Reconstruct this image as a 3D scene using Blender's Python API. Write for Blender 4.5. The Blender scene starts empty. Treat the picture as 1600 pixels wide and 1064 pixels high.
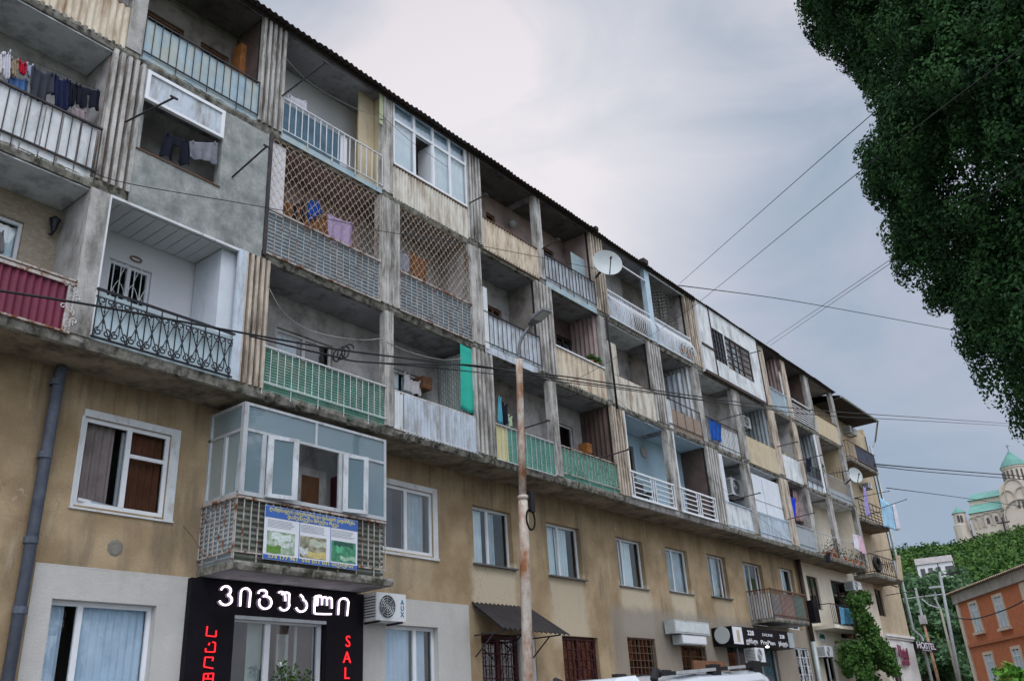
import bpy, math, random
import numpy as np
from mathutils import Vector, Matrix
random.seed(7); rng = np.random.default_rng(7)
PI = math.pi
scn = bpy.context.scene
COL = scn.collection

# ------------------------------------------------------------------ camera
F_PX, YAW, PITCH, ROLL = 1379.76, 0.920032, 0.416468, -0.0627108
CAM = Vector((0, -12.8, 1.6))
def cam_axes():
    cy, sy, cp, sp = math.cos(YAW), math.sin(YAW), math.cos(PITCH), math.sin(PITCH)
    f = Vector((sy*cp, cy*cp, sp)); r = Vector((cy, -sy, 0)); u = r.cross(f)
    cr, sr = math.cos(ROLL), math.sin(ROLL)
    return cr*r + sr*u, -sr*r + cr*u, f
CR, CU, CF = cam_axes()
cam = bpy.data.cameras.new('camera'); cam_o = bpy.data.objects.new('camera', cam); COL.objects.link(cam_o)
cam.sensor_width = 36; cam.lens = F_PX/1600*36; cam.clip_start = .05; cam.clip_end = 3000
cam_o.matrix_world = Matrix(((CR.x, CU.x, -CF.x, CAM.x), (CR.y, CU.y, -CF.y, CAM.y), (CR.z, CU.z, -CF.z, CAM.z), (0, 0, 0, 1)))
scn.camera = cam_o
def ray(px, py): return (px-800)/F_PX*CR - (py-532)/F_PX*CU + CF
def W(px, py, Y=0.0):                       # point of the facade-parallel plane at Y
    d = ray(px, py); return CAM + d*((Y-CAM.y)/d.y)
def WZ(px, py, z):
    d = ray(px, py); return CAM + d*((z-CAM.z)/d.z)
def WD(px, py, dist):                       # point at a horizontal distance
    d = ray(px, py); return CAM + d*(dist/math.hypot(d.x, d.y))

# ------------------------------------------------------------------ light
SUN_EL, SUN_AZ = math.radians(58), math.radians(215)
w = bpy.data.worlds.new('World'); scn.world = w; w.use_nodes = True
nt = w.node_tree; N = nt.nodes; L = nt.links
for n in list(N): N.remove(n)
def nd(t, **k):
    n = N.new(t)
    for a, b in k.items(): setattr(n, a, b)
    return n
out = nd('ShaderNodeOutputWorld'); bg = nd('ShaderNodeBackground'); L.new(bg.outputs[0], out.inputs[0])
sky = nd('ShaderNodeTexSky'); sky.sky_type = 'NISHITA'; sky.sun_disc = False
sky.sun_elevation = SUN_EL; sky.sun_rotation = SUN_AZ; sky.air_density = 1; sky.dust_density = 2
tc = nd('ShaderNodeTexCoord')
mp = nd('ShaderNodeMapping'); mp.inputs['Scale'].default_value = (1, 1, 2.2); mp.inputs['Rotation'].default_value = (0.2, 0.5, 0.3)
L.new(tc.outputs['Generated'], mp.inputs[0])
no = nd('ShaderNodeTexNoise'); no.inputs['Scale'].default_value = 3.1; no.inputs['Detail'].default_value = 7; no.inputs['Roughness'].default_value = .52; no.inputs['Distortion'].default_value = .55
L.new(mp.outputs[0], no.inputs['Vector'])
cr = nd('ShaderNodeValToRGB'); e = cr.color_ramp.elements
e[0].position = .36; e[0].color = (.35, .42, .51, 1); e[1].position = .62; e[1].color = (.72, .68, .72, 1)
m_ = e.new(.49); m_.color = (.50, .53, .61, 1)
L.new(no.outputs[0], cr.inputs[0])
# the thin bright break in the cloud above the roofs
vd = nd('ShaderNodeVectorMath', operation='DOT_PRODUCT'); L.new(tc.outputs['Generated'], vd.inputs[0])
bd = ray(800, 400).normalized(); vd.inputs[1].default_value = bd
mr = nd('ShaderNodeMapRange'); mr.inputs['From Min'].default_value = .93; mr.inputs['From Max'].default_value = 1.0
mr.inputs['To Min'].default_value = 0; mr.inputs['To Max'].default_value = .50; mr.interpolation_type = 'SMOOTHERSTEP'
L.new(vd.outputs['Value'], mr.inputs[0])
mx = nd('ShaderNodeMixRGB'); mx.inputs[2].default_value = (.92, .88, .90, 1); L.new(mr.outputs[0], mx.inputs[0]); L.new(cr.outputs[0], mx.inputs[1])
# darker cloud low over the hill
vd2 = nd('ShaderNodeVectorMath', operation='DOT_PRODUCT'); L.new(tc.outputs['Generated'], vd2.inputs[0]); vd2.inputs[1].default_value = ray(1500, 760).normalized()
mr2 = nd('ShaderNodeMapRange'); mr2.inputs['From Min'].default_value = .86; mr2.inputs['From Max'].default_value = 1.0; mr2.inputs['To Max'].default_value = .7; mr2.interpolation_type = 'SMOOTHERSTEP'
L.new(vd2.outputs['Value'], mr2.inputs[0])
mx2 = nd('ShaderNodeMixRGB'); mx2.inputs[2].default_value = (.30, .38, .50, 1); L.new(mr2.outputs[0], mx2.inputs[0]); L.new(mx.outputs[0], mx2.inputs[1])
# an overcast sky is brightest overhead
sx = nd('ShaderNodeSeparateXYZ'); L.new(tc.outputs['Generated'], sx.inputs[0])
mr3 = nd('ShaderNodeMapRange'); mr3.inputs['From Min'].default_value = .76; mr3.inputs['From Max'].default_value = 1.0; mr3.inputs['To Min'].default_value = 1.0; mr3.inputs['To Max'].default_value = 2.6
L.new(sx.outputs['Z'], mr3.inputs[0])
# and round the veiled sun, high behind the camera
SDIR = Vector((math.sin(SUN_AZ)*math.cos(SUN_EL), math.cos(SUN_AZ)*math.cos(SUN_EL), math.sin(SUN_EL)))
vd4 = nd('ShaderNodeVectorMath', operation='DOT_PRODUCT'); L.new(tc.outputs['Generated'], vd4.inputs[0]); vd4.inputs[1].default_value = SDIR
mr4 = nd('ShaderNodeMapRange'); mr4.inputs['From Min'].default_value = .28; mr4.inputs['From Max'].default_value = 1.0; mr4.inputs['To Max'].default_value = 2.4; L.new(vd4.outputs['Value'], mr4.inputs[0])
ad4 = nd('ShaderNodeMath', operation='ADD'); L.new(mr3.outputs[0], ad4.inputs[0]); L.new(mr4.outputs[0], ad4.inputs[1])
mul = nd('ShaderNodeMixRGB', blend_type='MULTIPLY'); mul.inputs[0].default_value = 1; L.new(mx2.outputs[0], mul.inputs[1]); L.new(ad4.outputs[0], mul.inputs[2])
# cloud veil over the physical sky
sk = nd('ShaderNodeMixRGB', blend_type='MULTIPLY'); sk.inputs[0].default_value = 1; sk.inputs[2].default_value = (.10, .10, .10, 1); L.new(sky.outputs[0], sk.inputs[1])
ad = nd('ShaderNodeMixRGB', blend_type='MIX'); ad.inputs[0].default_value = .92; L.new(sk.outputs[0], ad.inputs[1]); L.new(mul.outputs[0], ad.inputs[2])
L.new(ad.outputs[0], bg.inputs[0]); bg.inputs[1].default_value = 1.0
sl = bpy.data.lights.new('sun', 'SUN'); sl.energy = 1.1; sl.angle = math.radians(35); sl.color = (1, .98, .96)
so = bpy.data.objects.new('sun', sl); COL.objects.link(so)
sdir = Vector((math.sin(SUN_AZ)*math.cos(SUN_EL), math.cos(SUN_AZ)*math.cos(SUN_EL), math.sin(SUN_EL)))
so.rotation_euler = sdir.to_track_quat('Z', 'Y').to_euler(); so.location = (0, -20, 30)
scn.view_settings.view_transform = 'Standard'; scn.view_settings.look = 'None'; scn.view_settings.gamma = 1; scn.view_settings.exposure = 0.15

# ------------------------------------------------------------------ materials
MATS = {}
def mat(name, c, c2=None, var=.22, scale=2.5, dirt=None, amt=.0, streak=.35, rough=.85, bump=.15, fine=55, metal=0.0, coat=0, rust=0.0, spec=.3, brick=None, ds=2.2):
    if name in MATS: return MATS[name]
    m = bpy.data.materials.new(name); m.use_nodes = True; t = m.node_tree; n = t.nodes; l = t.links
    p = n['Principled BSDF']; p.inputs['Roughness'].default_value = rough; p.inputs['Metallic'].default_value = metal
    p.inputs['Specular IOR Level'].default_value = spec
    if coat: p.inputs['Coat Weight'].default_value = coat
    tcn = n.new('ShaderNodeTexCoord')
    def noise(s, det=6, vec=None, ro=.6):
        q = n.new('ShaderNodeTexNoise'); q.inputs['Scale'].default_value = s; q.inputs['Detail'].default_value = det; q.inputs['Roughness'].default_value = ro
        l.new(vec if vec else tcn.outputs['Object'], q.inputs['Vector']); return q.outputs[0]
    def ramp(src, a, b, to=1.0):
        q = n.new('ShaderNodeMapRange'); q.inputs['From Min'].default_value = a; q.inputs['From Max'].default_value = b; q.inputs['To Max'].default_value = to
        l.new(src, q.inputs[0]); return q.outputs[0]
    def mix(fac, a, b, mode='MIX'):
        q = n.new('ShaderNodeMixRGB'); q.blend_type = mode
        if isinstance(fac, float): q.inputs[0].default_value = fac
        else: l.new(fac, q.inputs[0])
        for i, v in ((1, a), (2, b)):
            if isinstance(v, tuple): q.inputs[i].default_value = (*v, 1)
            else: l.new(v, q.inputs[i])
        return q.outputs[0]
    lo = tuple(x*(1-var) for x in c); hi = tuple(min(1, x*(1+var)) for x in c)
    if brick:
        b = n.new('ShaderNodeTexBrick'); mpb = n.new('ShaderNodeMapping'); mpb.inputs['Rotation'].default_value = brick[0]
        l.new(tcn.outputs['Object'], mpb.inputs[0]); l.new(mpb.outputs[0], b.inputs['Vector'])
        b.inputs['Color1'].default_value = (*c, 1); b.inputs['Color2'].default_value = (*(c2 or hi), 1); b.inputs['Mortar'].default_value = (*brick[1], 1)
        b.inputs['Scale'].default_value = brick[2]; b.inputs['Mortar Size'].default_value = brick[3]
        colr = mix(ramp(noise(scale), .3, .7), b.outputs[0], mix(.5, b.outputs[0], lo)) if True else None
    else:
        colr = mix(ramp(noise(scale), .3, .7), lo, c2 if c2 else hi)
        colr = mix(ramp(noise(scale*7, 4), .35, .75, .5), colr, lo)
    if dirt:
        mp2 = n.new('ShaderNodeMapping'); mp2.inputs['Scale'].default_value = (1, 1, streak); l.new(tcn.outputs['Object'], mp2.inputs[0])
        s = noise(ds, 9, mp2.outputs[0], .68)
        colr = mix(ramp(s, .62-.22*amt, .78-.15*amt, min(1, amt*1.3)), colr, dirt)
    if rust:
        s = noise(5, 8, None, .7); colr = mix(ramp(s, .66-.2*rust, .72-.15*rust), colr, (.16, .055, .02))
    l.new(colr, p.inputs['Base Color'])
    if bump:
        bp = n.new('ShaderNodeBump'); bp.inputs['Strength'].default_value = bump; bp.inputs['Distance'].default_value = .02
        l.new(noise(fine, 5), bp.inputs['Height']); l.new(bp.outputs[0], p.inputs['Normal'])
    MATS[name] = m; return m
def emit(name, c, s):
    m = bpy.data.materials.new(name); m.use_nodes = True; p = m.node_tree.nodes['Principled BSDF']
    p.inputs['Base Color'].default_value = (*c, 1); p.inputs['Emission Color'].default_value = (*c, 1); p.inputs['Emission Strength'].default_value = s; return m
def glassmat(name, tint, fac, rough=.02):
    m = bpy.data.materials.new(name); m.use_nodes = True; t = m.node_tree; n = t.nodes; l = t.links
    for q in list(n): n.remove(q)
    o = n.new('ShaderNodeOutputMaterial'); a = n.new('ShaderNodeBsdfTransparent'); a.inputs[0].default_value = (*tint, 1)
    g = n.new('ShaderNodeBsdfGlossy'); g.inputs['Roughness'].default_value = rough; g.inputs['Color'].default_value = (.9, .94, .96, 1)
    lw = n.new('ShaderNodeLayerWeight'); lw.inputs['Blend'].default_value = fac
    nz = n.new('ShaderNodeTexNoise'); nz.inputs['Scale'].default_value = 1.4; bp = n.new('ShaderNodeBump'); bp.inputs['Strength'].default_value = .12; bp.inputs['Distance'].default_value = .05
    tq = n.new('ShaderNodeTexCoord'); l.new(tq.outputs['Object'], nz.inputs['Vector']); l.new(nz.outputs[0], bp.inputs['Height']); l.new(bp.outputs[0], g.inputs['Normal'])
    mx = n.new('ShaderNodeMixShader'); fq = n.new('ShaderNodeMath'); fq.operation = 'ADD'; fq.inputs[1].default_value = .10; fq.use_clamp = True; l.new(lw.outputs['Fresnel'], fq.inputs[0]); l.new(fq.outputs[0], mx.inputs[0]); l.new(a.outputs[0], mx.inputs[1]); l.new(g.outputs[0], mx.inputs[2]); l.new(mx.outputs[0], o.inputs[0])
    return m
GREY = (.13, .12, .105)
M = dict(
 conc=mat('weathered_concrete', (.40, .40, .385), var=.25, scale=3, dirt=(.085, .078, .066), amt=.85, streak=.35, bump=.5, fine=30),
 edge=mat('mossy_concrete_edge', (.44, .43, .40), (.26, .26, .21), var=.35, scale=6, dirt=(.045, .045, .03), amt=.95, streak=.8, bump=.8, fine=22, ds=5),
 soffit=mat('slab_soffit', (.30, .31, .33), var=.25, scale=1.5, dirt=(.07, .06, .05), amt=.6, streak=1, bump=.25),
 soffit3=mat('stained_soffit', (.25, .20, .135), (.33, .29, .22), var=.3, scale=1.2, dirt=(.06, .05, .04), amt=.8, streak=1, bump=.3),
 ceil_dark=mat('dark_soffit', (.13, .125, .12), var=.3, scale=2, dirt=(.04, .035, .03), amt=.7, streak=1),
 finl=mat('light_concrete_fin', (.48, .48, .46), var=.25, scale=3, dirt=(.10, .088, .074), amt=.8, streak=.2, bump=.4, fine=35, ds=5),
 fint=mat('tan_concrete_fin', (.52, .46, .38), var=.2, scale=3, dirt=(.11, .085, .06), amt=.8, streak=.2, bump=.4, fine=35, ds=5),
 gap=mat('fin_gap_shade', (.03, .028, .025), dirt=(.05, .04, .03), amt=.4),  # near-black, so the shade between the fins is in the colour
 brickgap=mat('crumbling_brick', (.32, .14, .09), (.42, .34, .28), var=.3, dirt=(.1, .08, .07), amt=.5, scale=8, brick=((PI/2, 0, 0), (.2, .18, .16), 5.0, .05)),
 rend=mat('grey_render', (.24, .28, .28), (.42, .44, .42), var=.3, scale=3.0, dirt=(.11, .12, .12), amt=.6, streak=.6, bump=.5, fine=30),
 white=mat('white_pvc', (.72, .76, .80), var=.06, dirt=(.35, .36, .36), amt=.25, rough=.45, bump=.03),
 whitep=mat('white_painted_metal', (.62, .66, .68), var=.12, dirt=(.25, .17, .11), amt=.45, rough=.55, bump=.05, ds=6),
 whitewd=mat('flaking_white_wood', (.62, .62, .62), var=.15, dirt=(.24, .22, .19), amt=.6, rough=.7, bump=.2, ds=6),
 bluep=mat('pale_blue_metal', (.42, .56, .66), var=.1, dirt=(.2, .2, .2), amt=.35, rough=.5, bump=.04, ds=6),
 alu=mat('dull_aluminium', (.50, .54, .57), var=.12, dirt=(.22, .2, .18), amt=.5, rough=.4, bump=.05, ds=6, metal=.3),
 dark=mat('dark_iron', (.035, .035, .04), var=.4, rough=.6, bump=.1, rust=.35),
 black=mat('black_iron', (.018, .02, .028), var=.3, rough=.45, bump=.05),
 rusty=mat('rusty_iron', (.20, .14, .10), (.13, .065, .035), var=.4, rough=.85, bump=.3, rust=.6),
 rail_rust=mat('rust_stained_white_rail', (.45, .42, .39), var=.2, rough=.75, bump=.2, rust=.85),
 cream=mat('cream_corrugated', (.60, .54, .43), var=.12, dirt=(.26, .17, .10), amt=.8, streak=.2, rough=.65, bump=.1, ds=4),
 creamw=mat('pale_cream_corrugated', (.60, .59, .53), var=.12, dirt=(.26, .20, .14), amt=.8, streak=.2, rough=.65, bump=.1, ds=4),
 ltblue=mat('faded_blue_sheet', (.27, .42, .52), (.42, .55, .62), var=.2, dirt=(.44, .46, .38), amt=.8, streak=.4, rough=.6, bump=.1, ds=3),
 blue=mat('blue_mesh_sheet', (.16, .28, .38), (.24, .38, .48), var=.2, dirt=(.12, .16, .2), amt=.3, rough=.6),
 offw=mat('dirty_white_sheet', (.60, .65, .68), (.70, .74, .76), var=.1, dirt=(.26, .28, .28), amt=.65, streak=.35, rough=.65, bump=.1, ds=3),
 bluew=mat('bluish_white_sheet', (.50, .58, .66), var=.12, dirt=(.24, .22, .20), amt=.75, streak=.25, rough=.65, bump=.1, ds=4),
 greyblue=mat('grey_blue_corrugated', (.30, .36, .40), (.38, .43, .46), var=.15, dirt=(.2, .14, .10), amt=.45, rough=.6, bump=.1, ds=4),
 green=mat('green_corrugated', (.08, .27, .20), (.18, .38, .31), var=.25, dirt=(.26, .31, .26), amt=.8, streak=.5, rough=.45, bump=.06, ds=2.5),
 green2=mat('pale_green_corrugated', (.12, .36, .29), (.20, .44, .36), var=.15, dirt=(.12, .25, .20), amt=.5, streak=.5, rough=.5, bump=.06),
 yellow=mat('faded_yellow_sheet', (.56, .53, .28), var=.1, dirt=(.34, .3, .18), amt=.3, rough=.6),
 maroon=mat('maroon_corrugated', (.15, .022, .05), var=.2, dirt=(.26, .10, .12), amt=.3, streak=.4, rough=.5, bump=.06),
 teal=mat('teal_cloth', (.03, .42, .33), var=.12, rough=.9),
 check=mat('checked_cloth', (.42, .46, .45), (.2, .25, .24), var=.2, rough=.9, brick=((0, 0, 0), (.16, .2, .2), 6, .12)),
 tanp=mat('tan_board', (.50, .43, .30), var=.1, dirt=(.28, .22, .15), amt=.5, streak=.25, ds=4),
 plas=mat('white_plaster', (.42, .42, .42), (.55, .55, .55), var=.15, scale=1.4, dirt=(.20, .19, .18), amt=.75, streak=.8, bump=.15),
 plasw=mat('clean_white_plaster', (.66, .68, .72), var=.05, bump=.05),
 pink=mat('faded_pink_plaster', (.40, .31, .30), (.48, .38, .36), var=.15, scale=1.5, dirt=(.2, .16, .15), amt=.6, streak=.6, bump=.15),
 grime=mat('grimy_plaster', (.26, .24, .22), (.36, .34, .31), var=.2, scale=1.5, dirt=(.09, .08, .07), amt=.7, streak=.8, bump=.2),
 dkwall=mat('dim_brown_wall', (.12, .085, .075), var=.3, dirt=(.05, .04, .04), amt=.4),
 sky=mat('sky_blue_plaster', (.34, .49, .58), var=.08, dirt=(.25, .36, .42), amt=.3),
 yel=mat('yellow_plaster', (.58, .50, .28), (.60, .54, .36), var=.1, dirt=(.36, .28, .16), amt=.4, bump=.1),
 stone=mat('stone_tile_cladding', (.34, .29, .22), (.46, .41, .33), var=.2, dirt=(.2, .17, .13), amt=.3, scale=6, brick=((PI/2, 0, 0), (.22, .19, .15), 7.5, .02)),
 planks=mat('white_plank_ceiling', (.55, .58, .58), var=.06, rough=.4, bump=.02),
 cabinet=mat('white_cabinet', (.60, .66, .72), var=.08, dirt=(.3, .32, .34), amt=.3, rough=.5),
 roofm=mat('dark_roof_sheet', (.055, .045, .042), (.085, .07, .062), var=.3, scale=5, rough=.9, bump=.3),
 fascia=mat('dark_fascia_board', (.045, .038, .034), var=.4, scale=6, rough=.9),
 ochre=mat('ochre_plaster', (.46, .385, .26), (.54, .46, .33), var=.15, scale=1.5, dirt=(.28, .22, .15), amt=.55, streak=.4, bump=.3),
 creamwall=mat('cream_wall_paint', (.66, .61, .50), (.72, .68, .57), var=.1, scale=1, dirt=(.45, .38, .28), amt=.4, streak=.3, bump=.2),
 whitewall=mat('whitewashed_wall', (.66, .67, .65), var=.08, scale=1, dirt=(.42, .40, .36), amt=.35, streak=.3, bump=.25),
 greypaint=mat('pale_grey_render', (.50, .50, .48), (.56, .56, .54), var=.1, scale=1, dirt=(.36, .34, .30), amt=.35, bump=.6, fine=45),
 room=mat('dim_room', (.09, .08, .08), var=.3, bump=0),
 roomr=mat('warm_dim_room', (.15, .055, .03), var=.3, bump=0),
 curt=mat('white_curtain', (.82, .92, .98), var=.1, rough=.95, bump=.1),
 curtg=mat('grey_curtain', (.50, .60, .66), var=.2, rough=.95, bump=.1),
 curtd=mat('dark_curtain', (.05, .06, .09), var=.3, rough=.95),
 blinds=mat('pale_blue_blinds', (.66, .80, .93), var=.08, rough=.8),
 brown=mat('brown_wood', (.17, .075, .04), (.24, .12, .06), var=.25, scale=4, rough=.6, bump=.1),
 orangew=mat('orange_wood', (.38, .14, .04), (.5, .22, .07), var=.25, scale=4, rough=.6, bump=.1),
 dkred=mat('dark_red_metal', (.065, .016, .018), var=.3, rough=.5),
 dkbrown=mat('dark_brown_frame', (.05, .032, .027), var=.3, rough=.6),
 asph=mat('asphalt', (.05, .05, .052), var=.25, scale=8, bump=.4),
 pave=mat('pavement_slabs', (.24, .23, .22), var=.2, brick=((0, 0, 0), (.12, .12, .11), 2.0, .02)),
 earth=mat('ground_earth', (.09, .085, .05), (.05, .08, .03), var=.3, scale=.3),
 pipe=mat('grey_blue_downpipe', (.085, .105, .145), (.12, .14, .18), var=.25, scale=6, dirt=(.04, .045, .06), amt=.5, rough=.55, bump=.15),
 galv=mat('galvanised_pipe', (.36, .42, .42), var=.2, dirt=(.2, .2, .18), amt=.4, rough=.5, metal=.2),
 cable=mat('black_cable', (.012, .012, .015), var=.2, rough=.6, bump=0),
 lamph=mat('grey_lamp_casing', (.14, .15, .16), var=.15, rough=.5), lens=mat('lamp_lens', (.42, .46, .44), var=.1, rough=.25),
 acw=mat('white_ac_casing', (.62, .66, .68), var=.06, dirt=(.4, .4, .38), amt=.25, rough=.5), acd=mat('ac_dark_grille', (.05, .06, .065), var=.2),
 signk=mat('black_sign_panel', (.008, .007, .011), var=.3, rough=.5, bump=.02, spec=.12), van=mat('white_van_paint', (.62, .68, .74), var=.02, rough=.25, coat=.6, bump=0, spec=.5),
 rubber=mat('black_rubber', (.02, .02, .022), var=.2), glassd=mat('dark_vehicle_glass', (.02, .025, .03), var=.1, rough=.06, bump=0, spec=.8),
 terr=mat('terracotta_roof', (.30, .22, .16), (.40, .33, .25), var=.3, scale=5, dirt=(.16, .12, .09), amt=.6, streak=1),
 hbrick=mat('orange_brick', (.52, .17, .075), (.44, .14, .06), var=.15, scale=.8, dirt=(.30, .12, .07), amt=.35, brick=((PI/2, 0, 0), (.42, .24, .16), 3.0, .02)),
 htrim=mat('cream_trim', (.66, .57, .46), var=.1, dirt=(.3, .26, .2), amt=.4), gablegrey=mat('grey_cornice', (.45, .43, .40), dirt=(.2, .19, .17), amt=.5),
 church=mat('pale_cathedral_stone', (.56, .50, .42), (.62, .57, .50), var=.1, scale=.3, dirt=(.38, .36, .30), amt=.5, streak=.6, ds=.3, bump=0),
 croof=mat('green_copper_roof', (.09, .25, .21), (.13, .31, .27), var=.15, scale=.3, dirt=(.06, .17, .15), amt=.6, bump=0, ds=.25, rough=.6),
 bark=mat('brown_bark', (.07, .05, .035), var=.3, scale=6, bump=.6, fine=20),
 dishm=mat('grey_dish', (.42, .47, .48), var=.06, rough=.5, bump=.03),
)
M['pane'] = glassmat('window_glass', (.93, .98, 1.0), .20)
M['paned'] = glassmat('smoky_glass', (.45, .55, .58), .22)
M['bay'] = glassmat('weathered_bay_glass', (.62, .76, .80), .35)
_t = M['bay'].node_tree; _d = _t.nodes.new('ShaderNodeBsdfDiffuse'); _d.inputs[0].default_value = (.24, .36, .42, 1); _m = _t.nodes.new('ShaderNodeMixShader'); _m.inputs[0].default_value = .5
_o = next(q for q in _t.nodes if q.type == 'OUTPUT_MATERIAL'); _src = _o.inputs[0].links[0].from_socket; _t.links.new(_src, _m.inputs[1]); _t.links.new(_d.outputs[0], _m.inputs[2]); _t.links.new(_m.outputs[0], _o.inputs[0])
M['dullwhite2'] = mat('shop_inner_white', (.48, .48, .45), var=.08)
M['neon'] = emit('lit_white_letters', (1.0, .86, .97), 2.2); M['red'] = emit('lit_red_letters', (1, .02, .03), .75)

def leafmat(name, a, b, hue=.0, scale=1.2):
    m = bpy.data.materials.new(name); m.use_nodes = True; t = m.node_tree; n = t.nodes; l = t.links; p = n['Principled BSDF']
    p.inputs['Roughness'].default_value = .75; p.inputs['Specular IOR Level'].default_value = .15
    tq = n.new('ShaderNodeTexCoord'); q = n.new('ShaderNodeTexNoise'); q.inputs['Scale'].default_value = scale; q.inputs['Detail'].default_value = 6; q.inputs['Roughness'].default_value = .7
    l.new(tq.outputs['Object'], q.inputs['Vector']); r = n.new('ShaderNodeValToRGB'); r.color_ramp.elements[0].position = .32; r.color_ramp.elements[1].position = .72
    gi = n.new('ShaderNodeTexNoise'); gi.inputs['Scale'].default_value = scale*9; gi.inputs['Detail'].default_value = 2; l.new(tq.outputs['Object'], gi.inputs['Vector'])
    mm = n.new('ShaderNodeMath'); mm.operation = 'MULTIPLY_ADD'; mm.inputs[1].default_value = .9; mm.inputs[2].default_value = -.45; l.new(gi.outputs[0], mm.inputs[0]); m2 = n.new('ShaderNodeMath'); m2.operation = 'ADD'; l.new(q.outputs[0], m2.inputs[0]); l.new(mm.outputs[0], m2.inputs[1])
    r.color_ramp.elements[0].color = (*a, 1); r.color_ramp.elements[1].color = (*b, 1); l.new(m2.outputs[0], r.inputs[0]); l.new(r.outputs[0], p.inputs['Base Color'])
    tr = n.new('ShaderNodeBsdfTranslucent'); l.new(r.outputs[0], tr.inputs[0]); ms = n.new('ShaderNodeMixShader'); ms.inputs[0].default_value = .12
    l.new(p.outputs[0], ms.inputs[1]); l.new(tr.outputs[0], ms.inputs[2]); l.new(ms.outputs[0], n['Material Output'].inputs[0]); return m
M['cyp'] = leafmat('cypress_leaves', (.007, .026, .012), (.065, .17, .052), scale=1.5)
M['hill'] = leafmat('hillside_leaves', (.016, .050, .012), (.075, .15, .028), scale=.07)
M['mid'] = leafmat('grey_green_leaves', (.045, .095, .045), (.10, .19, .09), scale=.5)
M['vine'] = leafmat('vine_leaves', (.03, .075, .018), (.075, .17, .035), scale=2.5)
M['fresh'] = leafmat('fresh_leaves', (.06, .17, .02), (.12, .30, .04), scale=1.5)

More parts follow.
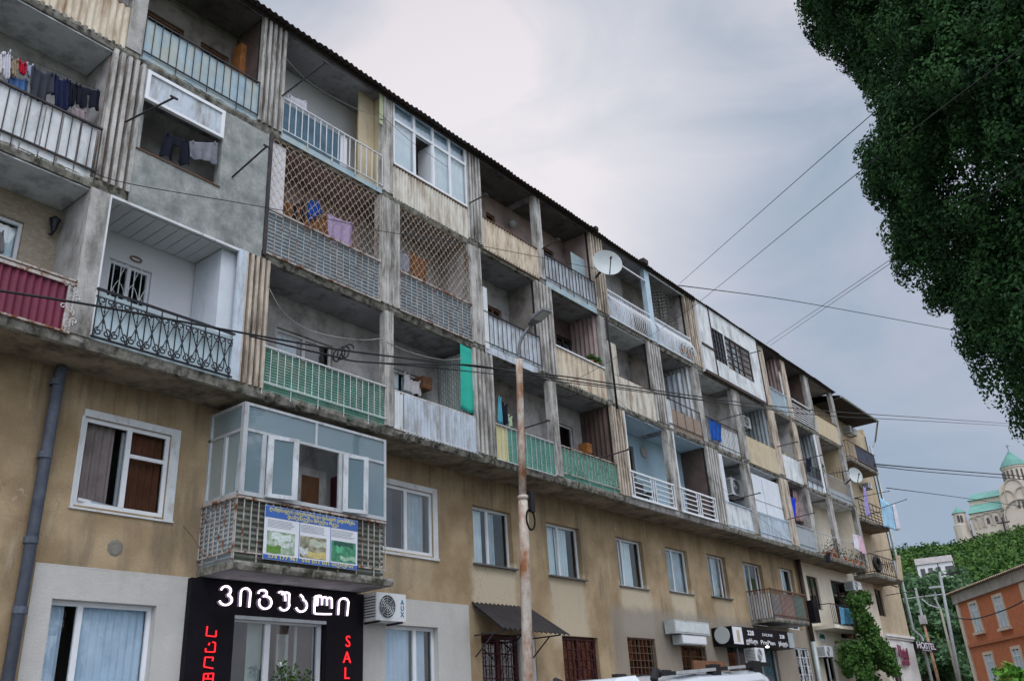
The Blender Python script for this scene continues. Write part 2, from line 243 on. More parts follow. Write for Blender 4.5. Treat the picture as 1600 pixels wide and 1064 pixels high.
# tan wall: pale washed patches below the windows and a grey lower zone
def tanwall():
    m = bpy.data.materials.new('weathered_tan_stucco'); m.use_nodes = True; t = m.node_tree; n = t.nodes; l = t.links; p = n['Principled BSDF']; p.inputs['Roughness'].default_value = .93; p.inputs['Specular IOR Level'].default_value = .15
    g = n.new('ShaderNodeNewGeometry'); pos = g.outputs['Position']
    def noise(s, det=7, sc=(1, 1, 1), ro=.6):
        mpn = n.new('ShaderNodeMapping'); mpn.inputs['Scale'].default_value = sc; l.new(pos, mpn.inputs[0])
        q = n.new('ShaderNodeTexNoise'); q.inputs['Scale'].default_value = s; q.inputs['Detail'].default_value = det; q.inputs['Roughness'].default_value = ro; l.new(mpn.outputs[0], q.inputs['Vector']); return q.outputs[0]
    def mr(src, a, b, c=0., d=1.):
        q = n.new('ShaderNodeMapRange'); q.interpolation_type = 'SMOOTHSTEP'
        for i, v in ((1, a), (2, b), (3, c), (4, d)): q.inputs[i].default_value = v
        l.new(src, q.inputs[0]); return q.outputs[0]
    def ma(op, a, b=None):
        q = n.new('ShaderNodeMath'); q.operation = op
        for i, v in ((0, a), (1, b)):
            if v is None: continue
            if isinstance(v, (int, float)): q.inputs[i].default_value = v
            else: l.new(v, q.inputs[i])
        return q.outputs[0]
    def mix(f, a, b):
        q = n.new('ShaderNodeMixRGB')
        if isinstance(f, float): q.inputs[0].default_value = f
        else: l.new(f, q.inputs[0])
        for i, v in ((1, a), (2, b)):
            if isinstance(v, tuple): q.inputs[i].default_value = (*v, 1)
            else: l.new(v, q.inputs[i])
        return q.outputs[0]
    s = n.new('ShaderNodeSeparateXYZ'); l.new(pos, s.inputs[0]); X, Z = s.outputs['X'], s.outputs['Z']
    col = mix(mr(noise(.9), .35, .65), (.300, .222, .130), (.450, .352, .222))
    col = mix(mr(noise(1.1, 8, (1.6, 1, .28)), .50, .68, 0, .75), col, (.19, .155, .11))       # damp streaks
    col = mix(mr(noise(2.6, 8, (1.6, 1, .22)), .60, .72, 0, .55), col, (.50, .43, .31))        # pale runs
    wob = ma('MULTIPLY', ma('SUBTRACT', noise(2.2, 5), .5), .5)
    Xw = ma('ADD', X, wob); Zw = ma('ADD', Z, wob)
    tot = None
    for xc, hw, zt, zb, am in ((16.85, .82, 5.25, 4.2, .9), (19.9, .78, 5.25, 3.6, .75), (23.4, .85, 5.25, 3.9, .85), (26.3, .72, 5.3, 4.2, .85), (29.2, .7, 5.35, 4.3, .4), (13.9, .8, 5.2, 4.5, .25)):
        a = mr(ma('ABSOLUTE', ma('SUBTRACT', Xw, xc)), hw-.12, hw+.16, 1, 0)
        b = ma('MULTIPLY', mr(Zw, zb-.25, zb+.35), mr(Z, zt+.1, zt+.25, 1, 0))
        f = ma('MULTIPLY', ma('MULTIPLY', a, b), am); tot = f if tot is None else ma('MAXIMUM', tot, f)
    col = mix(tot, col, (.55, .49, .37))
    lowg = ma('MULTIPLY', mr(Xw, 21.6, 22.2), mr(Zw, 4.5, 4.9, .75, 0)); col = mix(lowg, col, (.25, .235, .21))
    top = ma('MULTIPLY', mr(Zw, 6.7, 7.5, 0, .7), mr(noise(1.7), .3, .6, .35, 1)); col = mix(top, col, (.17, .13, .085))   # darker brown below the balcony slab
    col = mix(mr(noise(25, 3), .3, .75, 0, .35), col, mix(.5, col, (.12, .10, .07)))
    vo = n.new('ShaderNodeTexVoronoi'); vo.feature = 'DISTANCE_TO_EDGE'; vo.inputs['Scale'].default_value = .55
    wv = n.new('ShaderNodeVectorMath'); wv.operation = 'ADD'; nv_ = n.new('ShaderNodeTexNoise'); nv_.inputs['Scale'].default_value = 2.5; nv_.inputs['Detail'].default_value = 8; l.new(pos, nv_.inputs['Vector']); l.new(pos, wv.inputs[0]); l.new(nv_.outputs['Color'], wv.inputs[1]); l.new(wv.outputs[0], vo.inputs['Vector'])
    col = mix(ma('MULTIPLY', mr(vo.outputs['Distance'], .001, .006, .35, 0), mr(noise(.6), .45, .6)), col, (.11, .09, .065))      # hairline cracks
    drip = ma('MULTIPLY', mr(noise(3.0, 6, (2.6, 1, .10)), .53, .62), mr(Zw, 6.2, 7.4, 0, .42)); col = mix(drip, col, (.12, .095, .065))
    spl = mr(noise(1.3, 9, (1, 1, 1), .72), .66, .69, 0, .8); col = mix(spl, col, (.47, .43, .36))                              # patches of lost paint
    l.new(col, p.inputs['Base Color'])
    bp = n.new('ShaderNodeBump'); bp.inputs['Strength'].default_value = .55; bp.inputs['Distance'].default_value = .02; l.new(noise(38, 6), bp.inputs['Height']); l.new(bp.outputs[0], p.inputs['Normal'])
    return m
M['tan'] = tanwall()

# ------------------------------------------------------------------ mesh building
def root_loc(o):
    v = Vector((0, 0, 0))
    while o is not None: v += o.location; o = o.parent
    return v
class MB:
    def __init__(s): s.v = []; s.f = []; s.smooth = False
    def add(s, vs, fs):
        k = len(s.v); s.v += [tuple(q) for q in vs]; s.f += [tuple(k+i for i in f) for f in fs]; return s
    def box(s, x0, x1, y0, y1, z0, z1):
        return s.add([(x0, y0, z0), (x1, y0, z0), (x1, y1, z0), (x0, y1, z0), (x0, y0, z1), (x1, y0, z1), (x1, y1, z1), (x0, y1, z1)],
                     [(0, 3, 2, 1), (4, 5, 6, 7), (0, 1, 5, 4), (1, 2, 6, 5), (2, 3, 7, 6), (3, 0, 4, 7)])
    def hexa(s, p):                                # eight corners: bottom four, top four
        return s.add(p, [(0, 3, 2, 1), (4, 5, 6, 7), (0, 1, 5, 4), (1, 2, 6, 5), (2, 3, 7, 6), (3, 0, 4, 7)])
    def bar(s, a, b, w=.02, h=None):
        a, b = Vector(a), Vector(b); d = (b-a).normalized(); h = h or w
        u = Vector((0, 0, 1)) if abs(d.z) < .9 else Vector((0, 1, 0))
        r = d.cross(u).normalized(); u = r.cross(d)
        c = [(-1, -1), (1, -1), (1, 1), (-1, 1)]
        return s.add([a+r*w/2*i+u*h/2*j for i, j in c]+[b+r*w/2*i+u*h/2*j for i, j in c], [(0, 3, 2, 1), (4, 5, 6, 7), (0, 1, 5, 4), (1, 2, 6, 5), (2, 3, 7, 6), (3, 0, 4, 7)])
    def tube(s, pts, r, n=6, cap=True):
        pts = [Vector(p) for p in pts]; k = len(s.v); m = len(pts); nrm = None
        rr = r if isinstance(r, (list, tuple)) else [r]*m
        for i, p in enumerate(pts):
            d = (pts[min(i+1, m-1)]-pts[max(i-1, 0)]).normalized()
            if nrm is None:
                u = Vector((0, 0, 1)) if abs(d.z) < .9 else Vector((1, 0, 0)); nrm = d.cross(u).normalized()
            else:
                nrm = (nrm-d*nrm.dot(d)).normalized()
            bn = d.cross(nrm)
            for j in range(n):
                a = 2*PI*j/n; s.v.append(tuple(p+(nrm*math.cos(a)+bn*math.sin(a))*rr[i]))
        for i in range(m-1):
            for j in range(n):
                a = k+i*n+j; b = k+i*n+(j+1) % n; s.f.append((a, b, b+n, a+n))
        if cap: s.f.append(tuple(k+j for j in range(n))[::-1]); s.f.append(tuple(k+(m-1)*n+j for j in range(n)))
        return s
    def grid(s, P, closed=False):                  # P[i][j] points
        k = len(s.v); a = len(P); b = len(P[0])
        for row in P: s.v += [tuple(q) for q in row]
        for i in range(a-1):
            for j in range(b-1): s.f.append((k+i*b+j, k+(i+1)*b+j, k+(i+1)*b+j+1, k+i*b+j+1))
        return s
    def lathe(s, c, prof, n=16, axis='z'):
        k = len(s.v); c = Vector(c)
        for r, h in prof:
            for j in range(n):
                a = 2*PI*j/n
                q = (r*math.cos(a), r*math.sin(a), h) if axis == 'z' else (r*math.cos(a), h, r*math.sin(a))
                s.v.append(tuple(c+Vector(q)))
        for i in range(len(prof)-1):
            for j in range(n):
                a = k+i*n+j; b = k+i*n+(j+1) % n; s.f.append((a, b, b+n, a+n))
        return s
    def build(s, name, m, parent=None, smooth=False, **tags):
        off = root_loc(parent); me = bpy.data.meshes.new(name)
        if parent is None and s.v:
            a = np.array(s.v); c = (a.min(0)+a.max(0))/2; off = Vector((c[0], c[1], a[:, 2].min()))
        me.from_pydata([(x-off.x, y-off.y, z-off.z) for x, y, z in s.v], [], s.f); me.validate(); me.update()
        o = bpy.data.objects.new(name, me); COL.objects.link(o)
        if parent is not None: o.parent = parent
        else: o.location = off
        for mm in (m if isinstance(m, (list, tuple)) else [m]): me.materials.append(M[mm] if isinstance(mm, str) else mm)
        if smooth or s.smooth: me.polygons.foreach_set('use_smooth', [True]*len(me.polygons))
        for a, b in tags.items(): o[a] = b
        return o
def thing(name, label, cat, loc, group=None):
    o = bpy.data.objects.new(name, None); COL.objects.link(o); o.location = loc; o.empty_display_size = .2
    o['label'] = label; o['category'] = cat
    if group: o['group'] = group
    return o
def tag(o, label, cat, group=None):
    o['label'] = label; o['category'] = cat
    if group: o['group'] = group
    return o
def smooth_pts(pts, n=6):
    pts = [Vector(p) for p in pts]; out = []
    for i in range(len(pts)-1):
        p0 = pts[max(i-1, 0)]; p1 = pts[i]; p2 = pts[i+1]; p3 = pts[min(i+2, len(pts)-1)]
        for k in range(n):
            t = k/n; out.append(.5*((2*p1)+(p2-p0)*t+(2*p0-5*p1+4*p2-p3)*t*t+(3*p1-p0-3*p2+p3)*t**3))
    out.append(pts[-1]); return out
_fonts = {}
def text_mesh(mb, body, x, z, Y, h, width=None, depth=.006, align='LEFT', dirx=Vector((1, 0, 0)), rot=0, org=None, bold=0.0):
    cu = bpy.data.curves.new('lettering', 'FONT'); cu.body = body; cu.size = h; cu.extrude = depth/2; cu.align_x = align; cu.offset = bold; cu.resolution_u = 3
    o = bpy.data.objects.new('lettering', cu); COL.objects.link(o); bpy.context.view_layer.update()
    me = bpy.data.meshes.new_from_object(o.evaluated_get(bpy.context.evaluated_depsgraph_get()))
    vs = [v.co.copy() for v in me.vertices]; fs = [tuple(p.vertices) for p in me.polygons]
    if vs:
        sx_ = 1.0
        if width:
            w0 = max(v.x for v in vs)-min(v.x for v in vs)
            if w0 > 0: sx_ = width/w0
        c, s_ = math.cos(rot), math.sin(rot); pts = []
        nrm = Vector((0, 0, 1)).cross(dirx)
        for v in vs:
            a, b = v.x*sx_, v.y; a, b = a*c-b*s_, a*s_+b*c
            q = (Vector((x, Y, z)) if org is None else Vector(org))+dirx*a+Vector((0, 0, b))-nrm*v.z
            pts.append(q)
        mb.add(pts, fs)
    bpy.data.objects.remove(o); bpy.data.curves.remove(cu); bpy.data.meshes.remove(me)

def jag(a, s=1.0):
    return s*(.5*math.sin(a*7.3)+.3*math.sin(a*17.1+1)+.5*(random.random()-.5))
def slab(mb, x0, x1, y0, y1, zb, zt, rough=.02, seed=0):
    random.seed(int(seed*1000)+int(x0*97)); n = max(2, int((x1-x0)/.07)); rows = [[], [], [], [], [], []]
    for i in range(n+1):
        x = x0+(x1-x0)*i/n; a = jag(x, rough); b = jag(x+31, rough)
        ch = -.05*max(0, random.random()-.82)/.18*(rough/.02)
        rows[0].append((x, y1, zt)); rows[1].append((x, y0+abs(b)*.6, zt)); rows[2].append((x, y0-abs(a)*.2, zt-.025-abs(b)))
        rows[3].append((x, y0+a*.5-ch*.4, (zt+zb)/2+b*.5)); rows[4].append((x, y0+.02+abs(a)-ch, zb+abs(b)*.6-ch*.6)); rows[5].append((x, y0+.10+abs(a), zb+.001))
    rows.append([(p[0], y1, zb) for p in rows[0]])
    mb.grid(rows)
    k = len(mb.v)
    for e in (0, n):
        mb.add([r[e] for r in rows], [tuple(range(7)) if e == 0 else tuple(range(7))[::-1]])
    return mb
def corrV(mb, x0, x1, z0, z1, Y, lam=.09, amp=.014, rag=0, steps=6, tilt=0):
    n = max(2, int((x1-x0)/lam*steps)); r0 = []; r1 = []
    for i in range(n+1):
        x = x0+(x1-x0)*i/n; q = i/steps*2*PI; y = Y+amp*(1.3*math.tanh(2.2*math.sin(q))/1.0)*.75
        a = rag*(random.random()-.5)*.6 if rag else 0
        r0.append((x, y+tilt, z0+(abs(a) if rag else 0))); r1.append((x, y, z1+a))
    mb.grid([r0, r1]); return mb
def corrH(mb, x0, x1, z0, z1, Y, lam=.075, amp=.014, steps=6):
    n = max(2, int((z1-z0)/lam*steps)); P = []
    m = max(1, int((x1-x0)/.35))
    for i in range(n+1):
        z = z0+(z1-z0)*i/n; y = Y+amp*math.sin(i/steps*2*PI)
        P.append([(x0+(x1-x0)*j/m, y+.004*math.sin(j*1.7+i*.03), z) for j in range(m+1)])
    mb.grid(P); return mb
def corrY(mb, X, y0, y1, z0, z1, lam=.16, amp=.03, steps=6):
    n = max(2, int((y1-y0)/lam*steps)); r0 = []; r1 = []
    for i in range(n+1):
        y = y0+(y1-y0)*i/n; x = X+amp*math.sin(i/steps*2*PI); r0.append((x, y, z0)); r1.append((x, y, z1))
    mb.grid([r0, r1]); return mb
def wall_holes(mb, x0, x1, z0, z1, holes, Y, depth=.16):
    xs = sorted({x0, x1, *[min(max(h[0], x0), x1) for h in holes], *[min(max(h[1], x0), x1) for h in holes]})
    zs = sorted({z0, z1, *[min(max(h[2], z0), z1) for h in holes], *[min(max(h[3], z0), z1) for h in holes]})
    for i in range(len(xs)-1):
        for j in range(len(zs)-1):
            cx, cz = (xs[i]+xs[i+1])/2, (zs[j]+zs[j+1])/2
            if any(h[0] < cx < h[1] and h[2] < cz < h[3] for h in holes): continue
            mb.add([(xs[i], Y, zs[j]), (xs[i+1], Y, zs[j]), (xs[i+1], Y, zs[j+1]), (xs[i], Y, zs[j+1])], [(0, 1, 2, 3)])
    for h in holes:
        a, b, c, d = max(h[0], x0), min(h[1], x1), max(h[2], z0), min(h[3], z1)
        if a >= b or c >= d: continue
        y2 = Y+depth
        mb.add([(a, Y, c), (a, y2, c), (a, y2, d), (a, Y, d)], [(0, 1, 2, 3)]); mb.add([(b, Y, c), (b, Y, d), (b, y2, d), (b, y2, c)], [(0, 1, 2, 3)])
        mb.add([(a, Y, d), (a, y2, d), (b, y2, d), (b, Y, d)], [(0, 1, 2, 3)]); mb.add([(a, Y, c), (b, Y, c), (b, y2, c), (a, y2, c)], [(0, 1, 2, 3)])
    return mb
def curtain_mb(mb, x0, x1, z0, z1, Y, amp=.03, lam=.13):
    n = max(4, int((x1-x0)/lam*8)); r0 = []; r1 = []
    ph = random.random()*6
    for i in range(n+1):
        x = x0+(x1-x0)*i/n; q = x/lam*2*PI+ph+.8*math.sin(x*5)
        r0.append((x, Y+amp*math.sin(q), z0)); r1.append((x, Y+amp*.6*math.sin(q), z1))
    return mb.grid([r0, r1])
def window(parent, x0, x1, z0, z1, Y, fm='white', fw=.055, muls=(.5,), trans=(), glass='pane', curtains=(), sill=None, name='window', label=None, skip=(), dep=.05):
    """frame mesh is the part; panes and curtains are sub-parts. muls: fractions of the width; trans: (col, fraction of height)"""
    g = MB()
    g.box(x0, x1, Y, Y+dep, z1-fw, z1); g.box(x0, x1, Y, Y+dep, z0, z0+fw); g.box(x0, x0+fw, Y, Y+dep, z0+fw, z1-fw); g.box(x1-fw, x1, Y, Y+dep, z0+fw, z1-fw)
    xs = [x0+fw*.5]+[x0+(x1-x0)*f for f in muls]+[x1-fw*.5]
    for f in muls:
        xm = x0+(x1-x0)*f; g.box(xm-fw*.62, xm+fw*.62, Y-.006, Y+dep-.004, z0+fw, z1-fw)
    for c, f in trans:
        zt = z0+(z1-z0)*f; g.box(xs[c]+fw*.5, xs[c+1]-fw*.5, Y+.003, Y+dep-.008, zt-fw*.45, zt+fw*.45)
    if sill: g.box(x0-.06, x1+.06, Y-sill, Y-.004, z0-.035, z0-.003)
    o = g.build(name, fm, parent)
    if label: o['label'] = label
    for i in range(len(xs)-1):
        if i in skip: continue
        MB().add([(xs[i]+.01, Y+dep*.5, z0+.02), (xs[i+1]-.01, Y+dep*.5, z0+.02), (xs[i+1]-.01, Y+dep*.5, z1-.02), (xs[i]+.01, Y+dep*.5, z1-.02)], [(0, 1, 2, 3)]).build('pane', glass, o)
    for a, b, mt in curtains:
        curtain_mb(MB(), x0+(x1-x0)*a, x0+(x1-x0)*b, z0+.03, z1-.05, Y+.14).build('curtain', mt, o, smooth=True)
    return o

# ------------------------------------------------------------------ ground
def strip(name, x0, x1, y0, y1, z, m, **k):
    return MB().add([(x0, y0, z), (x1, y0, z), (x1, y1, z), (x0, y1, z)], [(0, 1, 2, 3)]).build(name, m, None, kind='structure', **k)
strip('ground', -800, 1500, -900, 1200, -.02, 'earth')
strip('road', -120, 62, -11.5, -3.6, -.004, 'asph'); strip('road', 52.5, 60, -3.6, 60, -.008, 'asph')
MB().box(-120, 51.8, -3.6, 1.0, -.02, .13).build('pavement', 'pave', None, kind='structure')
MB().box(-120, 62, -16.5, -11.5, -.02, .13).build('pavement', 'pave', None, kind='structure')
for k in range(14):
    strip('road_marking', -30+k*6, -27+k*6, -7.6, -7.48, 0, mat('road_paint', (.6, .6, .58), var=.2))

# ------------------------------------------------------------------ the apartment building
B = thing('apartment_building', 'long five-storey tan apartment block with rows of patched, mismatched balconies', 'building', (25, 6, 0))
S = {3: (7.42, 7.60, 10.25), 4: (10.25, 10.43, 13.19), 5: (13.19, 13.37, 16.17)}      # slab bottom, floor, ceiling
RT = {3: 8.46, 4: 11.41, 5: 14.29}
# columns: (floor, left, right, style)
COLS = [(3, 2.55, 2.9, 'p'), (4, 2.55, 2.9, 'p'), (5, 2.55, 2.9, 'p'),
 (3, 5.58, 5.90, 'p'), (4, 5.60, 6.20, 'fb'), (5, 5.78, 6.08, 'p'),
 (3, 8.60, 9.16, 'ft'), (4, 8.92, 9.06, 'p'), (5, 8.64, 9.24, 'f'),
 (3, 12.24, 12.50, 'p2'), (4, 12.06, 12.72, 'p3'), (5, 12.15, 12.50, 'p2'),
 (3, 15.18, 15.90, 'f'), (4, 15.18, 15.66, 'p2'), (5, 15.20, 15.78, 'f'),
 (3, 18.30, 18.62, 'p2'), (4, 18.04, 18.76, 'f'), (5, 18.26, 18.56, 'p2'),
 (3, 21.40, 22.05, 'ft'), (4, 21.30, 21.58, 'p'), (5, 21.20, 21.90, 'ft'),
 (3, 24.62, 25.05, 'p2'), (4, 24.20, 24.95, 'f'), (5, 24.60, 24.92, 'pb'),
 (3, 27.46, 28.30, 'f'), (4, 27.35, 27.75, 'p'), (5, 27.45, 28.20, 'ft'),
 (3, 30.42, 30.95, 'p'), (4, 30.40, 31.10, 'p'), (5, 30.5, 30.9, 'p'),
 (3, 33.80, 34.55, 'pt'), (4, 33.85, 34.50, 'pt'), (5, 33.85, 34.50, 'pt'),
 (3, 36.35, 36.80, 'p'), (4, 36.35, 36.85, 'pt'), (5, 36.35, 36.85, 'pt'),
 (3, 39.05, 39.50, 'p'), (4, 39.05, 39.50, 'p'), (5, 39.05, 39.60, 'p'),
 (3, 42.45, 42.85, 'p'), (4, 42.45, 42.85, 'p'), (5, 42.45, 42.85, 'p')]
GX = {}
for fl, a, b, st in COLS:
    GX.setdefault(fl, []).append((a, b)); z0, z1 = S[fl][1]+.001, S[fl][2]-.001
    if st[0] == 'f':
        n = 5; wd = (b-a)/(n+(n-1)*.95); f = MB(); f.smooth = False
        for k in range(n):
            x = a+k*wd*1.95
            f.box(x, x+wd, -.05+.012*random.random(), .07, z0, z1)
        f.build('fin_column', 'fint' if st == 'ft' else 'finl', B)
        MB().box(a+.02, b-.02, .07, .16, z0, z1).build('column', 'brickgap' if st == 'fb' else 'gap', B)
    else:
        c = MB(); c.box(a, b, -.02, .15, z0, z1)
        if st == 'p2': c.box(a+.03, a+.09, -.045, -.02, z0, z1); c.box(b-.09, b-.03, -.045, -.02, z0, z1)
        if st == 'p3':
            for k in range(4): x = a+.05+k*(b-a-.16)/3; c.box(x, x+.06, -.05, -.02, z0, z1)
        c.build('column', {'p': 'conc', 'p2': 'finl', 'p3': 'finl', 'pb': 'bluep', 'pt': 'fint'}[st], B)

def sidewall(bo, X, fl, m, y0=.16, y1=1.0, corr=False, th=.06, z0=None, z1=None):
    z0 = z0 or S[fl][1]; z1 = z1 or S[fl][2]-.002
    if corr: return corrY(MB(), X, y0-.1, y1, z0, z1).build('side_partition', m, bo, smooth=True)
    return MB().box(X, X+th, y0, y1-.002, z0, z1).build('side_partition', m, bo)
def balcony(i, fl, back='plas', ceil=None, holes=(), side=None, sidecorr=False, edge='edge', rough=.022, label=None, leftwall=None):
    """i-th bay right of the column i; returns the part (its slab) and its clear span"""
    (a0, a1), (b0, b1) = GX[fl][i], GX[fl][i+1]
    x0 = (a0+a1)/2; x1 = (b0+b1)/2; zb, zf, zc = S[fl]
    bo = slab(MB(), x0, x1, 0, 1.0, zb, zf, rough, i+fl*20).build('balcony', edge, B)
    if label: bo['label'] = label
    hs = [h for h in holes]
    wall_holes(MB(), x0, x1, zf, zc, [h[:4] for h in hs], 1.0, .12).build('back_wall', back, bo)
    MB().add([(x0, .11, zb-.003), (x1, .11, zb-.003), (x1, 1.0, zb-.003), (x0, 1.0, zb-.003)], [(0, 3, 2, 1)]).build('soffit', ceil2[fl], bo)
    if ceil: MB().box(a1, b0, .06, .99, zc-.03, zc-.008).build('ceiling_lining', ceil, bo)
    if side: sidewall(bo, b0+.02, fl, side, corr=sidecorr)
    if leftwall: sidewall(bo, a1-.08, fl, leftwall)
    for h in hs:
        kw = h[4] if len(h) > 4 else {}
        window(bo, h[0]+.002, h[1]-.002, h[2]+.002, h[3]-.002, 1.06, **kw)
    return bo, a1, b0
ceil2 = {3: 'soffit3', 4: 'soffit', 5: 'soffit'}
def rail(bo, x0, x1, fl, m='dark', sp=.13, w=.012, top=.026, zt=None, low=.18, Y=-.03, zb=None, name='railing', bots=True):
    zt = zt or RT[fl]; zb = zb or S[fl][1]-.03; r = MB(); sag = [random.uniform(-.008, .008) for _ in range(2)]
    r.bar((x0, Y, zt+sag[0]), (x1, Y, zt+sag[1]), top*1.2, top)
    zl = S[fl][1]+low
    r.bar((x0, Y, zl+sag[1]), (x1, Y, zl+sag[0]), top, top*.8)
    n = max(2, int((x1-x0)/sp))
    for k in range(n+1):
        x = x0+.01+(x1-x0-.02)*k/n; r.bar((x, Y, zl if (k % 4 and bots) else zb), (x+random.uniform(-.006, .006), Y, zt), w)
    return r.build(name, m, bo)
def px_hole(pl, pyt, pr, zbot, Y=1.0):
    a = W(pl, pyt, Y); b = W(pr, pyt+(pr-pl)*.35, Y); return a.x, b.x, zbot, a.z

# ---- floor 3
def h3(pl, pyt, pr, zb=7.62, **kw): a = px_hole(pl, pyt, pr, zb); return (*a, kw)
zf3, zf4, zf5 = S[3][1], S[4][1], S[5][1]
# extra bay left of the frame and bay -1 (index 0)
for fl in (3, 4, 5):
    GX[fl].insert(0, (-.6, -.3)); MB().box(-.6, -.3, -.02, .26, S[fl][1]+.001, S[fl][2]-.001).build('column', 'conc', B)
for fl in (3, 4, 5):
    bo, a, b = balcony(0, fl, side='plas'); corrV(MB(), a, b, S[fl][1]-.01, RT[fl]-.02, .01).build('panel', 'creamw', bo); rail(bo, a, b, fl)
# 3/-1 maroon
bo, a, b = balcony(1, 3, back='stone', ceil='offw', side='plas', holes=[(3.2, W(38, 352, 1).x, 8.5, 9.75, dict(muls=(.5,), curtains=((.55, 1, 'curt'),)))], label='maroon corrugated balcony with white scroll ironwork')
corrV(MB(), 3.7, W(105, 460).x, zf3-.04, RT[3]-.06, .0, lam=.115, amp=.018).build('panel', 'maroon', bo)
MB().box(W(105, 460).x+.01, b, .02, .03, zf3-.02, RT[3]-.07).build('panel', 'plasw', bo)
r = MB(); r.bar((a, -.03, RT[3]), (b, -.03, RT[3]), .05, .03); r.bar((a, -.03, RT[3]-.07), (b, -.03, RT[3]-.07), .03, .05); r.bar((a, -.03, zf3-.02), (b, -.03, zf3-.02), .04, .03)
for x in (a+.02, 3.68, W(105, 460).x, b-.02): r.bar((x, -.03, zf3-.02), (x, -.03, RT[3]-.07), .03)
r.build('railing', 'rail_rust', bo)
def spiral(mb, cx, cz, r0, a0, turns, Y, th=.007, sgn=1, n=18):
    mb.tube([(cx+sgn*r0*(1-.75*k/n)*math.cos(a0+turns*2*PI*k/n), Y, cz+r0*(1-.75*k/n)*math.sin(a0+turns*2*PI*k/n)) for k in range(n+1)], th, 4)
sc = MB(); xm = (W(105, 460).x+b)/2
for q, zc_ in enumerate((7.72, 7.92, 8.12, 8.30)):
    spiral(sc, xm, zc_, .09, PI/2*(q % 2), 1.2, -.03, sgn=(-1)**q)
    spiral(sc, xm+.10*(-1)**q, zc_+.07, .05, 0, 1.1, -.03, sgn=-(-1)**q)
sc.build('scrollwork', 'white', bo)
# 3/0 ornate black
hb = px_hole(172, 402, 238, 8.55)
bo, a, b = balcony(2, 3, back='plasw', ceil='planks', holes=[(*hb, dict(muls=(.5,), fw=.06))], label='white-walled balcony with ornate black wrought-iron railing', rough=.012)
pl = MB()
for k in range(12):
    x = a+.02+(b-a)*k/12; pl.box(x, x+(b-a)/12-.02, .07, .98, S[3][2]-.045, S[3][2]-.031)
pl.build('ceiling_planks', 'planks', bo)
MB().box(a+.002, a+.03, -.04, .03, zf3, S[3][2]-.01).box(a+.03, b-.16, -.045, .01, S[3][2]-.06, S[3][2]-.012).build('frame_trim', 'whitep', bo)
MB().box(b-.16, b+.02, -.06, .0, zf3, S[3][2]-.012).build('frame_trim', 'bluew', bo)
MB().box(a+.03, b-.17, .02, .035, zf3, RT[3]-.02).build('panel', mat('pale_aqua_panel', (.52, .66, .72), var=.06), bo)
o = MB(); n = 9; wd = (b-.16-a-.03)/n; Y = -.05; zb_, zt_ = zf3+.03, RT[3]
o.bar((a, Y, zt_), (b-.12, Y, zt_), .04, .035); o.bar((a, Y, zb_), (b-.12, Y, zb_), .03, .03); o.bar((a, Y, zt_-.13), (b-.12, Y, zt_-.13), .014)
for k in range(n):
    x = a+.03+k*wd; xc = x+wd/2
    o.bar((x, Y, zb_), (x, Y, zt_), .016); o.bar((xc, Y, zb_+.12), (xc, Y, zt_-.12), .012)
    o.bar((x, Y-.012, zb_), (x+wd, Y-.012, zt_-.1), .013); o.bar((x+wd, Y+.012, zb_), (x, Y+.012, zt_-.1), .013)
    for zc_, f in ((zt_-.19, 1), (zb_+.10, -1)):
        for sg in (-1, 1):
            spiral(o, xc+sg*.068, zc_, .072, -f*PI/2, 1.1*f, Y-.02, .013, sg, 16)
    for zc_ in (zb_+.28, zt_-.36): o.lathe((xc, Y, zc_), [(.002, -.05), (.018, 0), (.002, .05)], 6)
o.build('railing', 'black', bo)
g = MB(); hx0, hx1, hz0, hz1 = hb
for k in range(6):
    x = hx0+.08+(hx1-hx0-.16)*k/5; g.bar((x, .97, hz0), (x, .97, hz1-.05), .014)
    if k < 5: g.tube([(x+(hx1-hx0-.16)/5*t, .965, hz1-.45+.3*math.sin(t*PI/2)+(.12 if k % 2 else -.25)) for t in np.linspace(0, 1, 7)], .007, 4); g.tube([(x+(hx1-hx0-.16)/5*(1-t), .965, hz0+.35+.25*math.sin(t*PI/2)+(.1 if k % 2 else -.05)) for t in np.linspace(0, 1, 7)], .007, 4)
g.build('window_grille', 'white', bo)
cb = MB().box(b-.42, b-.02, .12, .97, zf3, S[3][2]-.06).build('storage_cabinet', 'cabinet', bo)
MB().box(b-.435, b-.425, .545, .55, zf3+.02, S[3][2]-.1).box(b-.45, b-.43, .50, .515, 8.7, 8.82).box(b-.45, b-.43, .575, .59, 8.7, 8.82).build('cabinet_handle', 'alu', cb)
# 3/1 green corrugated
bo, a, b = balcony(3, 3, back='plas', holes=[h3(433, 510, 520, zb=8.35, fm='whitewd', curtains=((0, .45, 'curtg'), (.5, .8, 'curtd')))], label='balcony with green corrugated panel behind white bars', rough=.03)
corrH(MB(), a-.02, b, zf3-.09, RT[3]-.03, .01, lam=.055, amp=.009).build('panel', 'green', bo); rail(bo, a-.03, b+.02, 3, 'whitep', sp=.158, low=.14, zb=zf3-.1, w=.011)
MB().box(a+.02, a+.25, .5, .53, zf3, 9.3).build('leaning_board', 'tanp', bo)
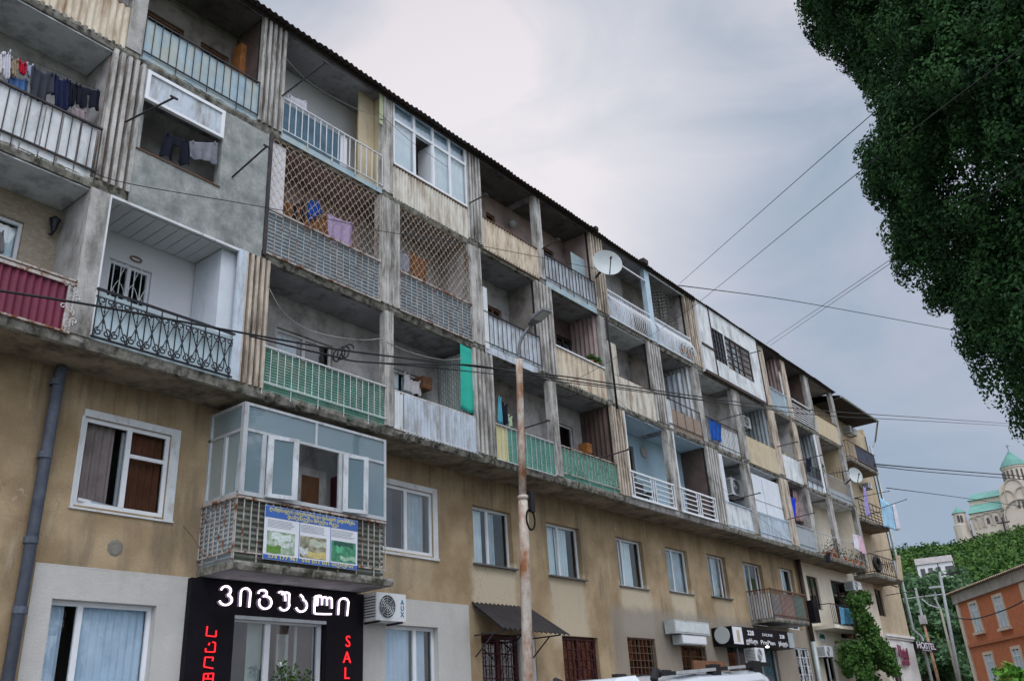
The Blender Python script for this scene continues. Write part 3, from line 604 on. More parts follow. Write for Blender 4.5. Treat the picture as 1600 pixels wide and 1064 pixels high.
# 3/2 ragged white
bo, a, b = balcony(4, 3, back='plas', holes=[h3(612, 573, 660, fm='whitewd', curtains=((0, .4, 'curt'), (.5, .9, 'curt')))], label='balcony with ragged white corrugated panel and teal sheet', rough=.04)
corrV(MB(), a+.03, a+.2, zf3-.0, RT[3]-.03, -.01, lam=.075, amp=.010, rag=.03).build('panel', 'offw', bo)
q = corrV(MB(), a+.31, b+.03, zf3-.06, RT[3]-.03, -.01, lam=.10, amp=.022, rag=.03).build('panel', 'bluew', bo)
q = MB(); c0 = W(622, 620); q.add([(a+.2, 0, zf3+.05), (a+.29, 0, zf3-.02), (a+.30, .0, RT[3]-.03), (a+.22, .02, RT[3]-.05)], [(0, 1, 2, 3)]); q.build('panel', 'offw', bo)
r = MB(); r.bar((a, .03, RT[3]), (b, .03, RT[3]), .04, .03); r.bar((a, .0, zf3+.0), (b, .0, zf3-.02), .04, .035)
for k in range(8): r.bar((a+.1+k*.36, .05, zf3), (a+.1+k*.36, .05, RT[3]), .02)
r.build('railing', 'whitewd', bo)
# 3/3 yellow + green
bo, a, b = balcony(5, 3, back='grime', side=None, holes=[h3(843, 648, 872, fm='brown', muls=(), glass='paned')], label='balcony with yellow and pale green corrugated panels', rough=.03)
corrV(MB(), a, W(792, 665).x, zf3-.05, RT[3]-.03, -.005, lam=.12, amp=.008).build('panel', 'yellow', bo)
corrH(MB(), W(792, 665).x+.01, b, zf3-.05, RT[3]-.03, .0, lam=.05, amp=.008).build('panel', 'green2', bo); rail(bo, a, b, 3, 'alu', sp=.2, low=-.03)
# 3/4 green
bo, a, b = balcony(6, 3, back='plas', side='dkwall', holes=[h3(873, 660, 895, fm='whitewd', muls=(), curtains=())], label='balcony with pale green corrugated panel under rusty bars', rough=.03)
corrH(MB(), a, b, zf3-.08, RT[3]-.03, .01, lam=.05, amp=.008).build('panel', 'green2', bo); rail(bo, a, b, 3, 'rail_rust', sp=.15, low=.12, zb=zf3-.1)
sidewall(bo, b-.12, 3, 'dkwall', corr=True)
# 3/5, 3/6 white horizontal bars, blue walls
for i, kw in ((7, dict(holes=[h3(1021, 713, 1050, fm='brown', muls=(), glass='paned'), h3(978, 694, 989, fm='brown', muls=(), glass='paned')], label='sky-blue balcony with white horizontal rails, left half')), (8, dict(side='dkwall', label='sky-blue balcony with white horizontal rails, right half'))):
    bo, a, b = balcony(i, 3, back='sky', ceil='bluep', rough=.012, edge='conc', **kw)
    r = MB(); zt, zl = RT[3]-.08, zf3+.02; Y = -.05
    r.bar((a-.05, Y, zt), (b, Y, zt), .05, .05); r.bar((a-.05, Y, zl), (b, Y, zl), .06, .06)
    n = 2; seg = (b-a)/2
    for k in range(3):
        for dx in ((0, .13) if k == 0 else (-.13, 0, .13) if k == 1 else (-.13, 0)):
            r.bar((a+k*seg+dx, Y, zl), (a+k*seg+dx, Y, zt), .028)
    for k in range(2):
        for j in range(4): z = zl+(zt-zl)*(j+1)/5; r.bar((a+k*seg+.13, Y, z), (a+(k+1)*seg-.13, Y, z), .028)
    r.build('railing', 'white', bo)
    MB().box(a-.001, a+.05, -.055, .0, zt, S[3][2]).build('white_post', 'white', bo)
# 3/7 flat grey-white with bars, 3/8, 3/9, 3/10, 3/11
bo, a, b = balcony(9, 3, back='plas', ceil='offw', side=None, holes=[h3(1157, 762, 1175, fm='dkbrown', muls=())], rough=.015, label='balcony with flat grey-white sheets behind thin blue bars')
MB().box(a, b, .0, .012, zf3-.03, RT[3]-.02).build('panel', 'offw', bo); rail(bo, a, b, 3, 'bluep', sp=.42, low=.05)
MB().box(a, a+.45, .03, .9, zf3, S[3][2]-.04).build('white_cabinet', 'cabinet', bo)
bo, a, b = balcony(10, 3, back='plas', ceil='offw', rough=.015, label='balcony with pale blue corrugated panel and tall white cabinet')
corrV(MB(), a, b, zf3-.05, RT[3]-.02, .0, lam=.1).build('panel', 'bluew', bo); rail(bo, a, b, 3, 'bluep', sp=.16, low=.12)
cb = MB().box(a+.15, b-.02, .1, .95, RT[3]-.2, S[3][2]-.25).build('white_cabinet', 'cabinet', bo)
MB().bar((a+.15, .095, 9.0), (b-.02, .095, 9.0), .02).bar((a+1.2, .095, 8.4), (a+1.2, .095, 9.9), .02).build('cabinet_trim', 'alu', cb)
bo, a, b = balcony(11, 3, back='pink', rough=.02, side='plas', label='balcony with grey corrugated panel and maroon wall hanging')
corrV(MB(), a, b, zf3-.05, RT[3]-.05, .0, lam=.1).build('panel', 'greyblue', bo); rail(bo, a, b, 3, 'alu', sp=.2, low=.12)
bo, a, b = balcony(12, 3, back='plas', ceil='offw', holes=[h3(1287, 820, 1297, fm='brown', muls=())], rough=.03, label='net-fronted balcony with dry potted plants'); rail(bo, a, b, 3, 'alu', sp=.3)
bo, a, b = balcony(13, 3, back='creamwall', ceil='offw', holes=[h3(1316, 819, 1329, fm='dkbrown', muls=())], side='creamwall', rough=.03, label='balcony with laundry and flower pots at the end of the row'); rail(bo, a, b, 3, 'alu', sp=.3)
# ---- floor 4
bo, a, b = balcony(1, 4, back='plas', ceil='offw', side='plas', label='balcony with white boards behind thick black bars')
for k in range(9):
    x = a+.05+k*(b-a-.1)/9; MB().box(x, x+(b-a-.1)/9-.025, .0, .015, zf4-.06, RT[4]-.03).build('panel', 'offw', bo)
rail(bo, a, b, 4, 'dark', sp=.165, low=.12, w=.014, top=.035, zb=zf4-.1)
# 4/0 concrete parapet enclosure
bo, a, b = balcony(2, 4, back='plas', ceil=None, holes=[], rough=.02, label='balcony walled in with grey cement render')
wz1, wz0 = W(233, 105, 0).z, W(216, 233, 0).z; wx0, wx1 = W(219, 190).x, W(345, 240).x
wall_holes(MB(), GX[4][2][1]-.0, GX[4][3][0]+.02, S[4][0]-.0, S[4][2]-.05, [(wx0, wx1, wz0, S[4][2]-.05)], -.03, .2).build('rendered_parapet', 'rend', bo)
MB().box(wx0-.03, wx1+.02, -.05, .16, wz0-.03, wz0-.004).build('sill', 'rusty', bo)
fx = MB(); zt, zl = S[4][2]-.07, S[4][2]-.72; fx.box(wx0, wx1, -.05, .03, zt-.07, zt); fx.box(wx0, wx1, -.05, .03, zl, zl+.06); fx.box(wx0, wx0+.07, -.05, .03, zl+.06, zt-.07); fx.box(wx1-.07, wx1, -.05, .03, zl+.06, zt-.07)
fo = fx.build('top_light', 'white', bo); MB().box(wx0+.07, wx1-.07, -.02, -.01, zl+.06, zt-.07).build('pane', 'bluew', fo)
MB().box(wx0+.12, wx0+.20, .3, .36, zf4, zl).build('white_post', 'whitewd', bo)
# 4/1, 4/2 fish-scale mesh
def fishmesh(mb, x0, x1, z0, z1, Y, w=.175):
    row = 0; z = z0
    while z < z1:
        x = x0-(w/2 if row % 2 else 0)
        while x < x1:
            pts = []
            for k in range(7):
                t = k/6; xx = x+w*t; zz = z+w*.80*math.sin(PI*t)**.75
                if x0 <= xx <= x1 and zz <= z1: pts.append((xx, Y+random.uniform(-.002, .002), zz))
            if len(pts) > 1: mb.tube(pts, .0055, 3, cap=False)
            x += w
        z += w*.66; row += 1
    return mb
for i, kw, lb in ((3, dict(), 'wide balcony closed by rusty fish-scale mesh over grey slats'), (4, dict(side='plas'), 'narrow balcony closed by rusty fish-scale mesh over grey slats')):
    bo, a, b = balcony(i, 4, back='pink' if i == 3 else 'plas', rough=.03, label=lb, holes=[], **kw)
    corrH(MB(), a-.02, b+.02, zf4-.06, RT[4]-.02, .02, lam=.085, amp=.018).build('panel', 'greyblue', bo)
    rail(bo, a-.02, b+.02, 4, 'rail_rust', sp=.17, low=-.02, top=.04)
    fishmesh(MB(), a, b, RT[4]+.01, S[4][2]-.03, -.03).build('fish_scale_mesh', mat('tan_rusty_wire', (.60, .50, .40), (.40, .27, .18), var=.2, scale=4), bo)
    if i == 3:
        MB().box(a+.02, a+.42, .10, .13, zf4, S[4][2]-.05).build('white_wall_sheet', 'plasw', bo); MB().box(a+.02, b, .14, .98, S[4][2]-.03, S[4][2]-.008).build('ceiling_lining', 'pink', bo); MB().box(a-.1, a-.02, -.05, .0, zf4-.1, S[4][2]).build('downpipe_post', 'dark', bo)  # board stands in for the left side wall; lining added to lighten the soffit
        MB().box(a+2.55, a+2.9, .9, .95, zf4, 12.6).build('dark_door', 'dkwall', bo)
# 4/3 .. 4/11
bo, a, b = balcony(5, 4, back='plas', holes=[(*px_hole(759, 474, 784, 10.9), dict(fm='brown', glass='paned'))], side='grime', rough=.025, label='balcony with bluish-white sheets behind dark bars')
MB().box(a, a+.16, -.04, .0, zf4-.05, 12.1).build('white_post', 'offw', bo)
corrV(MB(), a, b, zf4-.03, RT[4]-.02, .01, lam=.19, amp=.008).build('panel', 'bluew', bo); rail(bo, a, b, 4, 'dark', sp=.17, low=.13)
MB().box(a, b-.2, -.03, -.015, zf4-.16, zf4+.02).build('fascia_board', 'bluew', bo)
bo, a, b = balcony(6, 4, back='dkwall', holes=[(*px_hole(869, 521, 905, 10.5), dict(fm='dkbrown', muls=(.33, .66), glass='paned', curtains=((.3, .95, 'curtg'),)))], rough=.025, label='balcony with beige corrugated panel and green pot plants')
sidewall(bo, b-.1, 4, 'pink', corr=True)
corrV(MB(), a, b, zf4-.05, RT[4]-.02, .0, lam=.11, amp=.012).build('panel', 'cream', bo); MB().bar((a, -.01, RT[4]), (b, -.01, RT[4]), .06, .04).build('railing', 'white', bo)
bo, a, b = balcony(7, 4, back='plas', ceil='offw', holes=[(*px_hole(1003, 590, 1026, 10.5), dict())], rough=.03, label='balcony with dirty cream corrugated panel and tall side screen')
MB().box(a, a+.55, .0, .03, RT[4], 12.45).build('side_screen', 'creamw', bo)
corrV(MB(), a, b, zf4-.05, RT[4]-.02, .0, lam=.1, amp=.012).build('panel', 'creamw', bo); rail(bo, a, b, 4, 'rusty', sp=1.2, low=.0, Y=.03)
bo, a, b = balcony(8, 4, back='grime', side=None, rough=.03, label='balcony with low brick lattice and hanging white strips')
sidewall(bo, b-.15, 4, 'offw', corr=True)
MB().box(a, a+.3, -.01, .02, zf4-.05, RT[4]+.02).build('panel', 'offw', bo)
MB().box(a+.3, b, -.0, .06, zf4-.05, RT[4]-.3).build('brick_lattice', mat('pale_brick_lattice', (.40, .30, .22), (.5, .42, .34), brick=((PI/2, 0, 0), (.12, .1, .09), 5.5, .06)), bo); rail(bo, a, b, 4, 'dark', sp=.5, low=.1)
corrY(MB(), b-.5, .2, .95, RT[4], S[4][2]-.3, lam=.2, amp=.04).build('hanging_strips', 'bluew', bo)
bo, a, b = balcony(9, 4, back='plas', ceil='offw', holes=[(*px_hole(1126, 655, 1150, 10.6), dict(curtains=((.5, 1, 'curt'),)))], rough=.03, label='balcony with fine wire mesh and white window'); rail(bo, a, b, 4, 'dark', sp=.13, w=.008, low=.1)
MB().box(a+.9, b, .03, .04, zf4, RT[4]-.1).build('panel', 'offw', bo)
bo, a, b = balcony(10, 4, back='plas', ceil='offw', rough=.03, label='balcony with plain beige board parapet'); sidewall(bo, b-.15, 4, 'greyblue', corr=True)
MB().box(a, b, -.02, .02, zf4-.08, RT[4]).build('panel', 'tanp', bo)
bo, a, b = balcony(11, 4, back='plas', side='plas', rough=.03, label='balcony with plain white board parapet'); MB().box(a, b, -.02, .02, zf4-.08, RT[4]-.05).build('panel', 'offw', bo)
bo, a, b = balcony(12, 4, back='grime', rough=.03, label='balcony with dark bars and aerials'); sidewall(bo, b-.1, 4, 'greyblue', corr=True); rail(bo, a, b, 4, 'black', sp=.13, low=.25, w=.02); MB().box(a, b, .0, .01, zf4-.05, zf4+.5).build('panel', 'bluew', bo)
MB().box(b-.3, b-.15, -.05, .0, zf4, S[4][2]-.1).build('white_post', 'white', bo)
bo, a, b = balcony(13, 4, back='ochre', holes=[(*px_hole(1296, 734, 1306, 10.6), dict(fm='dkbrown', muls=()))], side='ochre', rough=.03, label='balcony with grey rails before an ochre wall'); rail(bo, a, b, 4, 'alu', sp=.14, low=.15); MB().box(a, b, .0, .01, zf4-.05, zf4+.35).build('panel', 'greyblue', bo)
# ---- floor 5
for i in range(1, 14): pass
bo, a, b = balcony(1, 5, back='plas', side='plas', label='top balcony with cream corrugated panel'); corrV(MB(), a, b+.02, zf5-.06, RT[5]-.02, .0, lam=.125, amp=.016).build('panel', 'cream', bo); rail(bo, a, b, 5, 'rusty', sp=1.0, low=-.02, Y=.03, top=.04)
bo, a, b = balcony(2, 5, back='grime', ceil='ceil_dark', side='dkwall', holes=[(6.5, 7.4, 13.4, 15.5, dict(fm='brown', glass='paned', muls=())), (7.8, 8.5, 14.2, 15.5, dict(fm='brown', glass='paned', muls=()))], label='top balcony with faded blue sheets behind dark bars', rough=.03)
MB().box(a, b, .0, .012, zf5-.06, RT[5]-.03).build('panel', 'ltblue', bo); rail(bo, a, b, 5, 'dark', sp=.165, low=.1, w=.014)
bo, a, b = balcony(3, 5, back='plasw', ceil='soffit', side='yel', label='top balcony with white bars and blue screen', rough=.03)
corrH(MB(), a, W(533, 215).x, zf5-.05, RT[5]-.05, .03, lam=.05, amp=.01).build('panel', 'blue', bo); MB().box(W(533, 215).x, W(543, 215).x, .01, .03, zf5, RT[5]-.05).build('panel', 'plasw', bo); rail(bo, a, b, 5, 'whitep', sp=.165, low=.1, w=.018)
MB().box(a, b, -.01, .0, zf5-.12, zf5+.03).build('fascia_board', 'ltblue', bo); MB().box(b-.5, b, .28, .32, zf5, S[5][2]-.02).build('side_screen', 'tanp', bo)
MB().box(b-.12, b-.0, -.04, -.022, 15.2, 16.1).build('sheet_patch', mat('pale_green_sheet', (.4, .45, .28)), bo)
# 5/2 glazed
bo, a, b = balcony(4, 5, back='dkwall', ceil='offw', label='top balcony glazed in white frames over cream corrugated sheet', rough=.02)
corrV(MB(), a, b, zf5-.05, RT[5]-.06, -.01, lam=.1, amp=.014).build('panel', 'creamw', bo); MB().bar((a, .0, RT[5]-.04), (b, .0, RT[5]-.04), .05, .04).build('railing', 'rusty', bo)
zg0, zg1 = RT[5]-.02, S[5][2]-.06; xs = [a+.0, a+.73, a+1.42, a+2.05, b-.0]; g = MB()
for x in xs: g.box(max(a, x-.04), min(b, x+.04), -.04, .02, zg0, zg1)
g.box(a, b, -.042, .022, zg1, zg1+.05); g.box(a, b, -.042, .022, zg0-.001, zg0+.06); zm = zg1-.5; g.box(a, b, -.042, .022, zm-.04, zm+.04)
go = g.build('glazing_frame', 'white', bo)
for k in range(4):
    def gq(z0_, z1_): return MB().add([(xs[k], -.012, z0_), (xs[k+1], -.012, z0_), (xs[k+1], -.012, z1_), (xs[k], -.012, z1_)], [(0, 1, 2, 3)]).build('pane', 'pane', go)
    if k != 1: gq(zg0+.06, zm-.03); curtain_mb(MB(), xs[k], xs[k+1], zg0+.06, zm, .06, .02, .2).build('curtain', 'curt', go, smooth=True)
    gq(zm+.03, zg1)
MB().box(a, b, .1, .12, zm+.03, zg1).build('blind', 'blinds', go)
g = MB(); hx = xs[2]-.05; g.box(hx-.02, hx+.0, -.03, .45, zg0+.07, zm-.05); g.build('open_sash', 'white', go)
# 5/3, 5/4
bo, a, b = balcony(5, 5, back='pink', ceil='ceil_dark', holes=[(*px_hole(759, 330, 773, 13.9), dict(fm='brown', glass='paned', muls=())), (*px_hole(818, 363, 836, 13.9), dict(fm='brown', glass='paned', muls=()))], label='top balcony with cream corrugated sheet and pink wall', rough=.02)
corrV(MB(), a, b, zf5-.08, RT[5]-.02, .0, lam=.12, amp=.016).build('panel', 'cream', bo); MB().bar((a, .0, RT[5]), (b, .0, RT[5]), .05, .03).bar((a, -.01, zf5-.09), (b, -.01, zf5-.09), .04, .03).build('railing', 'rusty', bo)
MB().box(a, a+.15, .2, .23, RT[5], 16.0).build('board', 'offw', bo)
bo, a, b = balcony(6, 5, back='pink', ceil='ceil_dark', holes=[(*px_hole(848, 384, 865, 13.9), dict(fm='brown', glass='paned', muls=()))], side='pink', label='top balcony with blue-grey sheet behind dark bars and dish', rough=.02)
MB().box(a, b, .01, .02, zf5-.05, RT[5]-.03).build('panel', 'bluew', bo); rail(bo, a, b, 5, 'dark', sp=.17, low=.13, w=.02); MB().box(a, b, -.02, -.005, zf5-.18, zf5).build('fascia_board', 'ltblue', bo)
MB().box(b-.75, b, .26, .265, RT[5]-.4, 15.2).build('side_screen', 'ltblue', bo)
# 5/5, 5/6 bellied white rails
for i in (7, 8):
    bo, a, b = balcony(i, 5, back='plas' if i == 7 else 'grime', ceil='soffit', side=('plas' if i == 8 else None), label=('top balcony with bellied white bars, nearer of two' if i == 7 else 'top balcony with bellied white bars, farther of two'), rough=.02, holes=([(*px_hole(986, 461, 1001, 13.9), dict(fm='brown', muls=()))] if i == 7 else []))
    r = MB(); n = 22; zt = RT[5]
    r.bar((a, -.03, zt), (b, -.03, zt), .05, .04); r.bar((a, -.03, zf5-.02), (b, -.03, zf5-.02), .05, .04); r.bar((a, -.03, zt-.17), (b, -.03, zt-.17), .02)
    for k in range(n+1):
        x = a+.02+(b-a-.04)*k/n
        r.bar((x, -.03, zt-.17), (x, -.03, zt), .012)
        r.tube([(x, -.03-.2*math.sin(PI*t)**.8*(1-.4*t), zf5-.02+(zt-.15-zf5)*t) for t in np.linspace(0, 1, 9)], .011, 4)
    r.build('railing', 'white', bo)
    MB().box(a, a+(b-a)*(.6 if i == 7 else 1), .02, .03, zf5, zt-.02).build('panel', 'bluew', bo)
    if i == 8:
        g = MB()
        for k in range(15): z = zt+.1+(S[5][2]-.1-zt)*k/14; g.tube([(a+(b-a)*t/24, .35+.06*math.sin(t*2.0), z-.0+.03*math.sin(t*3.1)) for t in range(25)], .010, 4)
        for k in range(12): x = a+(b-a)*k/11; g.bar((x, .38, zt), (x, .38, S[5][2]-.03), .012)
        g.build('lattice_screen', 'conc', bo)
    MB().bar((a, -.02, S[5][2]-.55 if i == 7 else S[5][2]-.1), (b, -.02, S[5][2]-.55 if i == 7 else S[5][2]-.1), .04, .04).build('awning_rail', 'white', bo)
# 5/7-5/8 white panelled enclosure
bo, a, b = balcony(9, 5, back='grime', rough=.01, label='top balcony closed with white panels, solid half')
bo2, a2, b2 = balcony(10, 5, back='grime', rough=.01, label='top balcony closed with white panels and dark gridded windows')
e0 = a+.02; e1 = GX[5][11][0]-.25; zt = S[5][2]-.03; zl = S[5][0]+.05
wa = (W(1112, 512, -.15).x, W(1130, 520, -.15).x, 14.0, 15.35); wb = (W(1133, 530, -.15).x, W(1172, 550, -.15).x, 13.95, 15.35)
wall_holes(MB(), e0, e1, zl, zt, [wa, wb], -.12, .1).build('panel_front', 'offw', bo2)
MB().box(e0, e0+.02, -.115, .0, zl, zt).build('panel_return', 'plasw', bo2)
t = MB(); t.bar((e0, -.14, 14.35), (wa[0], -.14, 14.35), .03, .08); t.bar((wa[0]-.06, -.135, zl), (wa[0]-.06, -.135, zt), .03, .05); t.bar((e0, -.135, zl), (e1, -.135, zl), .05, .12); t.bar((e1, -.135, zl), (e1, -.135, zt), .04, .05)
t.build('dark_trim', 'dkbrown', bo2)
window(bo2, *wa, -.10, fm='black', fw=.04, muls=(.25, .5, .75), trans=[(c, f) for c in range(4) for f in (.17, .34, .5, .67, .84)], glass='pane')
window(bo2, *wb, -.10, fm='dkbrown', fw=.05, muls=(.25, .45, .65), trans=[(c, f) for c in range(4) for f in (.2, .4, .6, .8)], glass='pane', curtains=((.4, .65, 'curt'), (.75, 1, 'roomr')))
# 5/9 .. 5/11
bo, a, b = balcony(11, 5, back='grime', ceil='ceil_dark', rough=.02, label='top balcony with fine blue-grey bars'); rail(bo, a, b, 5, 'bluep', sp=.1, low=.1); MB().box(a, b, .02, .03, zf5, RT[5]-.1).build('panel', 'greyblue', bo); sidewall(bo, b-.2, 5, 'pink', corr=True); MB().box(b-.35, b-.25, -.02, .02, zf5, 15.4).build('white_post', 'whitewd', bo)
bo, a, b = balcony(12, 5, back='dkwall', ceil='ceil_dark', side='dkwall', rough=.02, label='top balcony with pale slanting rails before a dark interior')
r = MB(); r.bar((a, -.03, RT[5]+.05), (b, -.03, RT[5]+.05), .05)
for k in range(7): r.bar((a, -.03, zf5+.05+k*.115), (b, -.03, zf5+.05+k*.115), .035)
r.build('railing', 'whitep', bo)
bo, a, b = balcony(13, 5, back='ochre', ceil='soffit', side=None, holes=[(*px_hole(1278, 648, 1294, 14.35), dict(fm='dkbrown', muls=()))], rough=.02, label='top balcony with tan board parapet before an ochre wall'); MB().box(a, b, -.02, .02, zf5-.03, RT[5]-.0).build('panel', 'tanp', bo)
MB().bar((a, -.02, RT[5]+.02), (b, -.02, RT[5]+.02), .05).build('railing', 'rusty', bo)

# ---- roof
XR0, XR1 = -.6, 42.9
slab(MB(), XR0, XR1, 0, 1.02, 16.17, 16.29, .012, 99).build('roof_slab', 'conc', B)
MB().add([(XR0, .02, 16.165), (XR1, .02, 16.165), (XR1, 1.0, 16.165), (XR0, 1.0, 16.165)], [(0, 3, 2, 1)]).build('roof_soffit', 'soffit', B)
def roofsheet(x0, x1, y0, zf_, y1, zb_, lam=.155, amp=.024):
    mb = MB(); n = int((x1-x0)/lam*6)
    for dz in (0, .012):
        r0, r1 = [], []
        for i in range(n+1):
            x = x0+(x1-x0)*i/n; s_ = amp*math.sin(i/6*2*PI)+.006*math.sin(x*1.3); j = .012*math.sin(int(x/1.0)*2.3)
            r0.append((x, y0+j, zf_+s_+dz)); r1.append((x, y1, zb_+s_+dz))
        mb.grid([r0, r1] if dz else [r1, r0])
    return mb
roofsheet(XR0, 21.4, -.27, 16.13, 6, 17.9).build('roof_sheet', 'roofm', B, smooth=False)
roofsheet(21.4, XR1+.1, -.20, 16.15, 6, 17.9).build('roof_sheet', 'roofm', B)
MB().box(XR0, XR1, -.10, -.03, 16.10, 16.22).build('fascia', 'fascia', B)
MB().box(24.3, 24.6, -.24, .1, 16.17, 16.34).build('roof_cap', 'fascia', B); MB().box(21.3, 21.45, -.25, 0, 16.18, 16.30).build('roof_cap', 'fascia', B)
# end roof, lower, with plank soffit
ez = 15.75; e0p, e1p = W(1302, 621, -.25), W(1371, 667, -.35)
er = MB(); er.box(42.9, e1p.x, -.3, 1.2, 15.80, 15.86); er.box(42.9, e1p.x, -.36, -.30, 15.78, 15.93); er.hexa([(42.9, -.34, 15.9), (e1p.x+.05, -.34, 15.9), (e1p.x+.05, 6, 17.4), (42.9, 6, 17.4), (42.9, -.34, 15.96), (e1p.x+.05, -.34, 15.96), (e1p.x+.05, 6, 17.46), (42.9, 6, 17.46)])
er.build('end_roof', 'fascia', B)
MB().tube([(42.9, -.42, 15.86), (e1p.x+.1, -.42, 15.86)], .06, 8).tube([(e1p.x+.05, -.42, 15.84), (51.0, .6, 15.5), (50.9, .8, 15.2)], .05, 8).build('gutter', 'galv', B)
# one dark sheet stands in for the unlit rooms, then the body
MB().add([(-3, 2.1, 0), (50.6, 2.1, 0), (50.6, 2.1, 17), (-3, 2.1, 17)], [(0, 1, 2, 3)]).build('dark_room_sheet', 'room', B)
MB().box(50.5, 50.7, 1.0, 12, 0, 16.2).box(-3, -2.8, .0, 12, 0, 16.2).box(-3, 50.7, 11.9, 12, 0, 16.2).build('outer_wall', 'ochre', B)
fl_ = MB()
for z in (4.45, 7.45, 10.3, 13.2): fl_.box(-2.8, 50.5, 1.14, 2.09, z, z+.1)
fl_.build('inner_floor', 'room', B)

# ---- lower wall: tan stucco with window openings
def P1(px, py): q = W(px, py, 1.0); return q.x, q.z
HB = []
def hole(tl, br): a = P1(*tl); b = P1(*br); return [a[0], b[0], b[1], a[1]]
w1 = [6.50, 8.06, 5.26, 6.72]; w2 = [13.1, 14.72, 5.30, 6.74]; w3 = [16.12, 17.62, 5.30, 6.70]; w4 = [19.12, 20.68, 5.29, 6.69]
w5 = [22.56, 24.08, 5.30, 6.72]; w6 = [25.50, 26.95, 5.36, 6.75]; w7 = [28.36, 29.80, 5.41, 6.84]
w8 = [31.22, 32.9, 4.62, 6.86]; w9 = [34.6, 35.95, 4.62, 6.97]
gdoor = [9.0, 12.1, 4.55, 6.75]                                                   # behind the glazed balcony
s1 = [6.40, 8.10, 1.2, 3.82]; s2 = [W(602, 975, 1).x, W(684, 977, 1).x, 1.2, 3.78]
door = [16.25, 18.3, .15, 3.74]; grd = [19.45, 21.1, .15, 3.80]; barw = [W(979.5, 994, 1).x, W(1022.7, 994, 1).x, 2.85, 3.88]
redd = [W(1063, 1007, 1).x, W(1102, 1008, 1).x, .15, 3.76]; shopb = [28.9, 33.0, .15, 3.95]; barw2 = [W(1240.6, 1005, 1).x, W(1262, 1007, 1).x, 2.0, 3.95]
salon = [9.55, 12.0, .15, 3.9]
XS = W(1246, 880, 1).x                                                             # where the tan paint ends
tan_holes = [w1, w2, w3, w4, w5, w6, w7, w8, w9, gdoor, door, grd, barw, redd, shopb, barw2, s1, s2, salon]
tan_holes.remove(gdoor)
ZP = 4.30
paint = [(6.1, 8.75), (13.72, 15.82)]
# upper zone of the wall, then the lower zone with grey-painted stretches
wall_holes(MB(), -3, XS, ZP, 7.46, tan_holes, 1.0, .24).build('wall', 'tan', B)
PX1 = 15.85
wall_holes(MB(), -3, 6.08, 0, ZP, tan_holes, 1.0, .24).build('wall', 'tan', B)
wall_holes(MB(), 6.08, PX1, 0, ZP, tan_holes, .992, .24).build('painted_wall', 'greypaint', B)
wall_holes(MB(), PX1, XS, 0, ZP, tan_holes, 1.0, .24).build('wall', 'tan', B)
MB().box(6.08, PX1, .990, 1.0, ZP, ZP+.02).build('paint_edge', 'greypaint', B)
# windows floor 2
def win2(h, label, y=1.13, sill=None, **kw):
    o = window(B, h[0]+.002, h[1]-.002, h[2]+.002, h[3]-.002, y, label=label, **kw)
    if sill: MB().box(h[0]-.06, h[1]+.08, 1-sill, 1.12, h[2]-.04, h[2]-.002).build('sill', 'dark_sill', o)
    return o
M['dark_sill'] = mat('dark_stone_sill', (.13, .13, .13), var=.2, dirt=(.3, .28, .25), amt=.3)
o = win2(w1, 'window with white surround and one sash ajar', y=1.04, fw=.07, muls=(.52,), trans=((1, .66),), skip=(), curtains=((.0, .40, 'pink'), (.55, .97, 'roomr'),))
su = MB(); su.box(w1[0]-.02, w1[1]+.17, .985, 1.0, w1[3]+.0, w1[3]+.12); su.box(w1[1]+.0, w1[1]+.17, .985, 1.0, w1[2]-.04, w1[3]); su.box(w1[0]-.05, w1[0], .985, 1.0, w1[2]-.04, w1[3]); su.box(w1[0]-.06, w1[1]+.18, .97, 1.03, w1[2]-.07, w1[2]-.04); su.build('window_surround', 'whitep', o)
sa = MB(); sa.hexa([(w1[0]+.08, 1.0, w1[2]+.07), (w1[0]+.8, 1.2, w1[2]+.07), (w1[0]+.8, 1.23, w1[2]+.07), (w1[0]+.08, 1.03, w1[2]+.07), (w1[0]+.08, 1.0, w1[2]+.12), (w1[0]+.8, 1.2, w1[2]+.12), (w1[0]+.8, 1.23, w1[2]+.12), (w1[0]+.08, 1.03, w1[2]+.12)]); sa.box(w1[0]+.76, w1[0]+.81, 1.18, 1.22, w1[2]+.1, w1[3]-.07); sa.build('open_sash', 'white', o)
o = win2(w2, 'two-light window with net curtains beside the glazed balcony', y=1.04, fw=.07, muls=(.48,), curtains=((0, .3, 'curtd'), (.5, .92, 'curtg')))
su = MB(); su.box(w2[0]-.02, w2[1]+.15, .985, 1.0, w2[3], w2[3]+.12); su.box(w2[1], w2[1]+.15, .985, 1.0, w2[2]-.04, w2[3]); su.box(w2[0]-.05, w2[1]+.16, .96, 1.03, w2[2]-.09, w2[2]-.04); su.build('window_surround', 'whitep', o)
o = win2(w3, 'half-open two-light window left of the rusty pole', muls=(.45,), curtains=((0, .42, 'curt'), (.5, .72, 'curtg')), sill=.10)
win2(w4, 'closed two-light window with pale curtains right of the rusty pole', muls=(.42,), curtains=((0, .4, 'curt'), (.42, .8, 'curt')), sill=.10)
win2(w5, 'narrow white window with tilted sash, third from the corner pole', muls=(.3,), curtains=((.3, .75, 'curt'),), sill=.05)
win2(w6, 'narrow white window above the pale sign box', muls=(.4,), curtains=((0, 1, 'curtg'),), sill=.05)
win2(w7, 'open window with old air cooler in its corner', muls=(.35, .8), curtains=((.3, .8, 'curtg'),), sill=.08, fm='whitewd')
win2(w8, 'left balcony door of the small first-floor balcony', muls=(.45, .8), fm='whitewd', curtains=((0, .45, 'curtg'),), name='balcony_door')
win2(w9, 'right balcony door standing ajar', muls=(.3,), fm='white', curtains=((.3, .8, 'curtg'),), name='balcony_door')
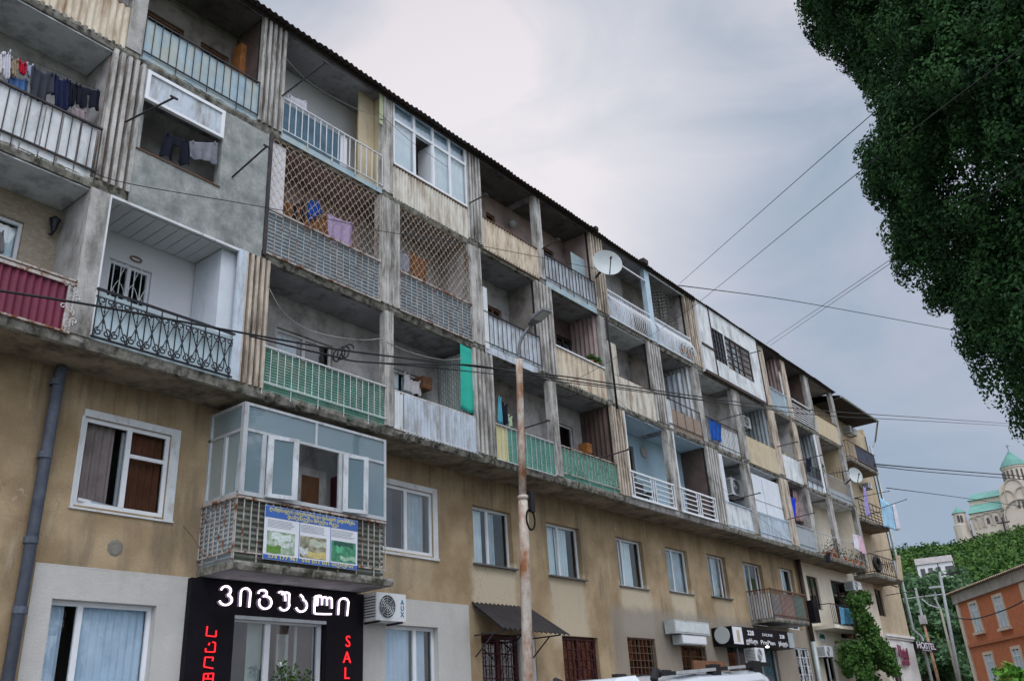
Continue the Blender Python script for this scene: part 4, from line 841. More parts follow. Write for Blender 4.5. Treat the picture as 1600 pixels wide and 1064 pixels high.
# glazed balcony wall behind, with a white door
# painted wall windows
win2(s1, 'shop window with vertical blinds left of the salon', muls=(.30,), fw=.07, curtains=((0, .2, 'blinds'), (.32, .98, 'blinds')))
win2(s2, 'shop window with pale blinds right of the salon', muls=(.62,), fw=.07, curtains=((0, .6, 'blinds'), (.66, .9, 'blinds')))

# small bits of the lower wall
MB().lathe((W(180, 856, 1).x, .995, W(180, 856, 1).z), [(.001, -.012), (.10, -.008), (.14, .004)], 9, 'y').build('wall_patch', mat('cement_patch', (.22, .21, .18), var=.3, scale=9, bump=.5), B)

# entrance doors and grilles
def ironwork(h, m, label, Y=1.03, nx=6, nz=10, curls=True, name='grille'):
    g = MB(); a, b, c, d = h
    for k in range(nx+1): x = a+.03+(b-a-.06)*k/nx; g.bar((x, Y, c), (x, Y, d), .018)
    for k in range(nz+1): z = c+.03+(d-c-.06)*k/nz; g.bar((a, Y, z), (b, Y, z), .018)
    if curls:
        for i in range(nx):
            for j in range(nz):
                if (i+j) % 2 == 0: spiral(g, a+(b-a)*(i+.5)/nx, c+(d-c)*(j+.5)/nz, min((b-a)/nx, (d-c)/nz)*.42, i+j, 1.2, Y, .008, (-1)**i, 12)
    return g
o = window(B, door[0]+.002, door[0]+1.45, door[2], door[3]-.002, 1.10, fm='dkred', fw=.12, muls=(.5,), glass='paned', name='entrance_door', label='dark red entrance door with iron scrolls under the canopy')
ironwork((door[0]+.1, door[0]+1.4, .3, 3.6), 'dkred', '', 1.07, 6, 12).build('iron_grille', 'dkred', o)
MB().box(door[0]+1.45, door[1], 1.02, 1.1, door[2], door[3]).build('door_side_panel', 'greypaint', B)
o = window(B, grd[0]+.002, grd[1]-.002, grd[2], grd[3]-.002, 1.12, fm='dkred', fw=.08, muls=(.5,), glass='pane', name='entrance_door', label='red barred door right of the rusty pole')
ironwork((grd[0]+.05, grd[1]-.05, .3, 3.75), 'dkred', '', 1.06, 7, 14).build('iron_grille', 'dkred', o)
o = window(B, barw[0]+.002, barw[1]-.002, barw[2], barw[3]-.002, 1.12, fm='dkbrown', fw=.04, muls=(.5,), glass='paned', label='small window behind a brown square grid')
ironwork((barw[0], barw[1], barw[2], barw[3]), '', '', 1.03, 7, 5, False).build('iron_grille', 'rusty', o)
o = window(B, redd[0]+.002, redd[1]-.002, redd[2], redd[3]-.002, 1.14, fm='brown', fw=.05, muls=(.5,), glass='paned', name='entrance_door', label='barred doorway with its red-lit inside painted on an orange sheet', curtains=((0, .9, 'orangew'),))  # orange sheet behind the glass stands in for red light indoors
ironwork(redd, '', '', 1.03, 7, 12, False).build('iron_grille', 'rusty', o)
o = window(B, shopb[0]+.002, shopb[1]-.002, shopb[2], shopb[3]-.002, 1.10, fm='alu', fw=.05, muls=(.25, .45, .7), glass='paned', name='shop_front', label='dark glass shop front below the black fascia sign', curtains=((.25, .42, 'curtg'), (.75, 1, 'curtg')))
o = window(B, barw2[0]+.002, barw2[1]-.002, barw2[2], barw2[3]-.002, 1.12, fm='white', fw=.05, muls=(.5,), glass='pane', label='white barred window beside the dark downpipe')
ironwork(barw2, '', '', 1.03, 4, 6, True).build('iron_grille', 'white', o)

# ---- far end walls
XE = 50.7; XM = W(1362, 905, 1).x
f1 = [W(1259, 898, 1).x, W(1276, 900, 1).x, 5.55, W(1259, 898, 1).z]; f2 = [W(1297, 905, 1).x, W(1322, 908, 1).x, 4.5, W(1297, 905, 1).z]
f3 = [W(1365, 919, 1).x, W(1376, 920, 1).x, 5.75, W(1365, 919, 1).z]; f4 = [W(1283, 1010, 1).x, W(1302, 1012, 1).x, 1.0, 3.85]; f5 = [W(1387, 1010, 1).x, W(1400, 1010, 1).x, .15, W(1387, 1010, 1).z]
wall_holes(MB(), XS, XM, 0, 7.46, [f1, f2, f4], 1.0, .17).build('wall', 'creamwall', B)
wall_holes(MB(), XM, XE, 4.85, 7.40, [f3], 1.0, .17).build('wall', 'ochre', B); wall_holes(MB(), XM, XE, 0, 4.85, [f5], .98, .17).build('wall', 'whitewall', B)
MB().box(XM, XE+.1, .86, .99, 4.80, 4.92).box(XM, XE+.05, .92, .99, 4.70, 4.80).build('cornice', 'whitewall', B)
e5 = [43.9, 44.75, 13.2, 15.2]; e4 = [43.9, 44.9, 10.3, 12.3]; e3 = [44.0, 45.6, 7.45, 9.7]
wall_holes(MB(), 42.85, XE, 7.46, 15.8, [e5, e4, e3], 1.0, .17).build('wall', 'ochre', B)
for h, nm, mt, lb in ((f1, 'window', 'dkbrown', 'closed brown shutters in the cream wall'), (f2, 'balcony_door', 'dkbrown', 'brown door of the vine-grown balcony'), (f3, 'window', 'dkbrown', 'barred window near the far corner'), (f4, 'window', 'white', 'white barred shop window beside the vine'), (f5, 'entrance_door', 'dkbrown', 'tall dark doorway of the hostel'), (e5, 'balcony_door', 'dkbrown', None), (e4, 'balcony_door', 'dkbrown', None), (e3, 'balcony_door', 'dkbrown', None)):
    window(B, h[0]+.002, h[1]-.002, h[2]+.002, h[3]-.002, 1.08, fm=mt, muls=(.5,), glass='paned', name=nm, label=lb)
MB().box(W(1426, 1010, .9).x-1.6, W(1426, 1010, .9).x-1.0, .9, .978, 0, 4.6).build('pilaster', 'whitewall', B)
# end balconies
for k, (za, dx, mt) in enumerate(((13.0, 0, 'solid'), (10.0, -.3, 'rails'), (7.40, -.2, 'black'))):
    x0, x1 = 43.7+dx, 47.9+dx
    bo = slab(MB(), x0, x1, .0, 1.0, za-.16, za, .02, 300+k).build('balcony', 'edge', B); bo['label'] = ('corner balcony on the top floor with solid dark front', 'corner balcony with open dark rails and purple washing', 'lowest corner balcony with black rails and grey sheet')[k]
    MB().add([(x0, .11, za-.163), (x1, .11, za-.163), (x1, 1.0, za-.163), (x0, 1.0, za-.163)], [(0, 3, 2, 1)]).build('soffit', 'soffit3', bo)
    r = MB(); zt = za+.9
    for z in (zt, za+.08): r.bar((x0, 0, z), (x1, 0, z), .035); r.bar((x0, 0, z), (x0, 1, z), .035); r.bar((x1, 0, z), (x1, 1, z), .035)
    for j in range(7): r.bar((x0, j/6*.98, za), (x0, j/6*.98, zt), .018)
    if mt == 'rails':
        for z in (.25, .42, .6): r.bar((x0, 0, za+z), (x1, 0, za+z), .025)
        for j in range(9): r.bar((x0+(x1-x0)*j/8, 0, za), (x0+(x1-x0)*j/8, 0, zt), .02)
    if mt == 'black':
        for j in range(14): r.bar((x0+(x1-x0)*j/13, 0, za), (x0+(x1-x0)*j/13, 0, zt), .02)
        for j in range(5): spiral(r, x0+.4+j*.8, za+.45, .28, 0, 1.3, -.02, .015, (-1)**j)
    r.build('railing', 'black' if mt != 'solid' else 'rusty', bo)
    if mt == 'solid': MB().box(x0+1.2, x1, .02, .035, za+.02, zt-.02).build('panel', 'curtd', bo)
    if mt == 'black': MB().box(x1-.9, x1, -.05, -.035, za-.1, zt+.0).build('panel', 'greyblue', bo)
MB().bar((47.9, .1, 10.9), (47.9, .1, 12.85), .04).build('balcony_post', 'rusty', B)
# vine balcony
x0, x1 = W(1305, 980, .1).x, W(1343, 977, .1).x+1.0; zs = W(1305, 980, .1).z
bo = MB().box(x0, x1, .1, 1.0, zs, zs+.14).build('balcony', 'creamwall', B); bo['label'] = 'small cream balcony hung with blue cloth beside the vine'
r = MB(); zt = zs+.14+.8
r.bar((x0, .12, zt), (x1, .12, zt), .03); r.bar((x0, .12, zt), (x0, 1, zt), .03); r.bar((x0, .12, zs+.2), (x1, .12, zs+.2), .02)
for j in range(22): r.bar((x0+(x1-x0)*j/21, .12, zs+.14), (x0+(x1-x0)*j/21, .12, zt), .014)
r.build('railing', 'dark', bo)
# ---- first-floor balcony with white and grey slats
p0 = W(1166, 968, 1.0); zb = p0.z; x0, x1 = 31.2, 34.45; y0 = .12
bo = slab(MB(), x0, x1, y0, 1.0, zb-.12, zb+.02, .02, 500).build('balcony', 'edge', B); bo['label'] = 'small open balcony with mixed grey and pink slats above the black sign'
MB().add([(x0, y0+.1, zb-.123), (x1, y0+.1, zb-.123), (x1, 1.0, zb-.123), (x0, 1.0, zb-.123)], [(0, 3, 2, 1)]).build('soffit', 'soffit', bo)
zt = 5.76; r = MB(); r.bar((x0, y0, zt), (x1, y0, zt), .06, .05); r.bar((x0, y0, zt), (x0, 1, zt), .05, .04)
for j in range(30): x = x0+(x1-x0)*j/29; r.bar((x, y0, zb), (x, y0, zt), .02)
for j in range(9): y = y0+(1-y0)*j/9; r.bar((x0, y, zb), (x0, y, zt), .02)
r.bar((x0, y0, zb+.12), (x1, y0, zb+.12), .03); r.build('railing', 'rusty', bo)
sl_ = MB()
for j in range(6): y = y0+.05+j*.14; sl_.box(x0+.02, x0+.035, y, y+.11, zb, zb+.85)
sl_.build('side_slats', 'offw', bo)
for a_, b_, mt in ((.02, .28, 'greyblue'), (.29, .66, 'pink'), (.67, .98, mat('blue_slats', (.10, .30, .36), (.16, .38, .3), var=.2))):
    MB().box(x0+(x1-x0)*a_, x0+(x1-x0)*b_, y0+.04, y0+.05, zb+.02, zb+(.85 if mt == 'greyblue' else zt-zb-.08)).build('panel', mt, bo)

# ---- glazed projecting balcony above the salon
GB = MB(); gx0, gx1, gz = 8.80, 12.22, 4.42
bo = slab(MB(), gx0-.02, gx1+.22, -.06, 1.0, 4.33, 4.47, .02, 700).build('balcony', 'edge', B); bo['label'] = 'projecting balcony glazed in aluminium above the black salon front'
MB().add([(gx0, .06, 4.327), (gx1+.2, .06, 4.327), (gx1+.2, 1.0, 4.327), (gx0, 1.0, 4.327)], [(0, 3, 2, 1)]).build('soffit', 'soffit', bo)
zs_, zt = 5.60, 7.26
corrH(MB(), gx0, gx1, 4.47, zs_-.05, .02, lam=.10, amp=.016).build('panel', mat('grey_green_slats', (.14, .16, .14), (.2, .23, .2), var=.3, dirt=(.06, .06, .05), amt=.5), bo)
pc = MB(); P = []
for i in range(70):
    z = 4.47+(zs_-.05-4.47)*i/69; P.append([(gx0+.016*math.sin(i/69*13*2*PI), y, z) for y in (.03, .98)])
pc.grid(P); pc.build('side_panel', 'greyblue', bo)
r = MB(); r.bar((gx0-.03, -.03, zs_-.06), (gx1+.03, -.03, zs_-.06), .05, .04); r.bar((gx0-.03, -.03, zs_-.06), (gx0-.03, 1, zs_-.06), .05, .04); r.bar((gx0-.03, -.03, 4.62), (gx1+.03, -.03, 4.62), .025); r.bar((gx0-.03, -.03, 4.62), (gx0-.03, 1, 4.62), .025)
for j in range(24):
    x = gx0-.02+(gx1-gx0+.04)*j/23; r.bar((x, -.03, 4.62 if j % 3 else 4.48), (x, -.03, zs_-.06), .018)
for j in range(8): y = .98*j/7; r.bar((gx0-.03, y, 4.5 if j % 3 == 0 else 4.62), (gx0-.03, y, zs_-.06), .018)
r.build('railing', 'rail_rust', bo)
# glazing
fx = MB(); fw = .05
xt = W(493, 660).x; cols = [gx0+.02, W(411, 700).x, W(456, 700).x, W(531, 700).x, W(566, 700).x, gx1]
zt2 = W(440, 685, 0).z
fx.box(gx0, gx1+.03, -.05, .0, zt-.05, zt); fx.box(gx0, gx1+.03, -.05, .0, zs_-.02, zs_+.05); fx.box(gx0, gx0+.09, -.052, .04, zs_+.05, zt-.05); fx.box(gx1-.03, gx1+.03, -.05, .0, zs_+.05, zt-.05)
fx.box(gx0+.09, gx1-.03, -.048, -.002, zt2-.025, zt2+.025); fx.box(xt-.025, xt+.025, -.047, -.003, zt2+.025, zt-.05)
for x in (cols[1], cols[3]): fx.box(x-.05, x+.04, -.047, -.003, zs_+.05, zt2-.025)
fx.box(cols[4]+.03, cols[4]+.07, -.047, -.003, zs_+.05, zt2-.025)
# side return
fx.box(gx0, gx0+.05, .0, 1.0, zt-.05, zt); fx.box(gx0, gx0+.05, .04, 1.0, zs_-.02, zs_+.05); fx.box(gx0, gx0+.05, .04, 1.0, zt2-.025, zt2+.025); fx.box(gx0, gx0+.05, .94, 1.0, zs_+.05, zt-.05); fx.box(gx0, gx0+.05, .45, .52, zs_+.05, zt2-.025)
fo = fx.build('glazing_frame', 'alu', bo)
def quad(a, b, c, d, nm, m, par): return MB().add([a, b, c, d], [(0, 1, 2, 3)]).build(nm, m, par)
for xa, xb, za, zb_ in ((gx0+.08, xt, zt2, zt-.03), (xt, gx1, zt2, zt-.03)): quad((xa, -.025, za), (xb, -.025, za), (xb, -.025, zb_), (xa, -.025, zb_), 'pane', 'bay', fo); MB().box(xa, xb, .02, .03, za, zb_).build('frosted_blind', mat('grey_green_blind', (.30, .42, .46), var=.12), fo)
for xa, xb in ((gx0+.08, cols[1]-.04), (cols[4]+.06, gx1)): quad((xa, -.025, zs_+.04), (xb, -.025, zs_+.04), (xb, -.025, zt2), (xa, -.025, zt2), 'pane', 'bay', fo)
for ya, yb in ((.04, .46), (.5, .95)): quad((gx0+.025, ya, zs_+.04), (gx0+.025, yb, zs_+.04), (gx0+.025, yb, zt2), (gx0+.025, ya, zt2), 'pane', 'bay', fo)
quad((gx0+.025, .04, zt2), (gx0+.025, .95, zt2), (gx0+.025, .95, zt-.04), (gx0+.025, .04, zt-.04), 'pane', 'bay', fo)
for xa, xb, fy in ((cols[1]+.05, cols[2], -.19), (cols[3]+.04, cols[4], -.16)):
    s_ = MB(); za, zb_ = zs_-.0, zt2-.02; ya = -.06
    def pt(t, z, o=0): return (xa+(xb-xa)*t, ya+(fy-ya)*t-o, z)
    for t0, t1, z0, z1 in ((0, 1, za, za+.07), (0, 1, zb_-.07, zb_), (0, .18, za+.07, zb_-.07), (.82, 1, za+.07, zb_-.07)):
        s_.hexa([pt(t0, z0, .03), pt(t1, z0, .03), pt(t1, z0), pt(t0, z0), pt(t0, z1, .03), pt(t1, z1, .03), pt(t1, z1), pt(t0, z1)])
    so_ = s_.build('open_sash', mat('worn_white_sash', (.55, .60, .64), var=.12, dirt=(.2, .2, .19), amt=.6, rough=.5, ds=7), bo); quad(pt(.15, za+.05, .015), pt(.85, za+.05, .015), pt(.85, zb_-.05, .015), pt(.15, zb_-.05, .015), 'pane', 'bay', so_)
wl_ = MB().box(9.0, 12.15, .955, .985, 4.5, 7.38).build('inner_wall', 'plas', bo)
da, db, dt = W(461, 728, .9).x, W(510, 740, .9).x, W(485, 732, .9).z
dr = MB().box(da, db, .90, .95, 4.5, dt).build('inner_door', 'whitewd', bo); MB().box(da+(db-da)*.22, db-(db-da)*.24, .885, .899, 5.0, dt-.16).build('door_glass', 'brown', dr)
MB().box(db+.12, db+.35, .7, .9, 4.5, dt-.1).build('hanging_coats', 'dkred', bo)
MB().box(gx1-.06, gx1, .03, 1.0, 4.47, zt).build('side_panel', 'curtg', bo)

# ------------------------------------------------------------------ things on and around the building
# banner
a = W(415, 788, -.09); b = W(559, 810, -.09); zb_ = W(415, 873, -.09).z; zt = a.z
BN = thing('banner', 'blue and white printed banner with three garden photos, hung on the glazed balcony', 'banner', (a.x, -.09, zb_))
wd = b.x-a.x; ht = zt-zb_
MB().box(a.x, b.x, -.09, -.082, zb_, zt).build('banner_sheet', mat('banner_white', (.66, .70, .76), var=.05, rough=.4), BN)
blm = mat('banner_blue', (.05, .13, .42), var=.08, rough=.4)
s_ = MB(); s_.box(a.x+.005, b.x-.005, -.094, -.0905, zt-.22*ht, zt-.005); s_.box(a.x+.005, b.x-.005, -.094, -.0905, zb_+.005, zb_+.09*ht)
for f in (.355, .69): s_.box(a.x+wd*f-.006, a.x+wd*f+.006, -.094, -.0905, zb_+.09*ht, zt-.22*ht)
s_.build('blue_bands', blm, BN)
t = MB(); ym = mat('banner_yellow', (.75, .68, .16), var=.05)
text_mesh(t, 'ლანდშაფტის ინტერიერის და ფასადის გაფორმება', a.x+wd*.5, zt-.095*ht, -.095, .085*ht*1.25, width=wd*.92, align='CENTER')
text_mesh(t, 'დამუშავება მოვლა რგვა', a.x+wd*.5, zt-.19*ht, -.095, .085*ht*1.25, width=wd*.55, align='CENTER')
text_mesh(t, '574 177 961  595 011 031 თემური', a.x+wd*.5, zb_+.028*ht, -.095, .075*ht*1.2, width=wd*.9, align='CENTER')
t.build('lettering', ym, BN)
t = MB()
for c in range(3):
    for k in range(6):
        x = a.x+wd*(.03+.335*c); xe = x+wd*(.27-.05*random.random()); z = zt-ht*(.26+.026*k)
        t.box(x, xe, -.0935, -.0905, z-.006, z)
t.build('small_print', mat('print_grey', (.35, .38, .42)), BN)
for c, (m1, m2, sc_) in enumerate((((.14, .28, .10), (.62, .70, .66), 9), ((.05, .07, .06), (.58, .55, .38), 7), ((.02, .16, .09), (.12, .42, .24), 11))):
    x = a.x+wd*(.03+.335*c); mm = mat('garden_print_%s' % 'abc'[c], m1, m2, var=.3, scale=sc_, bump=0, rough=.4)
    MB().box(x, x+wd*.28, -.0937, -.0905, zb_+.12*ht, zb_+.53*ht).build('garden_photo', mm, BN)
    for q_, (u0, u1, v0, v1, cc) in enumerate((((.15, .85, .60, .92, (.60, .70, .68)), (.3, .95, .35, .55, (.55, .62, .60)), (0, .5, 0, .35, (.12, .26, .05))), ((.35, 1, .55, .85, (.45, .50, .40)), (0, .3, .12, .42, (.55, .60, .60)), (.3, 1, 0, .3, (.55, .48, .20))), ((.1, .9, .75, 1, (.03, .10, .08)), (.2, .45, .45, .75, (.10, .45, .25)), (.35, 1, .1, .3, (.3, .5, .38))))[c]):
        xw, zw, hh = wd*.28, zb_+.12*ht, .41*ht; pz = [(x+xw*(u0+(u1-u0)*t_), zw+hh*(v1+.05*math.sin(t_*7+q_))) for t_ in np.linspace(0, 1, 9)][::-1]; pb = [(x+xw*(u0+(u1-u0)*t_), zw+hh*max(0, v0+.05*math.sin(t_*9+c))) for t_ in np.linspace(0, 1, 9)]
        MB().add([(u_, -.0938-.0004*(q_+1), min(v_, zw+hh)) for u_, v_ in pb+pz], [tuple(range(18))]).build('printed_shape', mat('print_%d_%d' % (c, q_), cc, var=.35, scale=22, bump=0, rough=.4), BN)
# salon front
SY = .86
def SP(px, py): q = W(px, py, SY); return q.x, q.z
sx0, sx1, szt = 8.62, 12.5, 4.30
SF = thing('salon_front', 'black shop surround with lit white Georgian letters and red side letters', 'shop front', (10.5, .9, 0))
fr = MB(); ox0, ox1, ozt = SP(367, 960)[0], SP(511, 967)[0], SP(367, 960)[1]
fr.box(sx0, sx1, SY, .98, ozt, szt); fr.box(sx0, ox0, SY, .98, 0, ozt); fr.box(ox1, sx1, SY, .98, 0, ozt); fr.build('surround', 'signk', SF)
window(SF, ox0+.002, ox1-.002, .15, ozt-.002, 1.02, fm='white', fw=.09, muls=(.40,), trans=(), glass='pane', name='glass_door', dep=.06)
MB().box(ox0, ox1, .87, 1.02, ozt-.06, ozt-.001).build('lintel', 'alu', SF)
for pa, pb_, pt_, mt_, nm_ in ((367, 388, 955, 'signk', 'black_display_panel'), (388, 411, 955, mat('pale_aqua_wall', (.42, .50, .46), var=.08), 'pale_inner_wall'), (411, 424, 955, 'signk', 'black_display_panel'), (432, 500, 955, 'dkwall', 'brown_inner_wall')):
    q0_, q1_ = W(pa, pt_, 1.25), W(pb_, pt_, 1.25); MB().box(q0_.x, q1_.x, 1.25, 1.27, .2, 4.0).build(nm_, mt_, SF)
q0_, q1_ = W(433, 990, 1.2), W(451, 990, 1.2); MB().box(q0_.x, q1_.x, 1.2, 1.22, .2, q0_.z).build('pale_inner_panel', 'dullwhite2', SF)
q0_, q1_ = W(461, 970, 1.2), W(465, 970, 1.2); MB().box(q0_.x, q1_.x, 1.2, 1.23, .2, 4.0).build('inner_post', 'dullwhite2', SF)
q0_, q1_ = W(491, 970, 1.18), W(497, 970, 1.18); MB().box(q0_.x, q1_.x, 1.18, 1.23, .2, 4.0).build('inner_post', 'curtg', SF)
# letters as neon strokes: unit glyph coordinates in photo pixels of the enlarged view
def arc(cx, cy, rx, ry, a0, a1, n=12): return [(cx+rx*math.cos(math.radians(a0+(a1-a0)*k/n)), cy-ry*math.sin(math.radians(a0+(a1-a0)*k/n))) for k in range(n+1)]
def zp(X, Y_): return (270+X/3.7209, 860+Y_/3.7209)
strokes = [
 [arc(310, 232, 28, 26, 170, -60)+arc(308, 285, 36, 30, 70, -170)],
 [[(392, 322)]+arc(424, 248, 28, 30, 180, 0)+[(444, 328)]],
 [arc(523, 246, 24, 18, 190, -80, 10)+arc(538, 300, 36, 37, 105, -212, 18)],
 [arc(630, 252, 18, 14, 140, 10, 6)+[(652, 248), (655, 292)]+[], arc(658, 258, 22, 16, 170, 10, 6)+[(678, 260), (676, 310)]+arc(648, 312, 30, 34, 0, -150, 12)],
 [[(742, 255), (758, 272)]+arc(748, 318, 32, 36, 70, -160, 14)],
 [[(826, 280)]+[(824, 350), (835, 366), (922, 368)], [(840, 320), (842, 280)]+arc(855, 280, 14, 14, 180, 0, 6)+[(868, 315)], arc(883, 283, 14, 14, 180, 0, 6)+[(897, 318)], arc(911, 286, 14, 14, 180, 0, 6)+[(925, 335)], arc(850, 275, 26, 14, 180, 60, 6)],
 [[(962, 372)]+arc(994, 304, 28, 28, 180, 0)+[(1014, 378)]],
]
nb = MB(); nl = MB()
for g in strokes:
    for st in g:
        pts = [W(*zp(*p), SY-.06) for p in st]
        nl.tube(smooth_pts([(p.x, SY-.06, p.z) for p in pts], 2), .0165, 6); nb.tube(smooth_pts([(p.x-.012, SY-.02, p.z-.004) for p in pts], 2), .026, 6)
nl.build('lit_letters', 'neon', SF); nb.build('letter_backs', mat('letter_back', (.25, .22, .3)), SF)
def zq(X, Y_): return (280+X/5, 940+Y_/5)
rl = MB()
for st in ([(222, 188), (214, 262), (288, 270), (292, 222)], [(240, 318), (232, 338), None], [(262, 312), (285, 318), (280, 390), (208, 388), (210, 360)],
           [(262, 460), (268, 432), (205, 430), (196, 505), (268, 518)], [(188, 640), (196, 560), (270, 556), (262, 640)], [(228, 560), (226, 596)], [(200, 598), (262, 600)], ):
    st = [p for p in st if p]
    pts = [W(*zq(*p), SY-.03) for p in st]
    for i in range(len(pts)-1): rl.bar((pts[i].x, SY-.02, pts[i].z), (pts[i+1].x, SY-.02, pts[i+1].z),   .020, .020)
rl.build('red_letters', 'red', SF); rl = MB()
for ch, py_, px_ in (('S', 1010, 543.5), ('A', 1035, 542), ('L', 1060, 541.5), ('O', 1085, 541), ('N', 1110, 540)):
    q = W(px_, py_, SY-.02); text_mesh(rl, ch, q.x, q.z, SY-.02, .30, align='CENTER', depth=.02)
rl.build('red_letters', 'red', SF)
for k, (px_, py_) in enumerate(((445, 1050), (452, 1062), (462, 1055))): pass
# rose plant inside salon door
def leafcloud(name, m, cents, rad, n, size, parent=None, flat=.6, seed=1, outward=.5, shell=.55, **tags):
    rg = np.random.default_rng(seed); C = np.array(cents, float); R = np.array(rad, float)
    if R.ndim == 1: R = np.repeat(R[:, None], 3, 1)
    K = len(C); d = rg.normal(size=(K, n, 3)); d /= np.linalg.norm(d, axis=2, keepdims=True)
    r = shell+(1-shell)*rg.random((K, n, 1))**.7
    P = (C[:, None]+d*r*R[:, None]).reshape(-1, 3); D = d.reshape(-1, 3)
    nrm = D*outward+rg.normal(size=D.shape)*flat; nrm /= np.linalg.norm(nrm, axis=1, keepdims=True)
    up = rg.normal(size=D.shape); t = np.cross(nrm, up); t /= np.linalg.norm(t, axis=1, keepdims=True); b = np.cross(nrm, t)
    s_ = size*(.6+.8*rg.random((len(P), 1)))
    V = np.stack([P-t*s_*.5, P+b*s_*.32, P+t*s_*.62, P-b*s_*.32], 1).reshape(-1, 3)
    off = np.array(root_loc(parent)) if parent is not None else V.mean(0)
    if parent is None: off[2] = V[:, 2].min()
    me = bpy.data.meshes.new(name); nv = len(V); me.vertices.add(nv); me.vertices.foreach_set('co', (V-off).astype(np.float32).ravel())
    me.loops.add(nv); me.loops.foreach_set('vertex_index', np.arange(nv, dtype=np.int32)); me.polygons.add(nv//4)
    me.polygons.foreach_set('loop_start', np.arange(0, nv, 4, dtype=np.int32)); me.polygons.foreach_set('loop_total', np.full(nv//4, 4, dtype=np.int32)); me.update(calc_edges=True)
    me.materials.append(M[m] if isinstance(m, str) else m)
    o = bpy.data.objects.new(name, me); COL.objects.link(o)
    if parent is not None: o.parent = parent
    else: o.location = off
    for a_, b_ in tags.items(): o[a_] = b_
    return o
pc = W(450, 1052, .72); RP = thing('rose_bush', 'leafy rose bush with one white bloom in front of the salon door', 'plant', (pc.x+.15, .72, .13))
cs = [W(px_, py_, .72) for px_, py_ in ((440, 1052), (452, 1050), (448, 1062), (462, 1064), (482, 1054), (436, 1042), (475, 1066), (455, 1075))]
leafcloud('foliage', 'vine', [(c.x, .72+random.uniform(-.12, .12), c.z) for c in cs], [.13]*8, 45, .055, RP)
c = W(438, 1038, .68); MB().lathe((c.x, .68, c.z), [(.001, -.05), (.04, -.03), (.055, 0), (.03, .04), (.001, .045)], 9).build('white_rose', 'plasw', RP, smooth=True)
MB().tube([(pc.x+.15, .72, .13), (pc.x+.1, .7, 1.5), (c.x, .68, c.z-.04)], .012, 5).tube([(pc.x+.15, .72, .13), (pc.x+.3, .74, 1.6), (pc.x+.4, .72, 2.5)], .012, 5).build('stem', 'bark', RP)
# canopy over the entrance
p = [(15.95, .99, 4.38), (18.1, .99, 4.40)]; q = [(15.9, .06, 3.70), (17.9, .0, 3.66)]
CN = thing('door_canopy', 'dark corrugated canopy sloping over the red entrance door', 'canopy', (17, 1, 4.38)); mb = MB(); n = 84
for dz in (0, .012):
    r0, r1 = [], []
    for i in range(n+1):
        f = i/n; s_ = .022*math.sin(i/6*2*PI)+dz
        r0.append((p[0][0]+(p[1][0]-p[0][0])*f, .985, 4.38+.02*f+s_)); r1.append((q[0][0]+(18.35-q[0][0])*f, .04-.06*f, 3.70-.04*f+s_))
    mb.grid([r0, r1] if dz else [r1, r0])
mb.build('corrugated_sheet', mat('near_black_sheet', (.028, .025, .026), var=.3, bump=.2), CN); 
for x in (16.0, 17.0, 18.1): MB().bar((x, .98, 3.66), (x, .08, 3.66), .03).bar((x, .97, 4.3), (x, .08, 3.68), .03).bar((x, .97, 3.2), (x, .4, 3.66), .025).build('bracket', 'dark', CN)
# downpipes
def tag_tube(name, pts, r, m, label, cat, n=8, group=None): return tag(MB().tube(pts, r, n).build(name, m, None, smooth=True), label, cat, group)
dp = thing('downpipe', 'thick grey-blue downpipe on the wall at the far left', 'drainpipe', (5.9, .86, 0))
MB().tube([(5.95, .86, 7.38), (5.93, .86, 7.2), (5.87, .86, 0.1)], .088, 12).build('pipe', 'pipe', dp, smooth=True); mb = MB()
for z in (7.1, 5.9, 4.6, 3.6, 2.2): mb.lathe((5.9, .86, z), [(.09, -.05), (.105, -.05), (.105, .05), (.09, .05)], 12)
mb.build('collar', 'pipe', dp)
a, b = W(1247, 878, .85), W(1283, 1064, .85); dp = thing('downpipe', 'dark downpipe between the tan and cream walls', 'drainpipe', (a.x, .85, 0)); MB().tube([(a.x, .85, 7.4), (a.x, .85, 4.2)], .10, 8).build('pipe', 'dkbrown', dp, smooth=True); MB().tube([(a.x, .85, 4.2), (a.x, .85, .1)], .10, 8).build('pipe', 'galv', dp, smooth=True)
MB().box(a.x-.18, a.x+.35, .5, .8, 4.9, 5.75).build('hopper', 'signk', dp)
dp = thing('downpipe', 'grey-green downpipe on the far corner of the building', 'drainpipe', (50.75, .85, 0)); MB().tube([(50.75, .85, 15.2), (50.75, .85, 5.3), (51.1, .6, 4.9), (51.1, .6, .1)], .08, 8).build('pipe', 'galv', dp, smooth=True)
tag_tube('downpipe', [(21.62, -.08, 13.2), (21.66, -.08, 10.2)], .035, 'rubber', 'short black pipe crossing the middle balconies', 'drainpipe')
